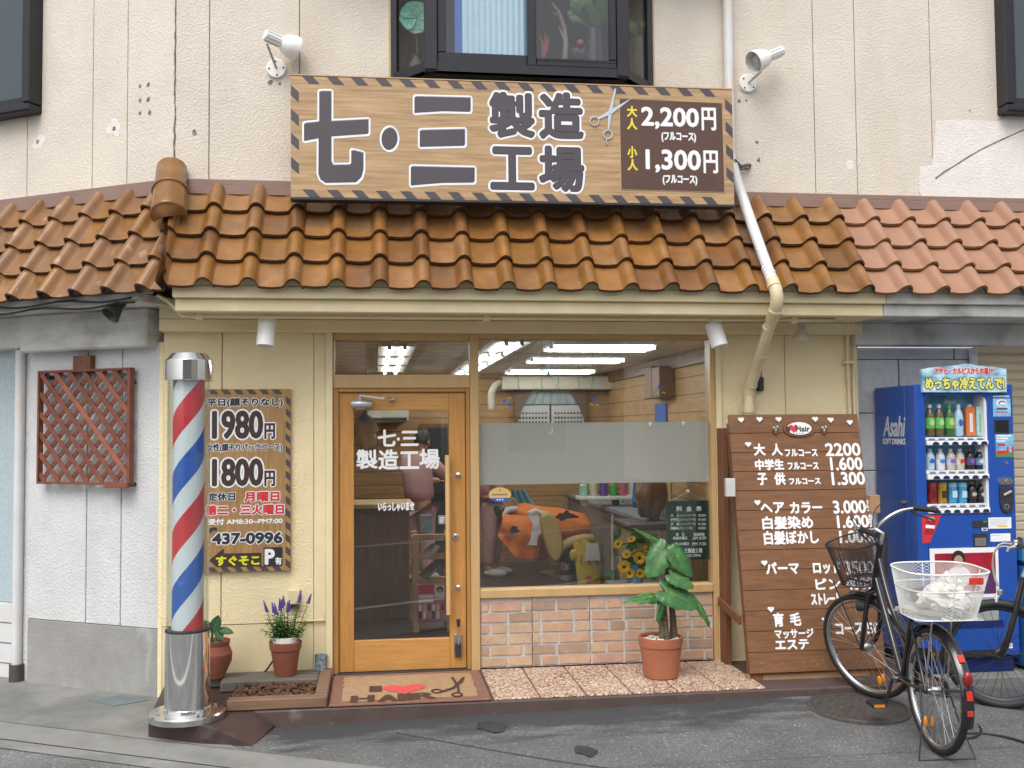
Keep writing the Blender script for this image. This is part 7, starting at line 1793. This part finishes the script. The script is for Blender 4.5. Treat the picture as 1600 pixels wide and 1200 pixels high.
mb.add(vs, [(i*n+j, i*n+(j+1) % n, (i+1)*n+(j+1) % n, (i+1)*n+j) for i in range(len(path)-1) for j in range(n)], MT['orange'], True); mb.add(vs[-n:], [tuple(range(n))], MT['orange'])
lx = [KC(788, 802, -.30), KC(812, 806, -.38), KC(840, 812, -.40), KC(843, 840, -.42), KC(836, 872, -.40), KC(805, 872, -.36), KC(790, 845, -.34), KC(776, 838, -.32)]
g = []
for i in range(9):
    f = i/8
    for k in range(13):
        q = k/12; top = KC(786+60*q, 803+6*q, -.26-.08*q); bot = KC(778+64*q, 838+34*min(1, q*2.2), -.36); p = top.lerp(bot, f); g.append(p+V((0, -.03*math.sin(q*17)*f-.07*math.sin(PI*min(1, f*1.3)), 0)))
mb.add(g, [(i*13+k, i*13+k+1, (i+1)*13+k+1, (i+1)*13+k) for i in range(8) for k in range(12)], MT['orange'], True)
for x, y, rx, ry in ((885, 805, .11, .05), (804, 829, .05, .035)):
    c = KC(x, y, -.40 if x < 850 else -.34); FN = Fr(c, (1, 0, 0), (0, 0, 1)); mb.poly(FN, blob(0, 0, rx, ry, 24, .5, seed=x), .0, solid('cape_print', (.05, .02, .035), .8), .002)
part(mb, 'barber_cape', None, cu)
mb = MB(); mb.tube([KC(786, 806, -.16), KC(793, 797, -.18), KC(806, 795, -.10), KC(812, 794, .05)], [.02, .035, .035, .02], MT['towel'], 10); part(mb, 'neck_towel', None, cu)
# barber chair
bc = thing('barber_chair', 'reclined tan barber chair with curved armrests under the customer', 'barber chair', V((KC(880, 800).x, YC, .004)))
mb = MB()
pr = [(842, 803), (856, 798), (868, 806), (876, 828), (880, 852), (876, 872), (868, 882), (858, 872), (848, 840)]
for dy, s_ in ((-.45, 1), ):
    FN = Fr((0, YC+dy, 0), (1, 0, 0), (0, 0, 1)); o_ = [FN.uv(x, y) for x, y in pr]
    c_ = (sum(p[0] for p in o_)/9, sum(p[1] for p in o_)/9); n = len(o_)
    def ro(pts_):                                           # smooth outline
        q = []
        for i in range(len(pts_)):
            a, b = V(pts_[i]), V(pts_[(i+1) % len(pts_)]); q += [a*.75+b*.25, a*.25+b*.75]
        return q
    o2 = ro(ro([V(p) for p in o_]))
    for sc2_, h0 in ((1, .0), (.97, .03), (.86, .05)): pass
    vs = []; m_ = len(o2)
    for sc2_, h0 in ((.86, .05), (.97, .035), (1, 0), (1, -.6), (.9, -.64)): vs += [FN.p(c_[0]+(p[0]-c_[0])*sc2_, c_[1]+(p[1]-c_[1])*sc2_, h0) for p in o2]
    mb.add(vs, [(r_*m_+i, r_*m_+(i+1) % m_, (r_+1)*m_+(i+1) % m_, (r_+1)*m_+i) for r_ in range(4) for i in range(m_)], MT['tan'], True); mb.add(vs[:m_], [tuple(range(m_))], MT['tan'], True)
part(mb, 'backrest', None, bc)
for dy in (-.42, .30):
    mb = MB(); mb.tube(bez([KC(868, 882, dy), KC(866, 850, dy), KC(900, 838, dy), KC(946, 842, dy)], 16), [.045]*4+[.055]*9+[.045]*4, MT['tan'], 12); mb.ball(KC(946, 842, dy), .045, MT['tan'], 12); part(mb, 'armrest', None, bc)
mb = MB(); a, b = KC(872, 862), KC(935, 858); mb.bx(a.x, b.x, YC-.28, YC+.28, a.z-.10, a.z+.03, MT['dark'], .04); part(mb, 'seat', None, bc)
mb = MB(); c = KC(885, 860); mb.lathe([(.30, .004), (.30, .04), (.10, .07), (.09, c.z-.12), (.2, c.z-.10)], MT['chrome_dull'], 28, (c.x, YC, 0)); part(mb, 'pedestal', None, bc)
mb = MB(); mb.bx(KC(940, 875).x, KC(965, 875).x, YC-.2, YC+.2, KC(940, 884).z, KC(940, 876).z, MT['dark'], .01); mb.beam(KC(930, 862), KC(952, 880), .06, .03, MT['dark']); part(mb, 'footrest', None, bc)
# towel on the chair shoulder
FN = Fr((0, YC-.50, 0), (1, 0, 0), (0, 0, 1)); vs = []
for i in range(15):
    f = i/14; c = KC(834-4*f+6*math.sin(f*3), 802+50*f, -.52); hw = .045+.008*math.sin(i); vs += [c+V((-hw, .01*math.sin(i*.8), 0)), c+V((0, -.012+.008*math.sin(i), 0)), c+V((hw, .012*math.sin(i*.7), 0))]
mb = MB(); mb.add(vs, [(3*i+k, 3*i+k+1, 3*i+k+4, 3*i+k+3) for i in range(14) for k in range(2)], MT['towel'], True); mb.tube([KC(826, 803, -.50), KC(836, 798, -.45), KC(848, 803, -.40)], .03, MT['towel'], 8)
tag(mb.build('shoulder_towel', loc=KC(834, 852, -.5)), 'white towel draped over the side of the tan barber chair', 'towel')
# yellow bag-like bin with a towel, near the chair foot
p = gz(922, 914, .004); yb_ = p.y
r = thing('laundry_bin', 'yellow cloth bin with a white towel hanging over its rim', 'bin', p); QB = lambda x, y, dy=0.: at(x, y, yb_+dy)
mb = MB(); n = 32; w0 = (QB(942, 912).x-QB(904, 912).x)/2; w1 = (QB(946, 848).x-QB(897, 848).x)/2; hh = QB(922, 848).z
vs = []
for i in range(9):
    f = i/8
    for j in range(n): a = 2*PI*j/n; w_ = (w0+(w1-w0)*f)*(1+.04*math.sin(a*6+f*3)); vs.append(p+V((w_*math.cos(a), w_*.8*math.sin(a), hh*f+(.02*math.sin(a*4) if i == 8 else 0))))
mb.add(vs, [(i*n+j, i*n+(j+1) % n, (i+1)*n+(j+1) % n, (i+1)*n+j) for i in range(8) for j in range(n)], MT['bin_yellow'], True)
for s_ in (-1, 1): mb.ball(p+V((s_*(w1+.01), -.03, hh*.72)), .05, MT['bin_yellow'], 10, (.9, .5, 1.2))
part(mb, 'bin_body', None, r)
FN = Fr((p.x, p.y-w1*.8-.004, 0), (1, 0, 0), (0, 0, 1)); mb = MB()
for x in (908, 920, 933):
    u_, v_ = FN.uv(x, 875); mb.tube([FN.p(u_+.008*math.sin(k*1.7), v_+.05-.02*k, .002+ .0*k) for k in range(6)], .006, MT['sign_ink2'], 6)
u_, v_ = FN.uv(919, 906); 
for dx, dz in ((0, 0), (-.02, .02), (.02, .02), (0, .032), (-.012, -.02), (.014, -.02)): mb.ball(FN.p(u_+dx, v_+dz, .0), .013, MT['red'], 6, (1, .3, 1))
part(mb, 'bin_marking', None, r)
mb = MB(); vs = []
for i in range(9):
    f = i/8; c = QB(921, 847+26*f, 0); c.y = p.y-w1*.82-.015-.008*math.sin(f*3); hw = .058+.02*f; vs += [c+V((-hw, .008, 0)), c+V((-hw*.3, -.006, 0)), c+V((hw*.4, .004, 0)), c+V((hw, -.002, 0))]
mb.add(vs, [(4*i+k, 4*i+k+1, 4*i+k+5, 4*i+k+4) for i in range(8) for k in range(3)], MT['towel'], True)
tag(mb.build('bin_towel', loc=QB(921, 873)), 'white towel hanging over the rim of the yellow bin', 'towel')
# counter along the right wall with bottles, mirrors, a wooden board and a hooked cane
ct = thing('work_counter', 'long grey work counter along the right inner wall', 'counter', (2.5, 3.4, .004))
mb = MB(); mb.bx(2.28, RX1-.002, 1.6, 5.4, .80, .84, MT['grey_cloth'], .006); part(mb, 'worktop', None, ct)
mb = MB(); mb.bx(2.32, RX1-.003, 1.62, 5.38, .004, .798, solid('cupboard_taupe', (.16, .13, .10), .6)); part(mb, 'cupboard', None, ct)
random.seed(21)
bc_ = [('white', (.6, .6, .58)), ('teal', (.03, .3, .32)), ('pale', (.45, .55, .42)), ('red', (.4, .03, .03)), ('navy', (.03, .05, .2)), ('amber', (.3, .12, .02)), ('aqua', (.15, .5, .65)), ('black', (.02, .02, .02))]
wh = [('first', 1.75), ('second', 2.0), ('third', 2.3), ('fourth', 2.62), ('fifth', 2.95), ('sixth', 3.3), ('seventh', 3.7), ('last', 4.2)]
for (c_n, c_), (nm_, y) in zip(bc_, wh):
    q = V((2.42+random.uniform(0, .25), y, .841)); mb = MB(); h_ = random.uniform(.14, .24)
    mb.lathe([(0, 0), (.036, 0), (.038, .01), (.038, h_*.68), (.015, h_*.8), (.015, h_*.9)], solid('toiletry_'+c_n, c_, .3), 14, q); mb.lathe([(.018, h_*.9), (.018, h_), (0, h_)], MT['dark'] if c_n != 'black' else MT['white'], 12, q)
    tag(mb.build('toiletry_bottle', loc=q), '%s toiletry bottle on the work counter, %s from the window' % (c_n, nm_), 'bottle', 'bottles on the work counter')
q = V((2.60, 2.15, .841)); mb = MB(); mb.box(q+V((0, 0, .25)), (.03, .42, .5), MT['in_pale'], Matrix.Identity(4), .02)
tag(mb.build('wooden_panel', loc=q), 'pale wooden board with a rounded corner standing on the counter', 'board')
p = at(962, 812, 3.0); mb = MB(); cq = solid('cane_ivory', (.52, .47, .40), .4); mb.tube([V((p.x-.03, 3.0, .004)), V((p.x-.03, 3.0, p.z)), V((p.x-.02, 3.0, p.z+.06)), V((p.x+.02, 3.0, p.z+.09)), V((p.x+.06, 3.0, p.z+.06)), V((p.x+.065, 3.0, p.z))], .018, cq, 10)
tag(mb.build('walking_cane', loc=(p.x, 3.0, .004)), 'pale hooked walking cane leaning at the counter', 'cane')
# clutter hanging and standing by the mirror at the far end of the counter
def bottle_at(px, py, Y, c_n, c_, h_, where):
    q = at(px, py, Y); mb = MB(); mb.lathe([(0, 0), (.04, 0), (.042, .01), (.042, h_*.7), (.016, h_*.82), (.016, h_*.92)], solid('toiletry_'+c_n, c_, .3), 14, q); mb.lathe([(.02, h_*.9), (.02, h_), (0, h_)], MT['white'], 12, q)
    tag(mb.build('toiletry_bottle', loc=q), '%s bottle on the narrow shelf %s' % (c_n, where), 'bottle', 'bottles on the shelf under the frosted band')
p, q = at(905, 776, 3.2), at(1005, 776, 3.2); sh = thing('toiletry_shelf', 'narrow white shelf of bottles just under the frosted band', 'shelf', V(((p.x+q.x)/2, 3.3, p.z)))
mb = MB(); mb.bx(p.x, q.x, 3.12, 3.40, p.z-.03, p.z, MT['white'], .004); part(mb, 'shelf_board', None, sh)
for x in (p.x+.05, q.x-.08): mb = MB(); mb.bx(x, x+.03, 3.15, 3.38, .844, p.z-.031, MT['silver'], .003); part(mb, 'shelf_post', None, sh)
for k, (c_n, c_) in enumerate((('mint', (.30, .55, .40)), ('ivory', (.6, .55, .42)), ('violet', (.12, .06, .25)), ('leaf green', (.08, .32, .08)), ('rose', (.5, .12, .18)), ('pearl', (.62, .64, .66)))):
    bottle_at(912+k*15.5, 776, 3.25, c_n, c_, .16+.03*(k % 3), ('at its left end', 'second from left', 'third from left', 'fourth from left', 'fifth from left', 'at its right end')[k])
q = at(1008, 765, 2.9); mb = MB(); vs = []
for i in range(13): x = q.x-.10+.24*i/12; vs += [V((x, 2.9+.02*math.sin(i*1.5), q.z+.22)), V((x-.03, 2.9+.025*math.sin(i*1.5+1), q.z-.12))]
mb.add(vs, [(2*i, 2*i+2, 2*i+3, 2*i+1) for i in range(12)], solid('towel_blue', (.06, .30, .55), .9, var=.3, scale=30), True); tag(mb.build('hanging_towel', loc=q), 'bright blue towel hanging beside the bottle shelf', 'towel')
q = at(818, 790, 4.9); mb = MB(); vs = []
for i in range(17): f = i/16; a, b = at(798+22*f, 765, 4.9), at(806+48*f, 812, 4.9); vs += [a+V((0, .03*math.sin(i*1.3), 0)), b+V((0, .05*math.sin(i*1.3), 0))]
mb.add(vs, [(2*i, 2*i+2, 2*i+3, 2*i+1) for i in range(16)], solid('sheet_aqua', (.16, .36, .42), .8, var=.2, scale=20), True); tag(mb.build('hanging_sheet', loc=q), 'pale aqua sheet hanging behind the customer under the frosted band', 'sheet')
# rattan chest with a figure at the window, sunflowers, plant stand
p, q = at(988, 822, 1.4), at(1050, 905, 1.4); r = thing('rattan_chest', 'pale rattan chest with a dark top beside the green price sign', 'chest', V(((p.x+q.x)/2, 1.6, .004)))
mb = MB(); rt = M('rattan', (.40, .32, .20), .7, var=.3, scale=5, stretch=(14, 14, 1), bump=.004, bscale=10); mb.bx(p.x, q.x+.4, 1.4, 1.9, .004, p.z-.03, rt, .01); part(mb, 'chest_body', None, r)
mb = MB(); mb.bx(p.x-.03, q.x+.42, 1.37, 1.93, p.z-.028, p.z+.02, solid('chest_top', (.06, .045, .035), .4), .008); part(mb, 'lid', None, r)
c = V(((p.x+q.x)/2+.05, 1.6, p.z+.021)); mb = MB(); mb.bm(lump(c+V((0, 0, .2)), .2, (.62, .5, 1.0), MT['in_brown'], .35, 3, seed=9), MT['in_brown'], True)
tag(mb.build('driftwood_block', loc=c), 'upright lump of dark driftwood standing on the rattan chest', 'driftwood')
vp = at(1000, 905, .62); vp.z = .30; r = thing('plant_stand', 'low dark stand with grey cloth inside the picture window', 'stand', V((vp.x, .62, .004)))
mb = MB(); zt = at(1000, 912, .62).z; mb.bx(at(955, 900, .62).x, at(1045, 900, .62).x, .40, .85, zt-.03, zt, MT['grey_cloth'], .01); part(mb, 'cloth_top', None, r)
mb = MB(); mb.bx(at(960, 900, .62).x, at(1040, 900, .62).x, .43, .82, .004, zt-.031, MT['dark'], .01); part(mb, 'base', None, r)
o = V((at(992, 908, .6).x, .60, zt)); sf = thing('sunflower_bouquet', 'bouquet of yellow sunflowers standing behind the window glass', 'flowers', o)
mb = MB(); mb.lathe([(0, .0), (.05, 0), (.06, .02), (.035, .10), (.04, .15), (.036, .15), (.03, .1), (0, .09)], solid('vase_clear_blue', (.10, .25, .40), .1), 20, o, caps=False); part(mb, 'vase', None, sf)
mb = MB(); FL = [(999, 872, (.0, -1, .25), .045), (979, 866, (-.5, -.8, .5), .035), (1010, 858, (.3, -.7, .7), .03), (987, 843, (-.4, -.5, .8), .034), (984, 896, (-.2, -.9, .3), .036), (966, 850, (-.7, -.5, .6), .04), (975, 886, (-.4, -.9, .2), .045), (1000, 896, (.1, -1, .1), .035)]
for x, y, nr, r_ in FL:
    c = at(x, y, .56); mb.tube(bez([o+V((0, 0, .1)), o+V((0, 0, .25)).lerp(c, .3), c-V(nr)*.04, c], 8), .005, MT['stem'], 6)
random.seed(3)
for k in range(22):
    x, y = random.uniform(958, 1040), random.uniform(838, 905); c = at(x, y, .60); leaf(mb, c, (random.uniform(-1, 1), -.3, random.uniform(-.3, .8)), (random.uniform(-.3, .3), -1, .5), random.uniform(.07, .13), .03, MT['leaf'], None, droop=.3, ns=5)
part(mb, 'stems', None, sf)
for x, y, nr, r_ in FL:
    c = at(x, y, .56); nr = V(nr).normalized(); a_ = nr.cross(V((0, 0, 1))).normalized(); b_ = a_.cross(nr); mb = MB()
    for ly in range(2):
        for k in range(15):
            t = 2*PI*k/15+ly*.2; d = a_*math.cos(t)+b_*math.sin(t); leaf(mb, c+d*r_*.24, d+nr*(.15+.2*ly), nr, r_*.95, r_*.16, MT['sunflower'], None, droop=.1, ns=4)
    X = Matrix((a_, b_, nr)).transposed().to_4x4(); X.translation = c; mb.ball((0, 0, 0), r_*.30, MT['seed'], 12, (1, 1, .35), X); part(mb, 'flower', None, sf)
# reception desk and magazine rack behind the door
p, q = at(560, 790, 1.9), at(640, 900, 1.9); r = thing('reception_desk', 'brown wooden reception desk seen low through the door glass', 'desk', V(((p.x+q.x)/2, 2.2, .004)))
mb = MB(); mb.bx(p.x-.3, q.x, 1.95, 2.5, .004, p.z-.03, MT['in_brown'], .004); part(mb, 'front_panel', None, r)
mb = MB(); mb.bx(p.x-.32, q.x+.03, 1.90, 2.53, p.z-.028, p.z+.01, MT['in_pale'], .004); part(mb, 'desktop', None, r)
YM = gz(672, 988, .004).y; AM = lambda x, y, dy=0.: at(x, y, YM+dy)
r = thing('magazine_rack', 'pale pine ladder rack behind the door glass', 'rack', V((AM(672, 900).x, YM, .004))); pn = MT['in_pale']
x0, x1 = AM(645, 900).x, AM(700, 900).x; zt = AM(670, 835).z
for x in (x0, x0+.27*(1 if x1-x0 > .27 else .9), ):
    mb = MB(); mb.bx(x, x+.05, YM, YM+.04, .004, zt, pn, .003); mb.bx(x, x+.05, YM+.3, YM+.34, .004, zt, pn, .003); part(mb, 'post', None, r)
for y in (838, 868, 905, 966):
    mb = MB(); z = AM(670, y).z; mb.bx(x0+.051, x0+.27, YM, YM+.035, z-.03, z+.015, pn, .003); mb.bx(x0, x0+.32, YM+.05, YM+.29, z-.03, z-.015, pn); part(mb, 'shelf', None, r)
FMg = Fr((0, YM-.012, 0), (1, 0, 0), (0, -.12, 1)); bx_ = FMg.box(652, 912, 697, 970)
mb = MB(); mb.fbox(FMg, bx_[0], bx_[2], bx_[1], bx_[3], -.012, 0, solid('magazine_pink', (.55, .20, .30), .3, var=.3, scale=10), .001)
W_, H_ = bx_[2]-bx_[0], bx_[3]-bx_[1]; R4 = lambda a, b, c, d, m_: mb.poly(FMg, [(bx_[0]+W_*a, bx_[1]+H_*b), (bx_[0]+W_*c, bx_[1]+H_*b), (bx_[0]+W_*c, bx_[1]+H_*d), (bx_[0]+W_*a, bx_[1]+H_*d)], .001, m_)
R4(.03, .74, .58, .97, MT['red']); R4(.6, .62, .95, .97, MT['towel']); mb.disc(FMg, bx_[0]+W_*.78, bx_[1]+H_*.84, W_*.12, .002, MT['hair_black'], 14); mb.disc(FMg, bx_[0]+W_*.78, bx_[1]+H_*.80, W_*.08, .003, MT['skin'], 12)
R4(.04, .50, .56, .58, MT['white_print']); R4(.04, .62, .56, .70, MT['white_print'])
for k in range(6): R4(.05+k*.155, .06, .15+k*.155, .26, (MT['sign_ink2'], MT['white_print'], MT['skin'])[k % 3]); R4(.06+k*.155, .28, .15+k*.155, .44, (MT['white_print'], MT['yellow'], MT['sign_ink2'])[k % 3])
tag(mb.build('magazine', loc=(FMg.p((bx_[0]+bx_[2])/2, bx_[1]))), 'pink covered magazine at the front of the pine rack', 'magazine')
mb = MB(); b2_ = FMg.box(657, 805, 675, 832, 0); mb.fbox(FMg, b2_[0], b2_[2], b2_[1], b2_[3], -.02, -.005, solid('leaflet_sky', (.35, .50, .60), .5, var=.3, scale=15), .001)
tag(mb.build('leaflet_stand', loc=FMg.p(b2_[0], b2_[1])), 'pale blue leaflet standing on top of the pine rack', 'leaflet')
for k, y in enumerate((858, 888)):
    mb = MB(); a, b = AM(660, y+14, .03), AM(682, y-6, .06); mb.beam(a, b, .20, .02, solid('magazine_mixed_%s' % 'ab'[k], ((.35, .30, .28), (.16, .12, .14))[k], .4, var=.4, scale=18), .002)
    tag(mb.build('magazine', loc=a), ('tilted grey magazine on the upper shelf of the pine rack', 'tilted dark magazine on the lower shelf of the pine rack')[k], 'magazine')
# ornament hanging by the door, top left of the glass: a plain straw wreath with blue bow
c = at(572, 668, .35); r = thing('straw_ornament', 'straw coloured hanging ornament with blue bow inside the door glass', 'ornament', c)
mb = MB(); mb.bm(lump(c, .075, (1, .5, 1), MT['in_pale'], .3, 4, seed=4), MT['in_pale'], True); mb.bm(lump(c+V((.01, 0, -.09)), .06, (1, .5, 1.2), MT['in_pale'], .3, 4, seed=6), MT['in_pale'], True); part(mb, 'straw_body', None, r)
mb = MB(); mb.ball(c+V((-.01, -.04, .07)), .035, MT['blue'], 10, (1, .5, .7)); mb.tube([c+V((0, 0, .08)), c+V((0, 0, .5))], .003, MT['dark'], 5); part(mb, 'bow', None, r)
mb = MB(); random.seed(4)
for k in range(14): leaf(mb, c+V((.01, -.02, -.19)), (random.uniform(-1, 1), -.2, random.uniform(-1, .5)), (0, -1, .2), .09, .015, MT['leaf'], droop=.2, ns=4)
part(mb, 'sprig', None, r)
# green price sign hung inside the window
FG = Fr((0, .075, 0), (1, 0, 0), (0, 0, 1)); a0, b0, a1, b1 = FG.box(1042, 782, 1110, 875)
gs = thing('window_price_sign', 'dark green price list with white lettering hung in the picture window', 'sign', FG.p((a0+a1)/2, b0))
mb = MB(); mb.fbox(FG, a0, a1, b0, b1, -.012, 0, MT['green_board'], .002); part(mb, 'sign_board', None, gs)
mb = MB()
G_ = lambda t_, x0, y0, x1, y1, bd=.0014: ptext(mb, FG, t_, x0, y0, x1, y1, .001, wp, bold=bd)
G_('料', 1057, 791, 1065.5, 798.5); G_('金', 1072.5, 791, 1080.5, 798.5); G_('表', 1088, 791, 1096, 798.5)
for t_, pr_, y in (('大　人', '¥2200', 803), ('中学生', '¥1600', 809.5), ('子　供', '¥1300', 816.5), ('白髪染め', '¥3800', 823)): G_(t_, 1048, y, 1061, y+4.6, .0007); G_('(シャンプー付)' if t_ != '白髪染め' else '(カット共)', 1062, y+.3, 1087 if t_ != '白髪染め' else 1082, y+4.6, .0004); G_(pr_, 1091, y+.4, 1103, y+4, .0006)
G_('休　日', 1056, 832.5, 1069, 837.5, .0008); G_('営業時間', 1084, 832.5, 1100.5, 837.5, .0008); G_('毎週月曜日', 1051.5, 838.5, 1073.5, 843, .0008); G_('AM 8:30', 1082, 838.5, 1103, 843, .0008)
G_('第2,3火曜日', 1054, 847.5, 1076, 852, .0008); G_('PM 7:30', 1082, 847.5, 1103, 852, .0008); G_('七・三製造工場', 1058, 857, 1097, 864, .0012); G_('437-0996', 1072, 866, 1095, 870, .0006)
part(mb, 'lettering', None, gs)
mb = MB(); cx = (a0+a1)/2; mb.tube([FG.p(a0+.03, b1, -.005), FG.p(cx, b1+.06, -.005), FG.p(a1-.03, b1, -.005)], .0015, MT['silver'], 5); mb.lathe([(.012, 0), (.010, .01), (0, .014)], MT['white'], 14, X=Matrix.Translation(FG.p(cx, b1+.065, -.006))@Matrix.Rotation(PI/2, 4, 'X')); part(mb, 'hanging_cord', None, gs)

# ================================================================== THINGS IN THE BAY WINDOW
def fern(label, px, py, y, n, L, dirs=None):
    c = at(px, py, y); hz = max(.14, c.z-ZB); r = thing('potted_fern', label, 'plant', V((c.x, y, ZB))); random.seed(px)
    mb = MB(); mb.lathe([(0, .0), (.05, 0), (.075, hz*.4), (.06, hz), (.05, hz), (0, hz*.9)], solid('vase_dark', (.03, .028, .028), .3), 20, (c.x, y, ZB), caps=False); part(mb, 'pot', None, r)
    mb = MB(); root_ = V((c.x, y, ZB+hz))
    for k in range(n):
        a = 2*PI*k/n+random.uniform(-.3, .3); e = root_+V((math.cos(a)*L*.75, math.sin(a)*L*.35-.03, random.uniform(.2, .75)*L)); mid_ = root_.lerp(e, .5)+V((0, 0, L*.32))
        st_ = bez([root_, mid_, e], 16); mb.tube(st_, .003, MT['stem'], 5)
        for i in range(2, 16):
            d = (st_[i+1 if i < 16 else 16]-st_[i-1]).normalized(); s_ = d.cross(V((0, -1, .2))).normalized(); w_ = L*.26*math.sin(PI*i/17)+.01
            for sg in (-1, 1): leaf(mb, st_[i], s_*sg+d*.5, (0, -1, .4), w_, .011, MT['leaf_fine'], droop=.15, ns=3)
    part(mb, 'fronds', None, r)
fern('green fern behind the right sash of the bay window upstairs', 928, 48, .02, 10, .26)
fern('green fern at the splayed right pane of the bay window upstairs', 1000, 62, .10, 8, .20)
c = at(650, 48, -.0); r = thing('leaf_ornament', 'large turquoise lotus shaped leaf in the left splayed pane of the bay window', 'leaf ornament', V((c.x, 0, ZB)))
mb = MB(); tq = solid('lotus_turquoise', (.16, .46, .36), .5, var=.25, scale=25); cc_ = at(650, 28, -.02)
for a, L in ((-.2, .11), (.9, .11), (2.1, .11), (3.3, .11), (4.6, .11)):
    leaf(mb, cc_, (math.cos(a), -.15, math.sin(a)), (0, -1, .1), L*1.2, .085, tq, MT['leaf_vein'], droop=.05, ns=8, cup=.08)
part(mb, 'leaf_blade', None, r); mb = MB(); mb.tube([V((cc_.x, 0, ZB)), V((cc_.x+.01, .0, (ZB+cc_.z)/2)), cc_], .006, MT['stem'], 6); mb.lathe([(0, 0), (.04, 0), (.05, .12), (.02, .18), (.03, .2)], solid('vase_glass_grey', (.10, .12, .13), .15), 18, (cc_.x, .0, ZB)); part(mb, 'vase', None, r)
q = [at(x, y, .05) for x, y in ((882, 95), (884, 70), (882, 45), (874, 20), (862, 4))]; mb = MB(); dw = solid('driftwood_pale', (.30, .25, .19), .8, var=.3); mb.tube(q, [.022, .02, .018, .014, .008], dw, 9); mb.tube([q[3], at(868, 24, .05), at(862, 17, .05)], [.01, .007, .003], dw, 6); mb.tube([q[1], at(876, 48, .04), at(873, 40, .04)], [.01, .007, .003], dw, 6)
tag(mb.build('driftwood_branch', loc=V((q[0].x, .05, ZB))), 'pale curved driftwood branch behind the right sash of the bay window', 'branch')
mb = MB(); c0 = at(848, 92, .02)
for x, y in ((852, 50), (857, 58), (846, 62), (856, 70), (842, 54)): mb.tube([c0, c0.lerp(at(x, y, .02), .6)+V((.01, 0, .02)), at(x, y, .02)], [.014, .010, .003], solid('coral_red', (.36, .07, .035), .6), 7)
tag(mb.build('red_coral', loc=V((c0.x, .02, ZB))), 'red branching coral ornament at the left of the right sash upstairs', 'ornament')
c = at(907, 83, .06); c.z = max(c.z, ZB+.06); mb = MB(); mb.bm(lump(c, .065, (1.1, .8, .85), None, .3, 3, seed=3), solid('stone_ornament', (.055, .05, .04), .5, var=.5), True); mb.ball(c+V((-.01, -.05, .05)), .028, solid('coral_red', (.36, .07, .035), .6), 8)
tag(mb.build('stone_ornament', loc=c-V((0, 0, .06))), 'dark rounded stone ornament with a red dot on the bay window sill', 'ornament')

# ================================================================== ACROSS THE STREET (what glass and chrome reflect)
op = thing('opposite_house', 'grey house with a tiled roof across the street, reflected in the shop glass', 'building', (0, -24, G))
mb = MB(); mb.bx(-9, 7, -28, -21.5, G, 5.2, MT['house'], .02); part(mb, 'wall', None, op)
mb = MB(); mb.add([V((-9.6, -20.9, 5.1)), V((7.6, -20.9, 5.1)), V((6.6, -24.7, 7.2)), V((-8.6, -24.7, 7.2)), V((7.6, -28.5, 5.1)), V((-9.6, -28.5, 5.1))], [(0, 1, 2, 3), (3, 2, 4, 5), (1, 4, 2), (0, 3, 5)], MT['house_roof']); mb.add([V((-9.6, -20.9, 5.08)), V((7.6, -20.9, 5.08)), V((7.6, -28.5, 5.08)), V((-9.6, -28.5, 5.08))], [(0, 3, 2, 1)], MT['house_roof']); part(mb, 'roof', None, op)
for x in (-6.5, -2.5, 1.0, 4.5):
    for z in (.9, 3.3):
        mb = MB(); mb.bx(x-.9, x+.9, -21.5, -21.42, z, z+1.2, MT['silver'], .01); mb.bx(x-.82, x+.82, -21.419, -21.40, z+.08, z+1.12, MT['dark'], .004); part(mb, 'window', None, op)
op2 = thing('opposite_block', 'pale flat roofed block across the street, reflected in the chrome pole', 'building', (14, -24, G))
mb = MB(); mb.bx(9, 24, -30, -21, G, 6.5, MT['upper'], .02); part(mb, 'wall', None, op2)
mb = MB(); mb.bx(8.8, 24.2, -30.2, -20.8, 6.5, 6.8, MT['grey_paint'], .02); part(mb, 'roof', None, op2)
hg = MB(); random.seed(2)
for i in range(2600):
    c = V((random.uniform(-24, -10), random.uniform(-22.5, -20.8), random.uniform(G, 2.4+.5*math.sin(i)))); a = random.uniform(0, 6.3); e = random.uniform(-1, 1); s_ = .12
    u_ = V((math.cos(a), math.sin(a), e)).normalized()*s_; v_ = u_.cross(V((0, .3, 1))).normalized()*s_*.6; hg.add([c-u_, c-v_, c+u_, c+v_], [(0, 1, 2, 3)], MT['hedge'])
tag(hg.build('hedge', loc=(-17, -21.6, G)), 'leafy hedge across the street, reflected in the polished cap', 'hedge')
